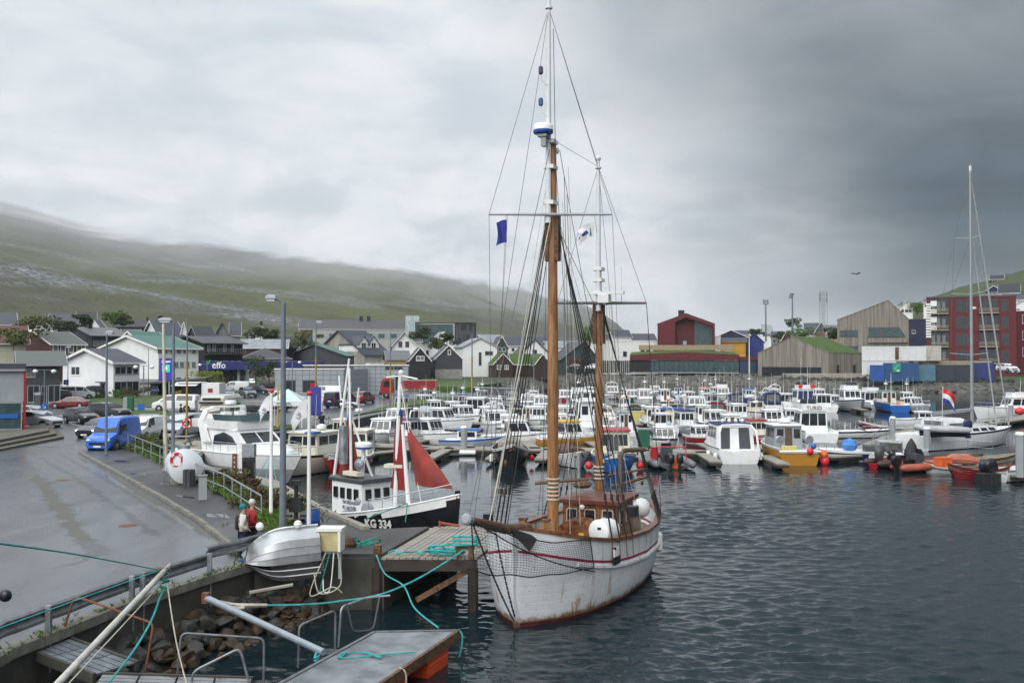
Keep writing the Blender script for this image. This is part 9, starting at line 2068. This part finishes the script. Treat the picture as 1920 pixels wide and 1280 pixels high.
p=V(950,412,(KM@kp(TM,0,0)).y-.4);flag('flag','small dark blue pennant hanging from the left yardarm of the main mast',p,(-1,-.2,0),.34,.72,[(0,1,flagb)],sag=.35,wave=.06);f_=V(948,476,p.y);line('flag_halyard',[KM.inverted()@(p+Vector((.03,0,.2))),KM.inverted()@f_,kp(1.2,-1.3,2.7)],.006)
p=V(1113,418,(KM@kp(TZ,0,0)).y-.3);fl_=flag('flag','white and dark blue flag with a green patch flying between the masts',p,(-1,-.2,0),.62,.34,[(0,.55,flagw),(.55,1,flagb)],sag=.55,wave=.10);flag('x','x',(0,-.02,-.35),(-1,-.2,0),.16,.42,[(0,.5,black),(.5,1,greenf)],parent=fl_,sag=.3,wave=.02);flag('x','x',(0,0,-.36),(-1,-.2,0),.60,.52,[(0,1,flagw)],parent=fl_,sag=.6,wave=.10)
line('flag_halyard',[KM.inverted()@(p+Vector((.02,0,.3))),KM.inverted()@(p+Vector((.25,0,-1.3)))],.007)
b=Boat('fishing_boat','black and white fishing boat with red sails, lettered KG 334',0,0,-45,9.6,3.1,1.36,(black,maroon,white,white),drop=.5,bowup=1.3,rake=.25,group=None,at=(-5.35,41.0))
t=b.t
for sg in(-1,1):
 mb=MB();mb.loft([[Vector((b.X(f),sg*(b.half(f)*lerp(.955,1,k)+.02),b.sheer(f)-.20*(1-k)*2-.02)) for k in(0,1)]+[Vector((b.X(f),sg*max(.03,b.half(f)-.05),b.sheer(f)-.02)),Vector((b.X(f),sg*max(.02,b.half(f)*.94-.05),b.sheer(f)-.42))] for f in([0,.08,.16,.24,.32,.38])],0);mb.build('bulwark_band',white,t)
 mb=MB();mb.loft([[Vector((b.X(f),sg*(b.half(f)*lerp(.955,1,k)+.02),b.sheer(f)-.36*(1-k)-.02)) for k in(0,1)]+[Vector((b.X(f),sg*max(.03,b.half(f)-.05),b.sheer(f)-.02)),Vector((b.X(f),sg*max(.02,b.half(f)*.94-.05),b.sheer(f)-.38))] for f in(.52,.6,.68,.76,.84,.90,.95)],0);mb.build('bulwark_band',white,t)
 TU([Vector((b.X(f),sg*(lerp(b.half(f)*.85,b.half(f),.75)+.02),lerp(.4,b.sheer(f),.45))) for f in(.60,.7,.8,.88,.94)],.03,5)('white_line',white,t)
bs_=lambda f:b.half(f)*.955+.06
M=frame((b.X(.66),-bs_(.66)-.02,1.30),(1,.12,.06),(.10,-1,-.16));text('KG 334',.46,trimw,M,t,'registration_lettering',.012,bold=.012)
z0=b.deckz;wx0,wx1,ww,wz=b.X(.25),b.X(.475),1.55,z0+1.78
lo=[Vector((wx0,-ww/2,z0)),Vector((wx1,-ww/2,z0)),Vector((wx1,ww/2,z0)),Vector((wx0,ww/2,z0))];hi=[p+Vector((0,0,1.78)) for p in lo]
for k in(1,2):hi[k].x-=.1
mb=MB();mb.add(lo+hi,[(0,1,5,4),(1,2,6,5),(2,3,7,6),(3,0,4,7),(4,5,6,7),(3,2,1,0)]);wh=mb.build('wheelhouse',white,t)
mb=MB();mb.loft([[Vector((wx0-.16*k,-(ww/2+.07)*k,z)),Vector((wx1+.06*k,-(ww/2+.07)*k,z)),Vector((wx1+.06*k,(ww/2+.07)*k,z)),Vector((wx0-.16*k,(ww/2+.07)*k,z))] for k,z in((.98,wz),(1,wz+.05),(1,wz+.14),(.9,wz+.18))],0);mb.build('wheelhouse_roof',dgrey,wh)
for q,us in(((lo[0],lo[1],hi[1],hi[0]),(.14,.36,.58,.80)),((lo[1],lo[2],hi[2],hi[1]),(.2,.5,.8)),((lo[2],lo[3],hi[3],hi[2]),(.2,.5,.8))):
 for u in us:window(wh,q,u*(q[1]-q[0]).length,1.32,.27,.44,fm=black,pm=glassb,fw=.04,sill=False)
for k,tx in enumerate(('NORÐAN','KLAKSVÍK')):text(tx,.22,navy,frame((lerp(wx0,wx1,.58),-ww/2-.012,z0+.94-.22*k),(1,0,0),(0,-1,0)),wh,'boat_name',.006)
BX((b.X(.76),0,z0+.42),(1.7,1.05,.5))('foredeck_house',white,t)
mb=MB();mb.lathe((b.X(.56),-1.15,z0+.85),[(.05,-.12),(.3,-.1),(.3,.1),(.05,.12)],14,axis=(0,1,0));mb.lathe((b.X(.50),-1.2,z0+1.15),[(.1,-.08),(.16,0),(.1,.08)],10,axis=(0,1,0));mb.build('line_hauler',greyp,t,smooth=True,ang=40)
mb=MB();mb.loft([[Vector((b.X(.42)+dx*k,-1.1+dy*k,z)) for dx,dy in((-.3,-.3),(.3,-.3),(.3,.3),(-.3,.3))] for k,z in((.7,z0),(1,z0+.5),(.6,z0+.7))],0);mb.build('hauling_table',steel,t)
BX((b.X(.63),-.6,z0+.75),(.7,.4,.28))('blue_crate',royal,t)
def zk(py,f):return ZY(py,(mat_of(t)@Vector((b.X(f),0,0))).y)
wm2=white
for a,c,r in(((.20,-.35,wz),(.27,-.05,zk(672,.24)),.07),((.33,-.35,wz),(.27,-.05,zk(690,.24)),.07),((.40,.3,wz),(.27,0,zk(775,.24)),.06),((.62,-.25,z0+.3),(.63,-.05,zk(705,.62)),.10),((.70,-.1,z0+.6),(.64,.0,zk(795,.62)),.10),((.63,-.05,zk(710,.62)),(.78,0,z0+.6),.02)):TU([Vector((b.X(a[0]),a[1],a[2])),Vector((b.X(c[0]),c[1],c[2]))],[r,r*.7],8)('mast',wm2,t,smooth=True)
mb=MB();zz=zk(748,.24);x=b.X(.27);mb.tube([(x-.75,-.05,zz+1.0),(x-.6,-.05,zz-.0),(x-.3,0,zz-.15),(x+.5,0,zz-.15),(x+.62,0,zz+.5)],.04,6);mb.build('crosstree',wm2,t)
mb=MB();zz=zk(704,.62);x=b.X(.63);mb.tube([(x-.9,-.03,zz-.08),(x,0,zz),(x+1.0,.03,zz-.12)],.035,6);mb.ball((x,0,zz+.12),.12,8);mb.build('crosstree',wm2,t)
TU([(b.X(.30),-.55,wz+.7),(b.X(.30),-.55,wz+2.3)],.19,10)('exhaust_stack',steel,t,smooth=True)
BR((b.X(.57),-.3,zk(872,.6)),(b.X(.64),.1,zk(872,.6)),.5,.13)('rolled_float',offwhite,t)
c=Vector((b.X(.40),-.2,wz+1.35));LA(c,[(.25,0),(.36,.04),(.36,.1)],14)('radar_blue_band',royal,t);LA(c,[(.358,.101),(.358,.22),(.25,.3)],14)('radar_dome',white,t,smooth=True,ang=50);TU([(b.X(.39),-.2,wz+.2),c],.09,7)('radar_post',white,t)
LA((b.X(.42),-.55,wz+.75),[(.05,-.1),(.22,-.02),(.24,.06),(.1,.1)],12,axis=(.3,-1,0))('searchlight',steel,t);BX((b.X(.38),-.6,wz+.36),(1.0,.35,.16))('roof_float',offwhite,t)
def sailsheet(name,P,m,bel=.18,ny=14,nx=8):
 a0,a1,c0,c1=[Vector(p) for p in P];mb=MB();n=nx+1
 for side in(0,1):
  for j in range(ny+1):
   for i in range(n):
    u,v=i/nx,j/ny;p=a0.lerp(a1,v).lerp(c0.lerp(c1,v),u);p.y+=-bel*math.sin(math.pi*u)*math.sin(math.pi*min(1,v*.8+.2))+.035*math.sin(9*u+5*v)+side*.015;p.x+=.05*math.sin(6*v);mb.v.append(p)
 o=(ny+1)*n
 for j in range(ny):
  for i in range(nx):q=(j*n+i,j*n+i+1,(j+1)*n+i+1,(j+1)*n+i);mb.f+=[q,tuple(o+k for k in reversed(q))];mb.m+=[0,0]
 mb.build(name,m,t,smooth=True)
sailsheet('headsail',[(b.X(.955),0,zk(916,.95)),(b.X(.685),0,zk(800,.68)),(b.X(.725),0,zk(908,.7)),(b.X(.675),0,zk(806,.68))],sail,.3)
sailsheet('furled_mainsail',[(b.X(.57),-.1,zk(915,.6)),(b.X(.625),-.1,zk(775,.62)),(b.X(.67),0,zk(918,.63)),(b.X(.635),0,zk(775,.62))],saildk,.2,nx=6)
sailsheet('furled_mizzen',[(b.X(.19),-.2,zk(900,.22)),(b.X(.27),-.1,zk(785,.25)),(b.X(.34),0,zk(888,.3)),(b.X(.285),0,zk(785,.25))],sail,.15,nx=6)
for f,py in((.628,772),(.275,781)):LA((b.X(f),-.06,zk(py,f)-.12),[(.12,0),(.09,.2),(.03,.3)],8)('blue_sail_head',royal,t)
TU([(b.X(.97),0,b.sheer(.97)),(b.X(.66),0,zk(785,.66))],.015,4)('forestay',wire,t)
b.rail(.6,.97,.42,5);BX((b.X(.985),0,b.sheer(.98)-.1),(.12,.16,.5))('bow_post',black,t)
for k in(.85,.80):TU([(b.X(.80),-b.half(.8)-.03,b.sheer(.8)+.05),(b.X(k)-1.2*(k==.80),-b.half(.8)-.5-.6*(k==.80),1.6)],.02,5)('mooring_line',ropeg,t)
BA((b.X(.5),-b.half(.5)-.12,.95),.13,8,sc=(1.3,1,1))('yellow_fender',yellow,t)
b=Boat('motor_yacht','large white flybridge motor yacht with grey hull moored by the pavement railing',0,0,-44,11.6,3.9,1.75,(mat('silver_grey_hull',(.33,.345,.36),.3,var=.05),navy,white,white),drop=.1,bowup=.12,rake=1.6,twotone=True,group=None,cat='yacht',at=(-16.9,64.6))
t=b.t
for sg in(-1,1):
 for f in(.52,.58):LA((b.X(f),sg*(b.half(f)*.93+.02),.72),[(.12,0),(.15,.02),(.1,.04)],12,axis=(0,sg,0))('porthole',steel,t)
z1=b.cabin(.20,.72,3.1,1.45,white,white,rf=2.2,ra=-.5,front=2,side=0,aft='glass',v0=.28,v1=.92,over=.05,rth=.12,name='saloon')
for sg in(-1,1):
 SLB([(b.X(.32),sg*1.50,2.2),(b.X(.55),sg*1.40,2.3),(b.X(.50),sg*1.36,2.75),(b.X(.42),sg*1.40,3.0),(b.X(.33),sg*1.46,2.75)][::sg],.06)('side_window',glassb,t)
mb=MB();mb.loft([[Vector((b.X(f),-w,z)),Vector((b.X(f),-w*.7,z+h)),Vector((b.X(f),w*.7,z+h)),Vector((b.X(f),w,z))] for f,w,z,h in((.66,1.5,1.7,.75),(.78,1.15,1.78,.42),(.90,.6,1.86,.08))],0);mb.build('foredeck_trunk',white,t,smooth=True,ang=50)
mb=MB();mb.loft([[Vector((x,-w,z1-.1)),Vector((x,-w*1.04,z1+.45)),Vector((x,w*1.04,z1+.45)),Vector((x,w,z1-.1))] for x,w in((b.X(.08),1.5),(b.X(.40),1.5),(b.X(.54),1.25))],0);mb.build('flybridge',white,t,smooth=True,ang=50)
mb=MB();P=[(b.X(.33),-1.55),(b.X(.45),-1.48),(b.X(.545),-1.0),(b.X(.555),0),(b.X(.545),1.0),(b.X(.45),1.48),(b.X(.33),1.55)]
mb.loft([[Vector((x,y,z1+.45)),Vector((x-.18,y*1.03,z1+.85)),Vector((x-.20,y*1.02,z1+.85)),Vector((x-.03,y*.98,z1+.45))] for x,y in P],0);mb.build('wind_deflector',mat('tinted_deflector',(.055,.085,.09),.1),t,smooth=True)
mb=MB()
for sg in(-1,1):mb.loft([[Vector((x-w,sg*y,z)),Vector((x+w,sg*y,z)),Vector((x+w,sg*(y-.14),z)),Vector((x-w,sg*(y-.14),z))] for x,y,z,w in((b.X(.26),1.72,z1-1.0,.5),(b.X(.19),1.62,z1+.3,.34),(b.X(.22),1.42,z1+1.12,.3),(b.X(.25),1.1,z1+1.25,.3))],0)
mb.box((b.X(.25),0,z1+1.25),(.62,2.3,.12));mb.build('radar_arch',white,t,smooth=True,ang=40)
LA((b.X(.25),.2,z1+1.38),[(.25,0),(.38,.05),(.38,.2),(.3,.28)],14)('radar_dome',white,t,smooth=True)
for k in(-.6,.4):BX((b.X(.32),k,z1+.65),(.5,.55,.6))('fly_seat',trimw,t)
b.rail(.30,.985,.62,9)
BX((b.X(.0)-.35,0,.45),(.8,3.3,.14))('bathing_platform',deckw,t)
rope('rope','pale green ropes heaped on the yacht foredeck',[mat_of(t)@Vector((b.X(.86)+.35*math.sin(i*2.1),.45*math.cos(i*1.3),b.sheer(.86)+.12)) for i in range(12)],.025,ropet)
for k in range(3):rope('mooring_rope',['first','second','third'][k]+' pale green mooring line dropping from the yacht bow to the quay',[mat_of(t)@Vector((b.X(.84),-b.half(.84)-.02,b.sheer(.84))),V(475+22*k,905,55)],.022,ropet)
for t_,f_,z_,w_ in((t1,f1,h1,.38),(t2,f2,h2,.55)):text('LÍF',.2,navy,frame((-.17 if w_<.5 else-.25,-.075,-.55),(.42,0,.9),(0,-1,0)),f_,'flag_lettering',.003)
t=thing('gull','small dark gull gliding against the cloud at the upper right','bird',tuple(V(1606,514,160)),R(40));BA((0,0,0),.14,8,sc=(2.4,.8,.8))('body',dgrey,t,smooth=True)
for sg in(-1,1):SLB([(-.12,0,.02),(.14,0,.02),(.10,sg*.45,.28),(-.25,sg*.95,.10),(-.2,sg*.45,.24)][::sg],.02)('wing',dgrey,t)
m=bpy.data.materials.new('haze_air');m.use_nodes=True;tt=m.node_tree;tt.nodes.clear()
pv=N(tt,'ShaderNodeVolumePrincipled');pv.inputs['Color'].default_value=(.86,.90,.95,1);pv.inputs['Density'].default_value=.00011;pv.inputs['Anisotropy'].default_value=.2
oo=N(tt,'ShaderNodeOutputMaterial');tt.links.new(pv.outputs[0],oo.inputs['Volume'])
hz=BX((0,2300,174),(11400,5000,380))('haze',m);hz['kind']='stuff';hz['label']='thin pale haze filling the air over the fjord'
